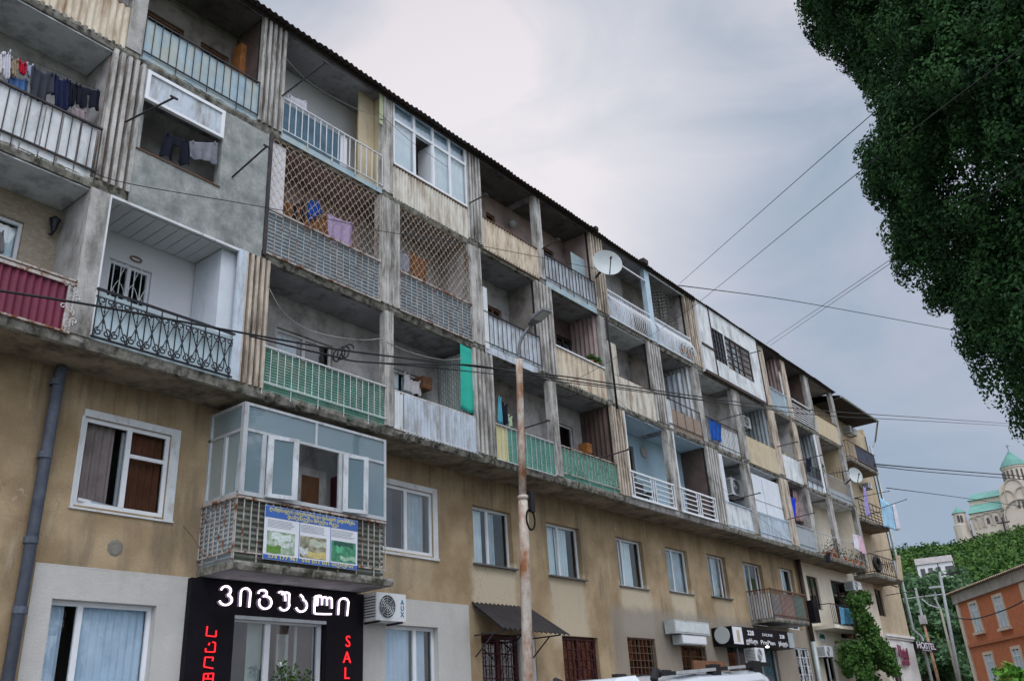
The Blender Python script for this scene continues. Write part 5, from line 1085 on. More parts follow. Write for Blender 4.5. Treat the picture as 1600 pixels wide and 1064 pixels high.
# box signs
a, b, c = W(1053, 967, .6), W(1107, 972, .6), W(1054, 988, .6)
M['dullwhite'] = mat('dull_white_box', (.42, .46, .47), var=.15, dirt=(.22, .22, .2), amt=.5)
sg = thing('sign_box', 'blank white sign box, upper of the two on the tan wall', 'sign', (a.x, .6, c.z)); MB().box(a.x, b.x, .6, .95, c.z, a.z).build('casing', 'dullwhite', sg); MB().box(a.x+.05, b.x-.05, .59, .599, c.z+.05, a.z-.05).build('sign_face', mat('pale_sign_face', (.5, .56, .58), (.62, .66, .66), var=.1, scale=3), sg); MB().bar((a.x-.2, .7, c.z-.05), (a.x+.3, .9, c.z+.05), .03).build('bracket', 'dark', sg)
a, b, c = W(1065, 990.5, .6), W(1103, 993, .6), W(1066, 1005, .6); sg = thing('sign_box', 'blank white sign box, lower and smaller of the two on the tan wall', 'sign', (a.x, .6, c.z)); MB().box(a.x, b.x, .6, .93, c.z, a.z).build('casing', 'dullwhite', sg); MB().box(a.x+.03, b.x-.03, .59, .599, c.z+.03, a.z-.03).build('sign_face', 'plasw', sg)
# black fascia sign with lettering
a, b, c = W(1143, 977, .25), W(1237, 982, .25), W(1147, 1006, .25)
PS = thing('shop_sign', 'black projecting fascia sign with white PROPIAN lettering', 'sign', (a.x, .25, c.z)); MB().box(a.x, b.x, .25, .98, c.z, a.z).build('casing', 'signk', PS)
wd = b.x-a.x; ht = a.z-c.z; MB().box(a.x+.0, a.x+wd*.14, .24, .249, c.z+.02, a.z-.02).build('picture_panel', 'plasw', PS); MB().box(a.x+wd*.055, a.x+wd*.095, .235, .2395, c.z+.15*ht, a.z-.2*ht).build('picture', 'tanp', PS)
MB().box(b.x-wd*.10, b.x-.02, .24, .249, c.z+.02, a.z-.02).build('picture_panel', 'greyblue', PS)
MB().lathe((a.x-.012, .65, (a.z+c.z)/2), [(.001, 0)], 3).build('side_disc_hub', 'plasw', PS) if False else None
dk = MB(); dk.tube([(a.x-.03, .62, (a.z+c.z)/2+.03), (a.x-.004, .62, (a.z+c.z)/2+.03)], .27, 20); dk.build('round_side_panel', 'dishm', PS)
t = MB(); text_mesh(t, 'ProPian', a.x+wd*.53, c.z+.12*ht, .238, .34*ht, width=wd*.235, align='CENTER', bold=.002)
text_mesh(t, 'ჟურნალი', a.x+wd*.27, c.z+.12*ht, .238, .34*ht, width=wd*.18, align='CENTER', bold=.003); text_mesh(t, 'ქირავდება', a.x+wd*.79, c.z+.12*ht, .238, .34*ht, width=wd*.165, align='CENTER', bold=.003)
text_mesh(t, '228', a.x+wd*.27, c.z+.58*ht, .238, .36*ht, width=wd*.10, align='CENTER', bold=.006); text_mesh(t, '228', a.x+wd*.79, c.z+.56*ht, .238, .3*ht, width=wd*.085, align='CENTER', bold=.004); text_mesh(t, 'EXLINE', a.x+wd*.54, c.z+.6*ht, .238, .22*ht, width=wd*.17, align='CENTER')
t.build('lettering', 'plasw', PS)
q = W(1199, 1010, .15); tag(MB().lathe((q.x, .15, q.z), [(.001, -.04), (.05, -.03), (.07, 0), (.04, .03), (.001, .04)], 10).build('spot_lamp', emit('lit_lamp', (1, .96, .9), 2.5), None, smooth=True), 'small lit lamp below the black fascia sign', 'lamp')
# hostel sign, script sign, small door signs
a, b, c = W(1431, 1003, .3), W(1461, 1002, .3), W(1432, 1016, .3)
HS = thing('hostel_sign', 'dark projecting sign reading HOSTEL at the far corner', 'sign', (a.x, .3, c.z)); dx = Vector((1, -.12, 0)).normalized(); wd = 3.0
p0 = W(1431, 1016, .3); p1 = W(1461, 1003, .3); MB().box(p0.x, p1.x, .28, .36, p0.z, W(1431, 1002, .3).z).build('panel', 'signk', HS)
t = MB(); text_mesh(t, 'HOSTEL', (p0.x+p1.x)/2, p0.z+.14, .27, .42, width=(p1.x-p0.x)*.86, align='CENTER', bold=.012); text_mesh(t, 'kutaisi', (p0.x+p1.x)/2, p0.z+.03, .27, .13, width=(p1.x-p0.x)*.4, align='CENTER'); t.build('lettering', mat('sign_white', (.6, .6, .68)), HS)
MB().bar((50.2, .34, W(1431, 1002, .3).z+.05), (p1.x, .34, W(1431, 1002, .3).z+.05), .05).bar((50.2, .34, W(1431, 1002, .3).z+.05), (50.2, .98, W(1431, 1002, .3).z+.05), .05).build('bracket', 'dark', HS)
pm_ = mat('plum_metal', (.22, .05, .10), rough=.5); t = MB(); q = W(1405, 1024, .85); text_mesh(t, 'Hotel', q.x, q.z, .85, .75, width=1.45, bold=.02, depth=.05, rot=-.1); q = W(1411, 1038, .85); text_mesh(t, 'cafe', q.x, q.z, .85, .45, width=1.1, bold=.02, depth=.05)
tag(t.build('script_sign', pm_, None), 'plum-coloured script letters on the white base wall near the corner', 'sign')
a, c = W(1277, 985, .97), W(1291, 1001, .97); SG = thing('shop_plate', 'small white plate with green Georgian writing on the cream wall', 'sign', (a.x, .97, c.z)); MB().box(a.x, c.x, .965, .985, c.z, a.z).build('plate', 'plasw', SG)
t = MB(); text_mesh(t, 'ლომბარდი', (a.x+c.x)/2, a.z-.3, .96, .2, width=(c.x-a.x)*.8, align='CENTER', bold=.006); text_mesh(t, 'LOMBARD', (a.x+c.x)/2, c.z+.12, .96, .2, width=(c.x-a.x)*.7, align='CENTER', bold=.006); t.build('lettering', mat('sign_green', (.02, .16, .09)), SG)
# air conditioners
def ac(x0, x1, z0, z1, Y, dep, label, words=None, grp='air conditioner units on the facade', fanf=.36):
    A = thing('air_conditioner', label, 'air conditioner', ((x0+x1)/2, Y+dep, z0), grp)
    MB().box(x0, x1, Y, Y+dep, z0, z1).build('casing', 'acw', A); h = z1-z0; wd = x1-x0; cx, cz, r = x0+wd*fanf, (z0+z1)/2, min(h*.42, wd*.34)
    MB().lathe((cx, Y-.004, cz), [(.001, 0), (r, 0)], 20, 'y').build('fan_opening', 'acd', A); g = MB()
    for k in range(5): rr = r*(k+1)/5; g.tube([(cx+rr*math.cos(t), Y-.012, cz+rr*math.sin(t)) for t in np.linspace(0, 2*PI, 21)], .006, 4, cap=False)
    for k in range(8): t = k*PI/4; g.bar((cx, Y-.012, cz), (cx+r*math.cos(t), Y-.012, cz+r*math.sin(t)), .007)
    g.build('fan_grille', 'alu', A); g = MB()
    for k in range(8): z = z0+h*(.12+.1*k); g.box(x0-.004, x0-.001, Y+.03, Y+dep-.03, z, z+h*.04)
    g.build('side_louvres', 'acd', A); [MB().bar((xb_, Y, z0-.02), (xb_, Y+dep+.05, z0-.02), .035).build('bracket', 'dark', A) for xb_ in (x0+.1, x1-.1)]
    if words:
        t = MB()
        for k, ch in enumerate(words): text_mesh(t, ch, x1-wd*.13, z0+h*(.62-.22*k), Y-.004, h*.24, align='CENTER', bold=.004)
        t.build('lettering', mat('ac_blue', (.02, .16, .32)), A)
    return A
a, b, c = W(588, 924, .55), W(634, 927, .55), W(590, 968, .55); ac(a.x, b.x, c.z, a.z, .55, .4, 'white air conditioner marked AUX beside the salon front', 'AUX')
a, b, c = W(1141, 745, .45), W(1159, 750, .45), W(1141, 770, .45); ac(a.x, b.x, c.z, a.z, .45, .45, 'air conditioner inside the balcony with flat grey-white sheets')
a, c = W(1161, 648, .6), W(1173, 670, .6); ac(a.x, c.x+.1, c.z, a.z, .6, .35, 'air conditioner in the balcony with beige board parapet')
a, c = W(1326, 660, .6), W(1340, 681, .6); ac(a.x, c.x, c.z, a.z-.15, .6, .38, 'topmost air conditioner on the ochre wall under the eaves')
a, c = W(1331, 903, .55), W(1348, 924, .55); ac(a.x, c.x, c.z, a.z-.1, .55, .4, 'air conditioner on the cream wall above the vine')
a, c = W(1288, 1008, .6), W(1303, 1026, .6); ac(a.x, c.x, c.z, a.z, .6, .38, 'air conditioner below the small white plate')
a, c = W(1179, 1011, .2), W(1197, 1034, .2); ac(a.x, c.x, c.z, a.z, .2, .4, 'air conditioner under the black fascia sign', fanf=.42)
a, c = W(1356, 753, .5), W(1364, 764, .5); ac(a.x, c.x, c.z, a.z, .5, .38, 'small air conditioner behind the purple washing')
# satellite dishes
def dish(px_, py_, rpx, Y, label, nrm, small=False):
    c = W(px_, py_, Y); r = (W(px_+rpx, py_, Y)-c).length*.92 if small else (c-CAM).length*rpx/F_PX
    A = thing('satellite_dish', label, 'satellite dish', c, 'satellite dishes on the facade'); nv = Vector(nrm).normalized(); u = nv.cross(Vector((0, 0, 1))).normalized(); v = u.cross(nv); mb = MB()
    for sd in (0, .012):
        P = []
        for i in range(9):
            rr = r*i/8+.0001; P.append([c+u*rr*math.cos(t)+v*rr*math.sin(t)+nv*((rr/r)**2*r*.22-sd) for t in np.linspace(0, 2*PI, 33)])
        mb.grid(P if sd else P[::-1])
    mb.build('reflector', 'dishm', A, smooth=True); f = c+nv*r*.9-v*r*.15
    MB().bar(c-v*r*.95+nv*.22*r, f, .025).build('feed_arm', 'dark', A); MB().tube([f-nv*.03, f+nv*.05], .035, 8).build('feed_horn', 'dark', A)
    MB().bar(c-nv*.02, Vector((c.x+.1, .05, c.z-.3)), .05).bar(Vector((c.x+.1, .05, c.z-.3)), Vector((c.x+.1, .05, c.z+.3)), .05).build('mount', 'dark', A)
dish(948, 413, 23.5, -.55, 'large grey satellite dish on the top floor below the eaves', (-.60, -.72, .12))
dish(1335, 743, 11.5, -.5, 'pale satellite dish near the far end of the facade', (-.55, -.78, .1))
tag(MB().lathe(W(800.6, 350, .85), [(.001, -.12), (.09, -.08), (.12, 0), (.09, .08), (.001, .12)], 12).build('globe_lamp', 'dishm', None, smooth=True), 'round glass globe lamp on the pink top-floor wall', 'lamp')
q = W(82, 352, .93); WL = thing('wall_lantern', 'black wall lantern on the stone-clad balcony wall', 'lantern', (q.x, .98, q.z)); MB().lathe((q.x, .86, q.z-.02), [(.001, -.16), (.03, -.14), (.06, -.05), (.085, .07), (.10, .09), (.04, .15), (.001, .17)], 8).build('lantern_body', 'black', WL); MB().tube([(q.x, .98, q.z-.15), (q.x, .9, q.z-.2), (q.x, .86, q.z-.13)], .02, 6).build('lantern_arm', 'black', WL)
q = W(1006, 706, .97); tag(MB().lathe((q.x, .97, q.z), [(.001, -.05), (.16, -.045), (.19, -.02), (.19, .02)], 20, 'y').build('round_wall_lamp', 'plas', None), 'round white lamp on the sky-blue balcony wall', 'lamp')
q = W(213, 405, .97); tag(MB().tube([(q.x+.11*math.cos(t), .975, q.z+.045*math.sin(t)) for t in np.linspace(0, 2*PI, 21)], .012, 5, cap=False).build('ring_ornament', 'brown', None), 'small brown oval ring above the grilled window', 'ornament')

# clothes and other hanging cloth
CLM = {}
def cm(name, c, c2=None, **k):
    if name not in CLM: CLM[name] = mat('cloth_'+name, c, c2, rough=.95, bump=.15, spec=.03, **k)
    return CLM[name]
def cloth(name, label, cat, corners, Y, m, grp, amp=.03, waves=3, n=14, sag=.015):
    P = [W(*c, Y) for c in corners]; G = []
    ph = random.random()*6
    for i in range(n+1):
        v = i/n; row = []
        for j in range(n+1):
            u = j/n; p = (P[0]*(1-u)+P[1]*u)*(1-v)+(P[3]*(1-u)+P[2]*u)*v
            f = amp*(.25+v)*math.sin(u*waves*2*PI+ph+v*1.2)
            row.append((p.x+.3*f*math.cos(v*5), p.y+f, p.z-sag*math.sin(u*PI)*(1-v)+.02*math.sin(u*9+ph)*v))
        G.append(row)
    g_ = MB().grid(G); keep = []
    for q_, f in enumerate(g_.f):
        v, u = (q_//n+.5)/n, (q_ % n+.5)/n
        if name in ('hanging_trousers', 'hanging_shorts') and abs(u-.5) < .05 and v > .38: continue
        if name in ('hanging_shirt', 'hanging_jacket') and (u < .17 or u > .83) and v > .62: continue
        if name in ('hanging_shirt', 'hanging_jacket') and abs(u-.5) < .12 and v < .08: continue
        keep.append(f)
    g_.f = keep
    for u_ in (.12, .88):
        pg_ = P[0].lerp(P[1], u_)
        if name not in ('side_sheet',): g_.box(pg_.x-.008, pg_.x+.008, pg_.y-.02, pg_.y+.012, pg_.z-.05, pg_.z+.02)
    o = g_.build(name, m, None, smooth=True); md = o.modifiers.new('thick', 'SOLIDIFY'); md.thickness = .006
    return tag(o, label, cat, grp)
g4 = 'washing on the white-boarded balcony'
cloth('hanging_shirt', 'white shirt at the very left of the washing line', 'laundry', [(-6, 78), (6, 84), (4, 118), (-8, 112)], .12, cm('w1', (.6, .6, .62)), g4)
cloth('hanging_shirt', 'pale lilac shirt, second on the left washing line', 'laundry', [(6, 84), (17, 80), (15, 126), (2, 122)], .10, cm('w2', (.55, .55, .62)), g4)
cloth('hanging_shirt', 'beige patterned top beside the red one', 'laundry', [(17, 90), (29, 94), (28, 122), (16, 118)], .12, cm('be', (.5, .42, .28), (.12, .1, .1), scale=14), g4)
cloth('hanging_shirt', 'bright red garment on the left washing line', 'laundry', [(30, 95), (41, 99), (41, 117), (29, 116)], .10, cm('rd', (.42, .015, .04)), g4)
cloth('hanging_shirt', 'pale blue top right of the red garment', 'laundry', [(41, 99), (52, 103), (53, 120), (42, 120)], .12, cm('lb', (.36, .40, .52)), g4)
cloth('hanging_towel', 'plain blue towel below the coloured tops', 'laundry', [(14, 119), (44, 126), (43, 148), (12, 138)], .18, cm('bl', (.08, .16, .35)), g4)
cloth('hanging_jacket', 'dark grey jacket on the left washing line', 'laundry', [(50, 103), (86, 116), (78, 165), (42, 152)], .08, cm('dg', (.045, .05, .065)), g4, amp=.04)
cloth('hanging_jacket', 'navy jumper beside the dark grey jacket', 'laundry', [(84, 116), (108, 126), (108, 176), (80, 166)], .09, cm('nv', (.018, .024, .06)), g4, amp=.04)
cloth('hanging_trousers', 'narrow black garment between jumper and shorts', 'laundry', [(108, 127), (121, 132), (114, 166), (106, 168)], .08, cm('bk', (.016, .018, .028)), g4)
cloth('hanging_shorts', 'black shorts at the right end of the washing line', 'laundry', [(121, 133), (157, 143), (155, 172), (118, 165)], .09, cm('bk', (.016, .018, .028)), g4)
tag_tube('clothes_line', [W(-20, 78, .11), W(60, 100, .11), W(160, 144, .11)], .004, 'cable', 'line carrying the dark washing at upper left', 'clothes line', 4)
cloth('hanging_trousers', 'black trousers in the opening of the rendered balcony', 'laundry', [(258, 207), (296, 220), (297, 262), (250, 242)], .06, cm('bk', (.016, .018, .028)), 'washing in the rendered balcony', amp=.04)
q = cm('zig', (.52, .55, .58), (.10, .12, .16), brick=((PI/2, .5, 0), (.08, .09, .12), 11, .12)); cloth('hanging_towel', 'black and white zigzag towel in the rendered balcony', 'laundry', [(296, 221), (341, 223), (338, 257), (296, 246)], .0, q, 'washing in the rendered balcony', amp=.02)
for lb, cs_, mt in (('brown wooden chairs heap behind the fish-scale mesh', [(438, 312), (478, 326), (478, 352), (438, 336)], cm('br', (.14, .06, .03), (.24, .12, .06), scale=9)), ('bright blue bag behind the fish-scale mesh', [(482, 314), (500, 314), (504, 332), (482, 348)], cm('bb', (.02, .08, .36))), ('lilac sheet behind the fish-scale mesh', [(512, 334), (552, 350), (551, 390), (510, 374)], cm('li', (.42, .34, .56))), ('dark bundle behind the fish-scale mesh', [(458, 320), (476, 316), (474, 350), (456, 344)], cm('bk', (.016, .018, .028))), ('brown crate shape below the lilac sheet', [(486, 340), (512, 336), (512, 370), (480, 358)], cm('br', (.14, .06, .03)))):
    cloth('hanging_cloth', lb, 'laundry', cs_, .4, mt, 'cloths behind the fish-scale mesh', amp=.05)
cloth('hanging_cloth', 'patterned grey cloth in the narrow meshed balcony', 'laundry', [(626, 392), (640, 400), (640, 428), (626, 424)], .3, cm('gp', (.4, .42, .48), (.16, .2, .3), scale=12), 'cloths in the narrow meshed balcony')
cloth('hanging_cloth', 'brown hanging in the narrow meshed balcony', 'laundry', [(640, 392), (668, 408), (666, 442), (640, 434)], .4, cm('br', (.14, .06, .03)), 'cloths in the narrow meshed balcony')
cloth('side_sheet', 'bright teal sheet hung at the balcony edge', 'sheet', [(719, 536), (738, 546), (741, 648), (720, 638)], .04, 'teal', None, amp=.012, waves=1)
a = W(670, 555, .9)
q = MB(); x0 = 14.97; q.grid([[(x0+.012*math.sin(y*20), y, z) for y in np.linspace(.08, .95, 12)] for z in np.linspace(7.7, 10.1, 8)]); tag(q.build('checked_sheet', cm('chk', (.46, .5, .48), (.30, .34, .33), scale=4, brick=((0, PI/2, 0), (.10, .15, .15), 3.6, .035)), None, smooth=True), 'grey checked cloth screening the side of the teal balcony', 'sheet')
cloth('hanging_curtain', 'white net curtain blowing from the balcony door', 'curtain', [(632, 582), (640, 586), (640, 612), (630, 610)], .8, cm('w1', (.6, .6, .62)), 'net curtains in the ragged white balcony')
cloth('hanging_curtain', 'wider white net curtain in the ragged white balcony', 'curtain', [(641, 594), (658, 596), (657, 618), (641, 614)], .8, cm('w1', (.6, .6, .62)), 'net curtains in the ragged white balcony')
cloth('hanging_towel', 'light blue towel beside the rusty pole', 'laundry', [(779, 620), (783, 622), (786, 662), (777, 660)], .1, cm('cy', (.10, .38, .5)), 'washing beside the rusty pole')
cloth('hanging_shirt', 'black top with red dots beside the rusty pole', 'laundry', [(785, 628), (793, 632), (793, 664), (785, 662)], .1, cm('bk', (.016, .018, .028)), 'washing beside the rusty pole')
cloth('hanging_shirt', 'pale green top beside the rusty pole', 'laundry', [(794, 648), (800, 652), (801, 668), (794, 666)], .1, cm('pg', (.4, .5, .36)), 'washing beside the rusty pole')
cloth('hanging_blanket', 'bright blue blanket over the fine wire mesh', 'blanket', [(1107, 652), (1127, 664), (1126, 690), (1110, 686)], -.02, cm('bb2', (.02, .10, .42)), None)
cloth('hanging_blanket', 'deep blue cloth beside the maroon hanging', 'blanket', [(1233, 774), (1243, 780), (1242, 808), (1236, 806)], .05, cm('bb3', (.02, .05, .5)), None)
cloth('hanging_blanket', 'maroon and white patterned hanging above the grey panel', 'blanket', [(1238, 764), (1252, 770), (1260, 818), (1242, 812)], .3, cm('mw', (.16, .05, .07), (.5, .42, .42), scale=3), None)
cloth('hanging_sheet', 'white sheet at the end of the third-floor row', 'laundry', [(1332, 834), (1340, 836), (1342, 860), (1334, 856)], -.12, cm('w2', (.55, .55, .62)), 'sheets at the end of the row')
cloth('hanging_sheet', 'pink sheet at the end of the third-floor row', 'laundry', [(1341, 836), (1346, 838), (1355, 868), (1344, 862)], -.12, cm('pk', (.55, .38, .46)), 'sheets at the end of the row')
cloth('hanging_sheet', 'purple checked towel on the corner balcony', 'laundry', [(1349, 760), (1353, 762), (1360, 805), (1352, 806)], -.1, cm('pu', (.22, .18, .48), (.4, .38, .62), scale=8), None)
cloth('hanging_sheet', 'light blue sheet blowing beyond the building corner', 'laundry', [(1374, 776), (1394, 790), (1405, 830), (1381, 822)], -.3, cm('sb', (.30, .50, .66)), 'sheets beyond the corner')
cloth('hanging_sheet', 'white sheet with purple border beyond the building corner', 'laundry', [(1394, 788), (1399, 788), (1407, 826), (1402, 828)], -.35, cm('w2', (.55, .55, .62)), 'sheets beyond the corner')
cloth('hanging_cloth', 'teal cloth in the dark recess behind the slanting rails', 'laundry', [(1242, 590), (1250, 596), (1254, 622), (1246, 620)], .5, cm('tq', (.05, .2, .22)), None)
cloth('hanging_cloth', 'plum curtain at the right of the dark top-floor recess', 'curtain', [(1252, 590), (1261, 598), (1270, 630), (1258, 624)], .45, cm('pl', (.10, .03, .05)), None)
cloth('hanging_shirt', 'black garment on the pole before the dark barred balcony', 'laundry', [(1259, 716), (1267, 714), (1268, 736), (1260, 738)], -.4, cm('bk', (.016, .018, .028)), None)
cloth('hanging_cloth', 'dark rag hanging below the dry plants', 'laundry', [(1291, 862), (1297, 863), (1297, 879), (1292, 878)], -.1, cm('bk', (.016, .018, .028)), None)
cloth('hanging_towel', 'grey towel inside the stone-clad balcony doorway', 'laundry', [(-4, 360), (6, 362), (6, 396), (-4, 394)], .85, cm('gt', (.25, .25, .27)), None)
cloth('hanging_sheet', 'pale dress inside the white-boarded balcony', 'laundry', [(112, 166), (136, 174), (136, 196), (112, 188)], .5, cm('pd', (.45, .38, .42)), None)
cloth('hanging_cover', 'tan weathered cover on the lowest corner balcony', 'sheet', [(1400, 866), (1407, 868), (1412, 908), (1404, 906)], -.1, cm('tn', (.36, .31, .22)), None)
cloth('hanging_blanket', 'blue and teal checked blanket on the cream balcony', 'blanket', [(1311, 948), (1330, 950), (1333, 974), (1314, 976)], .06, cm('bt', (.05, .24, .42), (.2, .42, .55), scale=3), None)
cloth('hanging_sheet', 'white folded sheet in the white-railed top balcony', 'laundry', [(449, 147), (480, 160), (482, 178), (449, 160)], .3, cm('w2', (.55, .55, .62)), None)
def potplants(lst, Y, labels, cat, r, size, grp):
    for (x, y), lb in zip(lst, labels):
        c = W(x, y, Y); A = thing('pot_plant', lb, cat, (c.x, c.y, c.z-.22), grp); leafcloud('foliage', 'vine', [tuple(c), (c.x+r*.4, c.y, c.z+r*.5)], [r, r*.7], 60, size, A, seed=int(x)); MB().lathe((c.x, c.y, c.z-.22), [(.001, 0), (.08, 0), (.11, .18), (.09, .18)], 8).build('flower_pot', 'hbrick', A)
potplants([(922, 562), (931, 566), (946, 574)], .12, ['tallest green pot plant on the beige corrugated balcony', 'middle green pot plant on the beige corrugated balcony', 'right-hand green pot plant on the beige corrugated balcony'], 'plant', .17, .09, 'pot plants on the beige corrugated balcony')
potplants([(1066, 543), (1076, 550)], -.02, ['left pot plant behind the bellied white bars', 'right pot plant behind the bellied white bars'], 'plant', .2, .08, 'pot plants behind the bellied white bars')
potplants([(1281, 735)], .1, ['green plant behind the dark barred balcony'], 'plant', .28, .08, None)
for lb, pts in (('dry plants in the net-fronted balcony', ((1290, 858), (1297, 860), (1304, 862), (1310, 866), (1300, 854))), ('flower pots below the pink sheet', ((1320, 866), (1328, 870), (1338, 872), (1346, 876)))):
    A = thing('balcony_plants', lb, 'plants', W(*pts[0], 0), 'plants on the lowest balcony row'); leafcloud('foliage', leafmat('dry_leaves', (.10, .09, .07), (.2, .2, .13), scale=2), [tuple(W(x, y, .1)) for x, y in pts], [.35]*len(pts), 50, .1, A)
    mb = MB()
    for x, y in pts: c = W(x, y+7, .1); mb.lathe((c.x, .1, c.z-.15), [(.001, 0), (.1, 0), (.14, .22), (.12, .22)], 8)
    mb.build('flower_pots', 'hbrick', A)
# laundry brackets
q = W(1010, 768, .45); CHR = thing('chair', 'dark chair behind the white rails of the sky-blue balcony', 'chair', (q.x, .45, 7.6)); MB().box(q.x-.25, q.x+.25, .25, .7, 8.0, 8.05).build('seat', 'dark', CHR); MB().box(q.x-.25, q.x+.25, .68, .73, 8.05, 8.5).build('backrest', 'dark', CHR)
for sx_ in (-.22, .22):
    for sy_ in (.28, .68): MB().box(q.x+sx_-.02, q.x+sx_+.02, sy_-.02, sy_+.02, 7.6, 8.0).build('leg', 'dark', CHR)
for lb, x_, y_, Y_, w_, h_, m_ in (('orange cupboard at the right of the blue-sheet top balcony', 386, 98, .6, .35, .9, 'orangew'), ('brown crate in the ragged white balcony', 668, 598, .7, .3, .3, 'brown'), ('red box at the back of the pale green balcony', 938, 694, .6, .35, .55, 'dkred'), ('small orange crate at the back of the pale green balcony', 921, 700, .6, .25, .3, 'orangew'), ('yellow box behind the white board parapet', 1231, 718, .5, .5, .5, 'yellow')):
    q = W(x_, y_, Y_); mb = MB(); mb.box(q.x-w_/2, q.x+w_/2, Y_, Y_+.3, q.z-h_/2, q.z+h_/2)
    for f_ in (-.3, 0, .3): mb.box(q.x-w_/2-.008, q.x+w_/2+.008, Y_-.008, Y_-.001, q.z+h_*f_-.02, q.z+h_*f_+.02)
    tag(mb.build('storage_box', m_, None), lb, 'box')
def bracket(p0, p1, Y0, Y1, label, m='dark', r=.020, T=.07):
    a, b = W(*p0, Y0), W(*p1, Y1); A = thing('drying_pole', label, 'drying pole', a, 'poles sticking out of the balconies'); MB().tube([a, b], r, 6).build('pole', m, A)
    d = (b-a).normalized(); u = Vector((1, 0, 0)); MB().bar(b-u*T, b+u*T, .03).build('crossbar', m, A)
    return A
for args in (((196, 191), (272, 153), -.03, -1.2, 'dark drying pole left of the rendered balcony'), ((363, 277), (417, 229), -.03, -1.1, 'dark drying pole right of the rendered balcony'), ((440, 151), (509, 98), -.03, -1.1, 'dark drying pole on the white-railed top balcony'),
             ((733, 318), (760, 304), -.03, -.7, 'thin drying pole left of the pink top balcony'), ((847, 389), (873, 374), -.03, -.8, 'thin drying pole right of the cream top balcony'), ((816, 670), (857, 657), -.05, -.8, 'rusty drying pole above the pale green panel'),
             ((937, 716), (983, 702), -.05, -.9, 'drying pole left of the sky-blue balcony'), ((1119, 658), (1165, 645), -.05, -.9, 'drying pole above the blue blanket'), ((1144, 781), (1187, 770), -.05, -.9, 'blue drying pole before the tall white cabinet'),
             ((1214, 698), (1246, 690), -.05, -.9, 'rusty drying pole before the white board parapet'), ((1231, 811), (1272, 801), -.05, -.9, 'blue drying pole above the grey corrugated panel'), ((1132, 564), (1187, 548), -.15, -1.1, 'dark drying pole on the white-panelled enclosure'),
             ((1245, 720), (1284, 711), -.05, -.9, 'black aerial pole before the dark barred balcony'), ((1335, 778), (1389, 767), -.05, -1.0, 'drying pole on the open-railed corner balcony'), ((1378, 793), (1416, 780), -.3, -1.0, 'drying pole beyond the building corner'), ((1365, 862), (1410, 855), -.05, -1.1, 'black drying pole on the lowest corner balcony'), ((1384, 930), (1430, 922), .9, -.4, 'black pole on the ochre wall near the corner')):
    bracket(*args)
# aerials
A = thing('tv_aerial', 'thin television aerial beside the far satellite dish', 'aerial', W(1293, 741, -.1)); mb = MB(); a, b = W(1293, 741, -.1), W(1326, 735, -.9); mb.bar(a, b, .03)
for k in range(6): c = a.lerp(b, .3+.14*k); mb.bar(c-Vector((0, 0, .2)), c+Vector((0, 0, .2)), .015)
mb.build('aerial_boom', 'dark', A)
# hostel-side black tyre-like ring on the lowest corner balcony
q = W(1370, 881, -.08); tag(MB().tube([(q.x+.36*math.cos(t), -.1, q.z+.30*math.sin(t)) for t in np.linspace(0, 2*PI, 25)], .09, 7, cap=False).build('tyre', 'rubber', None, smooth=True), 'black tyre hung on the lowest corner balcony', 'tyre')

# lamp post with rust
LY = -2.5; LP = thing('street_lamp', 'tall rust-stained lamp post with a flat angled head before the facade', 'street lamp', (13.3, LY, .13))
pm2 = mat('rust_streaked_pole', (.42, .38, .32), (.56, .54, .50), var=.12, scale=3, dirt=(.24, .095, .035), amt=.92, streak=.45, ds=4.5, rough=.8, bump=.4, fine=25)
a = [W(826, 1100, LY), W(821, 900, LY), W(817, 776, LY)]; a.insert(0, Vector((13.15, LY, .13)))
MB().tube(a, [.105, .10, .10, .095], 12).tube([W(817, 778, LY), W(815, 700, LY), W(812, 600, LY), W(811, 562, LY)], [.078, .075, .072, .07], 12).lathe(W(817, 776, LY), [(.08, .03), (.105, .02), (.108, -.06), (.09, -.06)], 12).build('pole', pm2, LP, smooth=True)
MB().tube(smooth_pts([W(811, 565, LY), W(811, 545, LY), W(815, 529, LY-.05), W(822, 518, LY-.12), W(831, 508, LY-.2)], 5), .035, 8).build('arm', 'lamph', LP, smooth=True)
h0 = W(829, 506, LY-.2); h1 = W(855, 484, LY-.75); d = (h1-h0).normalized(); sd = d.cross(Vector((0, 0, 1))).normalized(); up = sd.cross(d)
def lp(t, s_, u_): return h0+(h1-h0)*t+sd*s_+up*u_
mb = MB(); mb.hexa([lp(-.05, -.07, -.02), lp(.3, -.13, -.03), lp(.3, .13, -.03), lp(-.05, .07, -.02), lp(-.05, -.06, .06), lp(.3, -.12, .07), lp(.3, .12, .07), lp(-.05, .06, .06)]); mb.hexa([lp(.3, -.14, -.03), lp(1, -.13, -.03), lp(1, .13, -.03), lp(.3, .14, -.03), lp(.3, -.12, .07), lp(1, -.10, .04), lp(1, .10, .04), lp(.3, .12, .07)]); mb.build('lamp_head', 'lamph', LP)
mb = MB(); mb.hexa([lp(.38, -.11, -.04), lp(.95, -.11, -.04), lp(.95, .11, -.04), lp(.38, .11, -.04), lp(.38, -.11, -.031), lp(.95, -.11, -.031), lp(.95, .11, -.031), lp(.38, .11, -.031)]); mb.build('lens', 'lens', LP)
mb = MB(); c = W(826, 812, LY-.05); mb.tube([(c.x+.13*math.cos(t), LY-.1, c.z+.20*math.sin(t)) for t in np.linspace(0, 2*PI*2.0, 41)], .020, 6); mb.box(W(820, 770, LY).x, W(826, 770, LY).x, LY-.14, LY-.06, W(820, 800, LY).z, W(820, 768, LY).z)
tag(mb.build('cable_coil', 'cable', None, smooth=False), 'black cable coil tied round the rusty lamp post', 'cable coil')

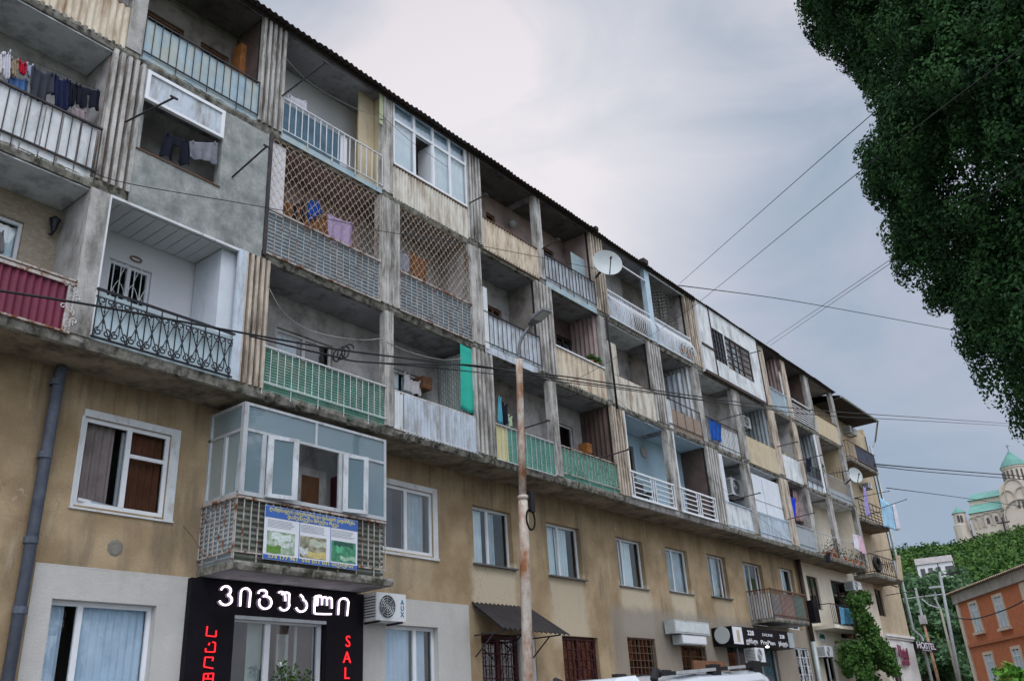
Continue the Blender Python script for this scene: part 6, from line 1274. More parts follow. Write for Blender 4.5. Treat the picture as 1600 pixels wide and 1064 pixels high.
# overhead cables
def cable(pts, label, r=.014, n=5): return tag(MB().tube(smooth_pts(pts, 5), r, 5).build('overhead_cable', 'cable', None, smooth=True), label, 'cable', 'overhead cables')
def WL_(lst, Y=-.7): return [W(x, y, Y) for x, y in lst]
def base(l, dy=0): return [(x, y+dy) for x, y in l]
main = [(-30, 450), (150, 478), (280, 502), (400, 524), (520, 545), (620, 558), (720, 570), (780, 577), (880, 588), (960, 600), (1080, 618), (1180, 631), (1300, 643), (1450, 653), (1640, 666)]
cable(WL_(main), 'upper thick cable sagging across the whole facade', .020)
cable(WL_([(390, 525), (470, 545), (523, 557), (560, 565), (640, 569), (730, 570), (800, 580), (900, 596), (1000, 610), (1180, 637), (1300, 650), (1450, 658), (1640, 669)], -.74), 'lower thick cable sagging below the first across the facade', .018)
cable(WL_([(560, 565), (700, 577), (820, 590), (960, 607), (1100, 626)], -.68), 'short third strand under the two thick cables', .012)
mb = MB(); c = W(545, 547, -.72); mb.tube([(c.x+.12*math.cos(t)*(1+.05*math.sin(3*t)), -.72+.02*t, c.z+.13*math.sin(t)+.07*math.cos(t)) for t in np.linspace(0, 2*PI*3, 60)], .016, 5); tag(mb.build('cable_coil', 'cable', None), 'loop of spare cable hanging in front of the green balcony', 'cable coil')
cable([W(140, 268, -.2), W(205, 288, -.2), (W(390, 320, -.2)), W(520, 344, -.2), W(600, 362, -.2), W(760, 386, -.2), W(955, 425, -.2)], 'thin cable running from the rendered balcony to the dish', .008)
cable([W(1062, 443, 0), WD(1330, 207, 15), WD(1700, -110, 10)], 'single cable from the eaves rising to the upper right', .008)
cable([W(890, 598, -.1), W(960, 560, -.3), W(1079, 482, -1.0), WD(1335, 275, 13), WD(1700, 0, 8)], 'long cable rising from the facade over the cypress', .007)
cable([W(1197, 537, 0), WD(1385, 410, 20), WD(1600, 255, 9)], 'upper cable of the pair rising past the cypress', .007)
cable([W(1203, 540, 0), WD(1385, 416, 20), WD(1610, 262, 9)], 'lower cable of the pair rising past the cypress', .007)
cable([W(1060, 446, 0), WD(1250, 472, 45), WD(1485, 515, 60)], 'thin cable from the eaves slanting down to the right', .02)
cable([W(1366, 725, 0), WD(1460, 733, 70), WD(1640, 747, 90)], 'upper cable in the sky left of the cathedral', .04)
cable([W(1366, 728, 0), WD(1460, 738, 70), WD(1640, 752, 90)], 'lower cable in the sky left of the cathedral', .03)
cable([W(1385, 762, 0), WD(1500, 777, 80), WD(1640, 797, 100)], 'faint cable crossing the cathedral nave', .025)
for lb, p in (('cord sagging over the green balcony', [(419, 447), (445, 490), (490, 518), (560, 531), (601, 528)]), ('cord sagging over the ragged white balcony', [(602, 533), (640, 550), (690, 562), (722, 560)]), ('cord sagging below the white-railed top balcony', [(447, 92), (485, 130), (545, 165), (600, 188)])): tag(MB().tube(smooth_pts(WL_(p, -.05), 6), .008, 4).build('sagging_cord', 'plas', None), lb, 'cord')
for lb, p, Y in (('upper inside clothes line of the blue-sheet balcony', [(262, 0), (400, 72)], .4), ('lower inside clothes line of the blue-sheet balcony', [(268, 8), (400, 80)], .6), ('slanting wire across the sky-blue balcony', [(960, 620), (1040, 690), (1150, 780), (1240, 850)], -.1), ('wire along the white-barred balcony', [(590, 175), (640, 220), (700, 262)], -.1)): tag(MB().tube(WL_(p, Y), .006, 4).build('thin_wire', 'cable', None), lb, 'wire')
q0, q1 = W(287, 822, .95), W(318, 868, .3); tag(MB().tube(smooth_pts([q0, q0.lerp(q1, .5)+Vector((0, 0, .04)), q1], 4), .012, 5).build('bent_rod', 'rusty', None), 'bent rusty rod beside the glazed balcony', 'rod')

# ------------------------------------------------------------------ van
VY = -7.2
def VP(px_, py_): return W(px_, py_, VY)
l0, l1 = VP(968, 1064).x, VP(1236, 1064).x
V = thing('parked_van', 'white van with a black and silver roof rack, only its roof in view', 'van', ((l0+l1)/2, VY+.9, 0))
zr = VP(1135, 1047).z
prof = [(-.9, .35), (-.92, .75), (-.80, 1.0), (-.1, 1.15), (.55, VP(975, 1062).z+.0), (.95, VP(1020, 1060).z), (1.9, zr-.03), (2.9, zr+.0), (3.7, VP(1215, 1045).z), (3.92, VP(1228, 1050).z-.02), (4.08, 1.5), (4.15, .9), (4.15, .35)]
x00 = l0+.15
rows = []
for yy, dz in ((VY, -.14), (VY+.04, -.05), (VY+.16, -.005), (VY+.9, .03), (VY+1.64, -.005), (VY+1.76, -.05), (VY+1.8, -.14)):
    rows.append([(x00+px_, yy, z+(dz if z > 1.1 else 0)) for px_, z in prof])
mb = MB(); mb.grid(rows); mb.add(rows[0], [tuple(range(len(prof)))]); mb.add(rows[-1], [tuple(range(len(prof)))[::-1]]); mb.box(x00-.9, x00+4.15, VY+.01, VY+1.79, .3, .36)
vb = mb.build('body', 'van', V, smooth=False)
hp = MB(); a = VP(985, 1060); b = VP(1023, 1056); hp.hexa([(a.x-.1, VY+.2, a.z-.05), (b.x, VY+.2, b.z-.05), (b.x, VY+1.6, b.z-.05), (a.x-.1, VY+1.6, a.z-.05), (a.x+.12, VY+.25, a.z+.03), (b.x-.02, VY+.25, b.z+.03), (b.x-.02, VY+1.55, b.z+.03), (a.x+.12, VY+1.55, a.z+.03)]); hp.build('roof_deflector', 'van', V)
rk = MB(); r0, r1 = VP(1041, 1052), VP(1213, 1036); sl1 = MB()
for yy in (VY+.12, VY+1.6):
    rk.tube([(r0.x-.1, yy, r0.z-.06), (r0.x-.04, yy, r0.z+.04), (r0.x+.05, yy, r0.z+.01)], .05, 8); rk.bar((r0.x, yy, r0.z), (r1.x, yy, r1.z), .05, .045)
    for f in (.45, .85): c = Vector((r0.x, yy, r0.z)).lerp(Vector((r1.x, yy, r1.z)), f); rk.box(c.x-.12, c.x+.12, yy-.05, yy+.05, c.z-.10, c.z+.06)
    for f0, f1 in ((.12, .44), (.56, .72)): sl1 = MB(); sl1.bar(Vector((r0.x, yy-.04 if yy > VY+1 else yy+.04, r0.z)).lerp(Vector((r1.x, yy+.04, r1.z)), f0), Vector((r0.x, yy+.04, r0.z)).lerp(Vector((r1.x, yy+.04, r1.z)), f1), .02, .04); sl1.bar(Vector((r0.x, yy-.045, r0.z)).lerp(Vector((r1.x, yy-.045, r1.z)), f0), Vector((r0.x, yy-.045, r0.z)).lerp(Vector((r1.x, yy-.045, r1.z)), f1), .02, .04); sl1.build('rack_strip', 'alu', V)
for f in (.3, .65, .95): c = Vector((r0.x, 0, r0.z)).lerp(Vector((r1.x, 0, r1.z)), f); rk.bar((c.x, VY+.12, c.z), (c.x, VY+1.6, c.z), .05, .04)
rk.build('roof_rack', 'rubber', V)
for yy in (VY+.1, VY+1.7):
    for xx in (x00+.0, x00+3.1):
        wh = MB().lathe((xx, yy, .33), [(.001, -.1), (.2, -.1), (.33, -.08), (.33, .08), (.2, .1), (.001, .1)], 18, 'y').build('wheel', 'rubber', V); MB().lathe((xx, yy, .33), [(.001, -.11), (.2, -.108)], 14, 'y').build('rim', 'alu', wh)
mb = MB()
for xa, xb in ((1.0, 1.8), (1.95, 2.8), (2.95, 3.75)): mb.box(x00+xa, x00+xb, VY+1.80, VY+1.812, 1.25, zr-.35); mb.box(x00+xa, x00+xb, VY-.012, VY-.001, 1.25, zr-.35)
mb.build('side_window', 'glassd', V); MB().hexa([(x00-.05, VY+.15, 1.22), (x00-.05, VY+1.65, 1.22), (x00+.45, VY+1.65, 1.95), (x00+.45, VY+.15, 1.95), (x00-.0, VY+.15, 1.18), (x00-.0, VY+1.65, 1.18), (x00+.5, VY+1.65, 1.93), (x00+.5, VY+.15, 1.93)]).build('windscreen', 'glassd', V)
for yy in (VY+.25, VY+1.55): MB().box(x00-.93, x00-.9, yy-.12, yy+.12, .65, .82).build('headlight', 'dishm', V)
a, b = W(1080, 1034, .7), W(1129, 1031, .7); tag(MB().box(a.x, b.x, .62, .68, a.z-.45, a.z+.05).build('brown_board', 'brown', None), 'dark brown board standing against the wall behind the van', 'board')

# ------------------------------------------------------------------ orange brick house
DA = 63.0; A0 = WD(1491, 929, DA); ez_ = A0.z; B0 = WZ(1600, 888, ez_); hd = (B0-A0).normalized(); hn = Vector((-hd.y, hd.x, 0))       # along the front, hn points away from camera
if hn.dot(A0-CAM) < 0: hn = -hn
H = thing('brick_house', 'two-storey orange brick house with tiled roof at the right', 'house', (A0.x, A0.y, 0))
def HW(px_, py_, off=0):                                     # pixel on the front plane -> (s, z)
    d_ = ray(px_, py_); t_ = ((A0-hn*off)-CAM).dot(hn)/d_.dot(hn); p_ = CAM+d_*t_; return (p_-A0).dot(hd), p_.z
def HP(s_, z_, o_=0): p_ = A0+hd*s_-hn*o_; return Vector((p_.x, p_.y, z_))
def hbox(mb, s0, s1, z0, z1, o0, o1): mb.hexa([HP(s0, z0, o1), HP(s1, z0, o1), HP(s1, z0, o0), HP(s0, z0, o0), HP(s0, z1, o1), HP(s1, z1, o1), HP(s1, z1, o0), HP(s0, z1, o0)])
LH = 22; DPT = 11; hm = mat('orange_brick_wall', (.62, .20, .085), (.52, .155, .06), var=.15, scale=.5, dirt=(.33, .13, .08), amt=.45, streak=1, brick=((PI/2, 0, -math.atan2(hd.y, hd.x)*0), (.42, .22, .15), 2.6, .018), bump=.05)
mb = MB(); hbox(mb, 0, LH, 0, ez_-.55, -DPT, 0); mb.build('wall', hm, H)
mb = MB(); hbox(mb, -.1, LH, ez_-.55, ez_, -DPT-.1, .18); mb.build('cornice', 'gablegrey', H)
mb = MB(); hbox(mb, 0.0, .42, 0, ez_-.55, -.3, .10); mb.build('corner_pilaster', 'htrim', H)
sc0, sc1 = HW(1521, 1006), HW(1600, 996); mb = MB(); hbox(mb, .42, LH, sc0[1]-.15, sc0[1]+.02, 0, .12); mb.build('string_course', 'hbrick', H)
# hipped tiled roof with rows of tiles
rp = MB(); nn = 90; ov = .45
e_ = [HP(-ov, ez_+.02, ov), HP(LH, ez_+.02, ov), HP(LH, ez_+1.35, -DPT/2), HP(DPT/2-1, ez_+1.35, -DPT/2), HP(-ov, ez_+.02, -DPT-ov), HP(LH, ez_+.02, -DPT-ov)]
for i in range(nn):                                          # front slope as separate rolls of tile
    f0, f1 = i/nn, (i+1)/nn; a_, b_ = e_[0].lerp(e_[1], f0), e_[0].lerp(e_[1], f1); c_, d_ = e_[3].lerp(e_[2], f1), e_[3].lerp(e_[2], f0)
    m1, m2 = (a_+b_)/2+Vector((0, 0, .09)), (c_+d_)/2+Vector((0, 0, .09)); rp.add([a_, m1, m2, d_], [(0, 1, 2, 3)]); rp.add([m1, b_, c_, m2], [(0, 1, 2, 3)])
rp.add([e_[0], e_[3], e_[4]], [(0, 1, 2)]); rp.add([e_[4], e_[3], e_[2], e_[5]], [(0, 1, 2, 3)]); rp.add([e_[0], e_[1], e_[5], e_[4]], [(0, 1, 2, 3)])
rp.build('roof', 'terr', H)
for tl, tr, bl, lb in (((1513, 941), (1527, 939), (1526, 988), None), ((1550, 930), (1566, 927), (1567, 981), None), ((1536, 1019), (1551, 1017), (1560, 1066), None), ((1579, 1010), (1594, 1007), (1597, 1060), None)):
    s0, z1 = HW(*tl); s1, _ = HW(*tr); _, z0 = HW(*bl); s1 = s0+max(1.0, s1-s0)
    f = MB(); tw = .16
    hbox(f, s0, s1, z1-tw, z1, -.02, .07); hbox(f, s0, s0+tw, z0, z1-tw, -.02, .07); hbox(f, s1-tw, s1, z0, z1-tw, -.02, .07); hbox(f, s0-.1, s1+.1, z0-.14, z0, -.02, .18)
    fo = f.build('window', 'htrim', H); g = MB(); hbox(g, s0+tw, s1-tw, z0, z1-tw, .002, .02); g.build('pane', 'glassd', fo); g = MB(); sm = (s0+s1)/2
    for ss in (s0+tw+.03, sm, s1-tw-.03): hbox(g, ss-.035, ss+.035, z0, z1-tw, .021, .05)
    hbox(g, s0+tw, s1-tw, z0+(z1-z0)*.68, z0+(z1-z0)*.72, .022, .048); g.build('frame', 'white', fo); g = MB(); hbox(g, s0+tw+.06, sm-.04, z0+.05, z1-tw-.05, .021, .024); hbox(g, sm+.04, s1-tw-.06, z0+.05, z1-tw-.05, .021, .024); g.build('curtain', 'curtg', fo)
for s_ in (9, 12.5, 16, 19.5):
    f = MB()
    for z0, z1 in ((1.2, 3.4), (5.0, 7.2)): hbox(f, s_, s_+1.1, z0, z1, 0, .06)
    f.build('window', 'htrim', H)
cable([HP(*HW(px_, py_, 1.2), 1.2) for px_, py_ in ((1440, 928), (1480, 958), (1515, 967), (1560, 956), (1600, 938), (1650, 905))], 'cable sagging across the brick house front', .035)

# poles beside it
def pole(pb, pt, dist, r0, r1, label, m='conc', **k):
    a = WD(*pt, dist); b = WD(*pb, dist); dd = (b-a).normalized(); b2 = a+dd*((a.z-0)/abs(dd.z)); A = thing('utility_pole', label, 'utility pole', (b2.x, b2.y, 0), 'utility poles by the brick house'); MB().tube([b2, a], [r0, r1], 10).build('pole', m, A, smooth=True); return A, a, b2
pm3 = mat('pale_pole', (.29, .32, .33), var=.15, dirt=(.2, .22, .22), amt=.5, rough=.8)
A, t0, b0 = pole((1497, 1050), (1468, 893), 56, .12, .07, 'tall pale concrete pole in front of the brick house', pm3)
MB().bar(t0+Vector((0, 0, -.2)), t0+Vector((.0, -1.4, -.1)), .06).bar(t0+Vector((0, 0, 0)), t0+Vector((0, 0, .5)), .05).build('pole_top_arm', 'dark', A)
A, t0, b0 = pole((1494, 1050), (1469, 950), 60, .11, .06, 'shorter weathered pole carrying a curved lamp', mat('brown_pole', (.30, .29, .24), var=.2, dirt=(.14, .12, .09), amt=.6))
MB().tube(smooth_pts([t0, WD(1463, 938, 60), WD(1461, 924, 60)], 5), .05, 6).build('lamp_arm', 'alu', A); c = WD(1462, 919, 60); MB().box(c.x-.3, c.x+.3, c.y-.3, c.y+.3, c.z, c.z+.12).build('lamp_head', 'dishm', A); MB().tube([t0, WD(1452, 945, 60), WD(1440, 935, 60)], .04, 5).build('side_arm', 'alu', A)
A, t0, b0 = pole((1463, 1050), (1443, 972), 66, .11, .08, 'rusty pole with a meter box and insulators behind the hostel sign', mat('rust_pole', (.30, .13, .06), (.38, .3, .24), var=.2))
MB().box(t0.x-.15, t0.x+.15, t0.y-.2, t0.y+.2, t0.z-.1, t0.z+.45).build('meter_box', 'plas', A); MB().bar(t0, t0+Vector((0, 0, 2.2)), .12).bar(t0+Vector((-.1, 1.5, 1.6)), t0+Vector((.1, -1.5, 1.6)), .06).build('insulator_arm', 'alu', A)

# vine on the cream balcony
VN = thing('climbing_vine', 'dense green vine climbing from the street to the cream balcony', 'vine', (W(1360, 1055, .3).x, .4, .1)); cs, rs = [], []
rr = np.random.default_rng(5)
for (x0_, y0_, x1_, y1_, w0, w1, n_) in ((1332, 928, 1345, 965, 5, 6, 22), (1345, 960, 1362, 1005, 8, 12, 34), (1343, 1008, 1353, 1060, 14, 14, 40), (1368, 1000, 1388, 1040, 14, 12, 40), (1380, 1030, 1396, 1050, 8, 6, 12), (1325, 1010, 1325, 1050, 6, 6, 16), (1338, 935, 1360, 935, 4, 5, 10)):
    for _ in range(n_):
        t_ = rr.random(); w_ = w0+(w1-w0)*t_; p_ = W(x0_+(x1_-x0_)*t_+rr.normal()*w_*.5, y0_+(y1_-y0_)*t_+rr.normal()*w_*.25, rr.uniform(-.5, .6)); cs.append(tuple(p_)); rs.append(rr.uniform(.18, .40))
leafcloud('foliage', 'vine', cs, rs, 90, .15, VN, seed=4, shell=.2)
MB().tube(smooth_pts([(W(1350, 1060, .6).x, .6, 0), W(1352, 1020, .6), W(1352, 985, .6), W(1338, 950, .6)], 5), .05, 6).build('stem', 'bark', VN)

# ------------------------------------------------------------------ cypress
AX = CAM+Vector((math.sin(math.radians(97))*14.5, math.cos(math.radians(97))*14.5, 0)); axx, axy = AX.x, AX.y
outl = [(1205, -60), (1232, 0), (1258, 35), (1275, 52), (1325, 85), (1336, 130), (1322, 165), (1330, 205), (1332, 250), (1345, 285), (1352, 330), (1376, 365), (1384, 400), (1412, 430), (1442, 450), (1472, 455), (1500, 480), (1490, 512), (1497, 555), (1520, 590), (1532, 620), (1558, 645), (1600, 662)]
pr = []
for x, y in outl:
    d_ = ray(x, y); hl = math.hypot(d_.x, d_.y); ux, uy = d_.x/hl, d_.y/hl; vx, vy = axx-CAM.x, axy-CAM.y; t_ = vx*ux+vy*uy; pr.append((CAM.z+t_*d_.z/hl, abs(vx*uy-vy*ux)))
pr.sort(); zs_ = np.array([p_[0] for p_ in pr]); rs_ = np.array([p_[1] for p_ in pr])
zs_ = np.concatenate([[zs_[0]-.5], zs_, [zs_[-1]+3, zs_[-1]+6, zs_[-1]+8.5]]); rs_ = np.concatenate([[rs_[0]*.7], rs_, [rs_[-1]*.85, rs_[-1]*.5, .1]])
CY = thing('cypress_tree', 'huge dark green cypress filling the upper right corner', 'tree', (axx, axy, 0))
MB().tube([(axx, axy, 0), (axx+.1, axy, 5), (axx, axy+.1, zs_[-1]-2)], [.45, .38, .05], 10).build('trunk', 'bark', CY, smooth=True)
cs, rs = [], []; rg = np.random.default_rng(11); view = math.atan2(CAM.y-axy, CAM.x-axx)
zlo, zhi = zs_[0], zs_[-1]
for k in range(430):
    z = zlo+.3+(zhi-zlo-.3)*rg.random(); R_ = np.interp(z, zs_, rs_)
    if rg.random() > R_/rs_.max()+.15: continue
    th = view+(rg.uniform(-1.75, 1.75) if k < 350 else rg.uniform(0, 2*PI)); lr = rg.uniform(.55, 1.05)*min(1, R_/1.6)
    if z < 8.6 and rg.random() < .12: continue
    lc = np.array([axx+(R_-lr*.92)*math.cos(th), axy+(R_-lr*.92)*math.sin(th), z]); fav = np.array([math.cos(th)*.8, math.sin(th)*.8, .55])
    for q in range(19):
        d_ = rg.normal(size=3); d_ /= np.linalg.norm(d_)
        if d_ @ fav < -.25: continue
        p_ = lc+d_*np.array([1, 1, 1.35])*lr*rg.uniform(.62, .86); c2 = rg.uniform(.17, .30); rr_ = math.hypot(p_[0]-axx, p_[1]-axy); lim = np.interp(p_[2], zs_, rs_)-c2*.75
        if rr_ > lim: f_ = max(.1, lim/rr_); p_[0] = axx+(p_[0]-axx)*f_; p_[1] = axy+(p_[1]-axy)*f_
        cs.append(tuple(p_)); rs.append((c2, c2, c2*1.35))
leafcloud('crown', 'cyp', cs, rs, 250, .056, CY, seed=3, outward=1.0, flat=.40, shell=.72)
cs, rs = [], []
for k in range(2600):
    z = rg.uniform(8.4, zhi-1.5) if rg.random() < .80 else rg.uniform(zlo+1, 9.2); R_ = np.interp(z, zs_, rs_)*rg.uniform(.30, .86); th = rg.uniform(0, 2*PI); cs.append((axx+R_*math.cos(th), axy+R_*math.sin(th), z)); rs.append(.38)
core = MB(); zz_ = np.linspace(9.6, zhi-.8, 26); core.grid([[(axx+np.interp(z, zs_, rs_)*.70*(1+.12*math.sin(t*5+z*3)+.08*math.sin(t*9-z*2))*min(1, (z-9.3)/1.2)*math.cos(t), axy+np.interp(z, zs_, rs_)*.70*(1+.12*math.sin(t*5+z*3))*min(1, (z-9.3)/1.2)*math.sin(t), z) for t in np.linspace(0, 2*PI, 40)] for z in zz_]); core.build('inner_crown', mat('dark_crown_core', (.010, .022, .010), var=.5, scale=4, bump=.5), CY)  # added solid dark core, no real tree part; closes gaps and darkens the inside
leafcloud('inner_crown', 'cyp', cs, rs, 80, .085, CY, seed=8, outward=.2, flat=1, shell=.1)
bm_ = MB()
for k in range(110):
    z = rg.uniform(4.5, zhi-2); th = view+rg.uniform(-1.9, 1.9); R_ = np.interp(z, zs_, rs_)*.72; p0_ = Vector((axx, axy, z-R_*.35)); p1_ = Vector((axx+R_*math.cos(th), axy+R_*math.sin(th), z)); mid = p0_.lerp(p1_, .5)+Vector((0, 0, -.12)); bm_.tube([p0_, mid, p1_], [.05, .028, .006], 5)
bm_.build('branches', 'bark', CY)

# ------------------------------------------------------------------ hill, wood, cathedral, white house
def azel(px_, py_): d_ = ray(px_, py_); return math.atan2(d_.x, d_.y), math.atan2(d_.z, math.hypot(d_.x, d_.y))
def hz(d_, az): 
    if d_ <= 95: return 0
    t_ = min(1, (d_-95)/165); e_ = 8.45+.12*math.sin(az*40)+.25*math.sin(az*13+1); top = 260*math.tan(math.radians(e_))+1.6-3.0
    return top*(t_**.8) if d_ <= 260 else top+ (d_-260)*.02
rows = []
for d_ in (90, 95, 100, 110, 125, 145, 165, 185, 205, 225, 240, 250, 260, 275, 300, 360, 450, 600):
    row = []
    for k in range(61):
        az = math.radians(50+k*1.0); s_ = d_; row.append((CAM.x+s_*math.sin(az), CAM.y+s_*math.cos(az), hz(s_, az)-.03+.8*math.sin(az*60+d_*.1)*(d_ > 100)))
    rows.append(row)
MB().grid(rows[::-1]).build('hill', mat('hill_ground', (.05, .09, .025), var=.3, scale=.1, bump=0), None, smooth=True, kind='structure')
cs, rs = [], []; rg = np.random.default_rng(21)
for k in range(5200):
    az = math.radians(rg.uniform(66, 92)); d_ = 100+165*rg.random()**.8; r_ = rg.uniform(1.6, 3.6)
    z = hz(d_, az)+r_*.35; cs.append((CAM.x+d_*math.sin(az), CAM.y+d_*math.cos(az), z)); rs.append((r_, r_, r_*rg.uniform(.8, 1.15)))
leafcloud('hillside_wood', 'hill', cs, rs, 80, .72, None, seed=9, outward=1.0, flat=.6, shell=.6, kind='stuff')
# mid-distance trees between building and house
def tree(px_, py_, dist, h_, w_, label, m='mid', seed=1, lean=0, n=34, leaf=.42, grp='trees beyond the end of the building'):
    top = WD(px_, py_, dist); A = thing('leafy_tree', label, 'tree', (top.x, top.y, 0), grp); rg = np.random.default_rng(seed); cs, rs = [], []; H_ = top.z
    for k in range(n):
        v = rg.random(); z = H_-h_*v; rr_ = w_*(.35+.65*math.sin(PI*min(.97, v+.12))**.7); th = rg.uniform(0, 2*PI); q = rr_*math.sqrt(rg.random()); cs.append((top.x+q*math.cos(th), top.y+q*math.sin(th), z-.7)); r_ = rg.uniform(.55, 1.1)*w_/3.2; rs.append((r_, r_, r_*.85))
    leafcloud('crown', m, cs, rs, 130, leaf, A, seed=seed, outward=.8, flat=.8, shell=.3)
    mb = MB(); mb.tube([(top.x, top.y, 0), (top.x+.2, top.y, (H_-h_*.8)), (top.x, top.y, H_-h_*.3)], [.3, .2, .06], 7)
    for k in range(6): c = Vector(cs[k*3]); mb.tube([(top.x+.1, top.y, H_-h_*.75), c], [.1, .03], 5)
    mb.build('trunk', 'bark', A); return A
tree(1425, 893, 84, 10, 4.6, 'grey-green tree right behind the corner of the building', seed=31)
tree(1462, 880, 92, 10, 4.4, 'tall grey-green tree behind the pale concrete pole', seed=32)
tree(1480, 905, 86, 8, 4.0, 'bushy tree at the left edge of the brick house', seed=33)
tree(1448, 955, 80, 9, 4.2, 'dark tree behind the rusty meter pole', seed=34)
tree(1430, 985, 76, 7, 3.2, 'low tree seen above the hostel sign', seed=35)
tree(1470, 985, 78, 7, 3.6, 'dark shrubby tree between the poles', seed=36)
tree(1605, 1000, 27, 2.2, 1.1, 'bright green street tree at the lower right edge', m='fresh', seed=37, leaf=.16, n=30, grp=None)
# white house on the slope
A1 = WD(1433, 888, 118); zt = WD(1433, 873, 118).z; WH = thing('white_house', 'white flat-roofed house among trees on the hillside', 'house', (A1.x, A1.y, A1.z-6)); Bq = WD(1495, 876, 118); dd = (Bq-A1); dd.z = 0; L_ = dd.length*.88; dd.normalize(); nn_ = Vector((-dd.y, dd.x, 0))
if nn_.dot(A1-CAM) < 0: nn_ = -nn_
mb = MB(); P_ = [A1, A1+dd*L_, A1+dd*L_+nn_*8, A1+nn_*8]; mb.hexa([Vector((p_.x, p_.y, A1.z-6)) for p_ in P_]+[Vector((p_.x, p_.y, zt-.7)) for p_ in P_]); mb.build('wall', 'plasw', WH)
mb = MB(); P_ = [A1-dd*.1-nn_*.15, A1+dd*(L_+.1)-nn_*.15, A1+dd*(L_+.3)+nn_*8, A1-dd*.3+nn_*8]; mb.hexa([Vector((p_.x, p_.y, zt-.7)) for p_ in P_]+[Vector((p_.x, p_.y, zt+.0)) for p_ in P_]); mb.build('roof', mat('pale_grey_roof', (.55, .52, .52)), WH)
for f in (.08, .3, .52, .78): c = A1+dd*L_*f-nn_*.06; e2 = c+dd*(.5 if f < .7 else 1.0); mb = MB(); mb.hexa([(c.x, c.y, zt-2.2), (e2.x, e2.y, zt-2.2), (e2.x+nn_.x*.05, e2.y+nn_.y*.05, zt-2.2), (c.x+nn_.x*.05, c.y+nn_.y*.05, zt-2.2), (c.x, c.y, zt-1.2), (e2.x, e2.y, zt-1.2), (e2.x+nn_.x*.05, e2.y+nn_.y*.05, zt-1.2), (c.x+nn_.x*.05, c.y+nn_.y*.05, zt-1.2)]); mb.build('window', 'glassd', WH)

# cathedral
DC = 275; Ac = WD(1512, 783, DC); Bc = WZ(1567, 773, Ac.z); cd = (Bc-Ac); cd.z = 0; cd.normalize(); cn = Vector((-cd.y, cd.x, 0))
if cn.dot(Ac-CAM) < 0: cn = -cn
K = thing('cathedral', 'pale stone cathedral with green roofs and conical dome on the hilltop', 'cathedral', (Ac.x, Ac.y, WD(1560, 830, DC).z))
def CWp(px_, py_, off=0): d_ = ray(px_, py_); t_ = ((Ac-cn*off)-CAM).dot(cn)/d_.dot(cn); p_ = CAM+d_*t_; return (p_-Ac).dot(cd), p_.z
def CP(s_, z_, o_=0): p_ = Ac+cd*s_-cn*o_; return Vector((p_.x, p_.y, z_))
def cbox(mb, s0, s1, z0, z1, o0, o1): mb.hexa([CP(s0, z0, o1), CP(s1, z0, o1), CP(s1, z0, o0), CP(s0, z0, o0), CP(s0, z1, o1), CP(s1, z1, o1), CP(s1, z1, o0), CP(s0, z1, o0)])
zb0 = WD(1560, 850, DC).z-6
sN0 = CWp(1513, 783)[0]; sN1 = CWp(1567, 774)[0]; zN = CWp(1512, 783)[1]; zNr = CWp(1511, 773)[1]
mb = MB(); cbox(mb, sN0, sN1+14, zb0, zN, -14, 0)                       # nave, higher
zAi = CWp(1514, 803, 5)[1]; zAr = CWp(1514, 795, 0)[1]; sA0 = CWp(1514, 803, 5)[0]; sA1 = CWp(1573, 790, 5)[0]
cbox(mb, sA0, sA1+2, zb0, zAi, 0.01, 5); K1 = mb.build('nave_walls', 'church', K)
mb = MB(); mb.hexa([CP(sN0-.3, zN, .5), CP(sN1+3, zN, .5), CP(sN1+3, zN, -14.5), CP(sN0-.3, zN, -14.5), CP(sN0-.3, zNr+1.2, -6.9), CP(sN1+3, zNr+1.2, -6.9), CP(sN1+3, zNr+1.2, -7.1), CP(sN0-.3, zNr+1.2, -7.1)])
mb.hexa([CP(sA0-.2, zAi, 5.4), CP(sA1+1, zAi, 5.4), CP(sA1+1, zAi, 0.02), CP(sA0-.2, zAi, 0.02), CP(sA0-.2, zAi+.1, 5.3), CP(sA1+1, zAi+.1, 5.3), CP(sA1+1, zAr+.8, .02), CP(sA0-.2, zAr+.8, .02)]); mb.build('roof', 'croof', K)
# transept front with round arches
sT0 = CWp(1570, 800, 6)[0]; cxT = CWp(1592, 790, 6)[0]; wT = cxT-sT0; zTb = CWp(1572, 768, 6)[1]; zTt = CWp(1588, 748, 6)[1]
mb = MB(); pts_ = [(cxT-wT, zb0), (cxT+wT, zb0), (cxT+wT, zTb)]+[(cxT+wT*math.cos(t), zTb+(zTt-zTb)*math.sin(t)**.8) for t in np.linspace(.15, PI-.15, 14)]+[(cxT-wT, zTb)]
n_ = len(pts_); mb.add([CP(s_, z_, 6) for s_, z_ in pts_]+[CP(s_, z_, -10) for s_, z_ in pts_], [tuple(range(n_)), tuple(range(n_, 2*n_))[::-1]]+[(i, (i+1) % n_, (i+1) % n_+n_, i+n_) for i in range(n_)]); mb.build('transept', 'church', K)
ar = MB(); gl = MB()
def carch(s_, zb1, w_, h_, off, mb, th=.35, depth=.3):
    P_ = [(s_-w_, zb1)]+[(s_+w_*math.cos(t), zb1+h_-w_+w_*math.sin(t)) for t in np.linspace(PI, 0, 11)]+[(s_+w_, zb1)]
    for i in range(len(P_)-1): mb.bar(CP(P_[i][0], P_[i][1], off), CP(P_[i+1][0], P_[i+1][1], off), th, depth)
def cwin(s_, zb1, w_, h_, off, mb):
    P_ = [(s_-w_, zb1), (s_+w_, zb1)]+[(s_+w_*math.cos(t), zb1+h_-w_+w_*math.sin(t)) for t in np.linspace(0, PI, 7)]; mb.add([CP(a_, b_, off) for a_, b_ in P_], [tuple(range(len(P_)))])
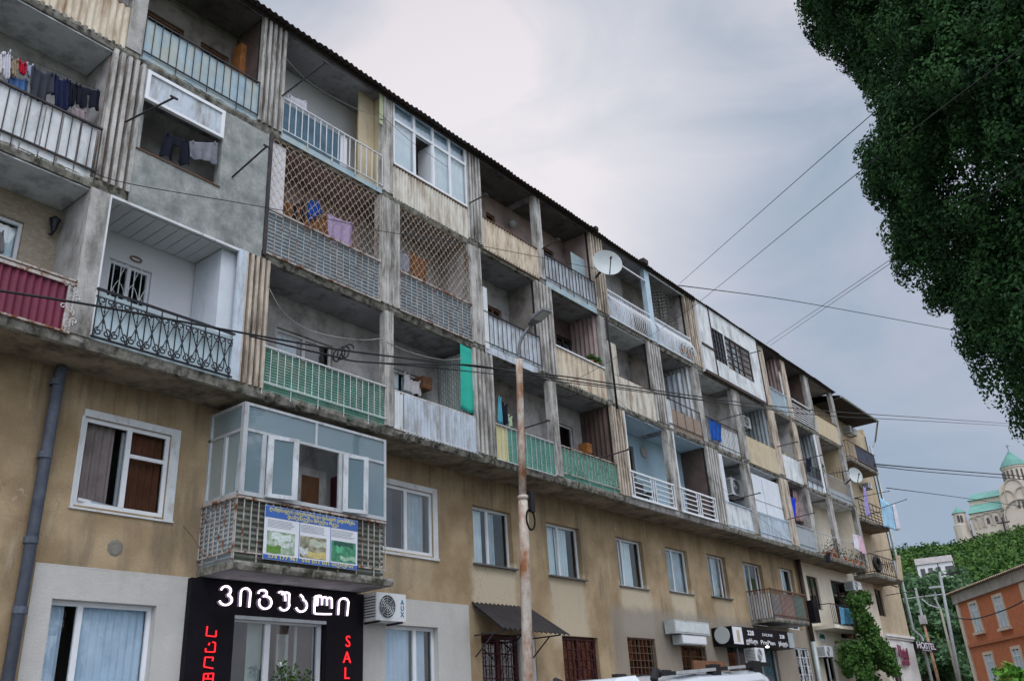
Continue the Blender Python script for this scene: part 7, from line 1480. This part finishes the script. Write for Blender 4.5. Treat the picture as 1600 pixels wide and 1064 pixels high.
for px_, py_, w_, h_ in ((1523, 822, 1.2, 3.2), (1532, 820, 1.3, 3.4), (1545, 817, 1.4, 3.6), (1558, 814, 1.4, 3.6), (1571, 811, 1.3, 3.4)):
    s_, z_ = CWp(px_, py_, 5.1); carch(s_, z_-.8, w_, h_, 5.1, ar); cwin(s_, z_-.2, .35, 1.7, 5.05, gl) if px_ > 1540 else None
for px_, py_, w_, h_ in ((1578, 790, 1.7, 4.6), (1590, 786, 2.2, 7.0), (1602, 784, 1.8, 4.6)):
    s_, z_ = CWp(px_, py_, 6.1); carch(s_, z_-.5, w_, h_, 6.1, ar)
s_, z_ = CWp(1600, 812, 6.1); carch(s_, z_-1, 4.2, 6.5, 6.15, ar, .6)
for px_ in (1592, 1600): s_, z_ = CWp(px_, 789, 6.1); cwin(s_, z_-.8, .32, 2.0, 6.08, gl)
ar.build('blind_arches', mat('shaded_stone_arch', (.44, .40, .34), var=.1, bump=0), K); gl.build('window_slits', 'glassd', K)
# drum and cone
cD = Ac+cd*CWp(1586, 745, 0)[0]+cn*2; eL = ray(1562, 733); hl = math.hypot(eL.x, eL.y); dD = math.hypot(cD.x-CAM.x, cD.y-CAM.y); rD = abs((cD.x-CAM.x)*eL.y/hl-(cD.y-CAM.y)*eL.x/hl)
ap = ray(1575, 704); zc0 = CAM.z+dD*ray(1583, 730).z/math.hypot(ray(1583, 730).x, ray(1583, 730).y); zap = CAM.z+dD*ap.z/math.hypot(ap.x, ap.y)
MB().lathe((cD.x, cD.y, 0), [(rD*.9, zb0), (rD*.9, zc0-.6), (rD*.97, zc0-.5), (rD*.97, zc0)], 24).build('drum', 'church', K)
MB().lathe((cD.x, cD.y, 0), [(rD*1.02, zc0), (rD*.75, zc0+(zap-zc0)*.33), (.02, zap)], 24).build('dome_cone', 'croof', K); MB().bar((cD.x, cD.y, zap-.2), (cD.x, cD.y, zap+1.8), .12).bar((cD.x-.1, cD.y-.5, zap+1.2), (cD.x+.1, cD.y+.5, zap+1.2), .1).build('cross', 'dark', K)
mb = MB(); vth = math.atan2(CAM.y-cD.y, CAM.x-cD.x)
for k in range(16): th = vth+(k+.5)*2*PI/16; c = Vector((cD.x+rD*.905*math.cos(th), cD.y+rD*.905*math.sin(th), 0)); mb.box(c.x-.22, c.x+.22, c.y-.22, c.y+.22, zc0-5.6, zc0-1.2)
mb.build('window_slits', 'glassd', K)
# corner tower
cT = Ac+cd*CWp(1500, 810, 3)[0]-cn*3; dT = math.hypot(cT.x-CAM.x, cT.y-CAM.y); g_ = lambda x, y: CAM.z+dT*ray(x, y).z/math.hypot(ray(x, y).x, ray(x, y).y); zq = g_(1500, 802); za_ = g_(1497, 791); rT = 1.65
MB().lathe((cT.x, cT.y, 0), [(rT*1.35, zb0), (rT*1.35, zq-3.2), (rT, zq-3.0), (rT, zq)], 12).build('corner_tower', 'church', K); MB().lathe((cT.x, cT.y, 0), [(rT*1.15, zq), (.02, za_)], 12).build('tower_cone', 'croof', K)
mb = MB()
for px_ in (1498, 1503): s_, z_ = CWp(px_, 812, 4.8); cwin(s_, z_-.6, .3, 1.9, 4.75, mb)
mb.build('window_slits', 'glassd', K)
q = WD(1568, 818, 255); CX = MB().bar((q.x, q.y, q.z-4), (q.x, q.y, q.z+1.6), .35); CX.bar(q-cd*1.5+Vector((0, 0, .3)), q+cd*1.5+Vector((0, 0, .3)), .3); tag(CX.build('hilltop_cross', 'dark', None), 'dark standing cross on the hilltop before the cathedral', 'cross')
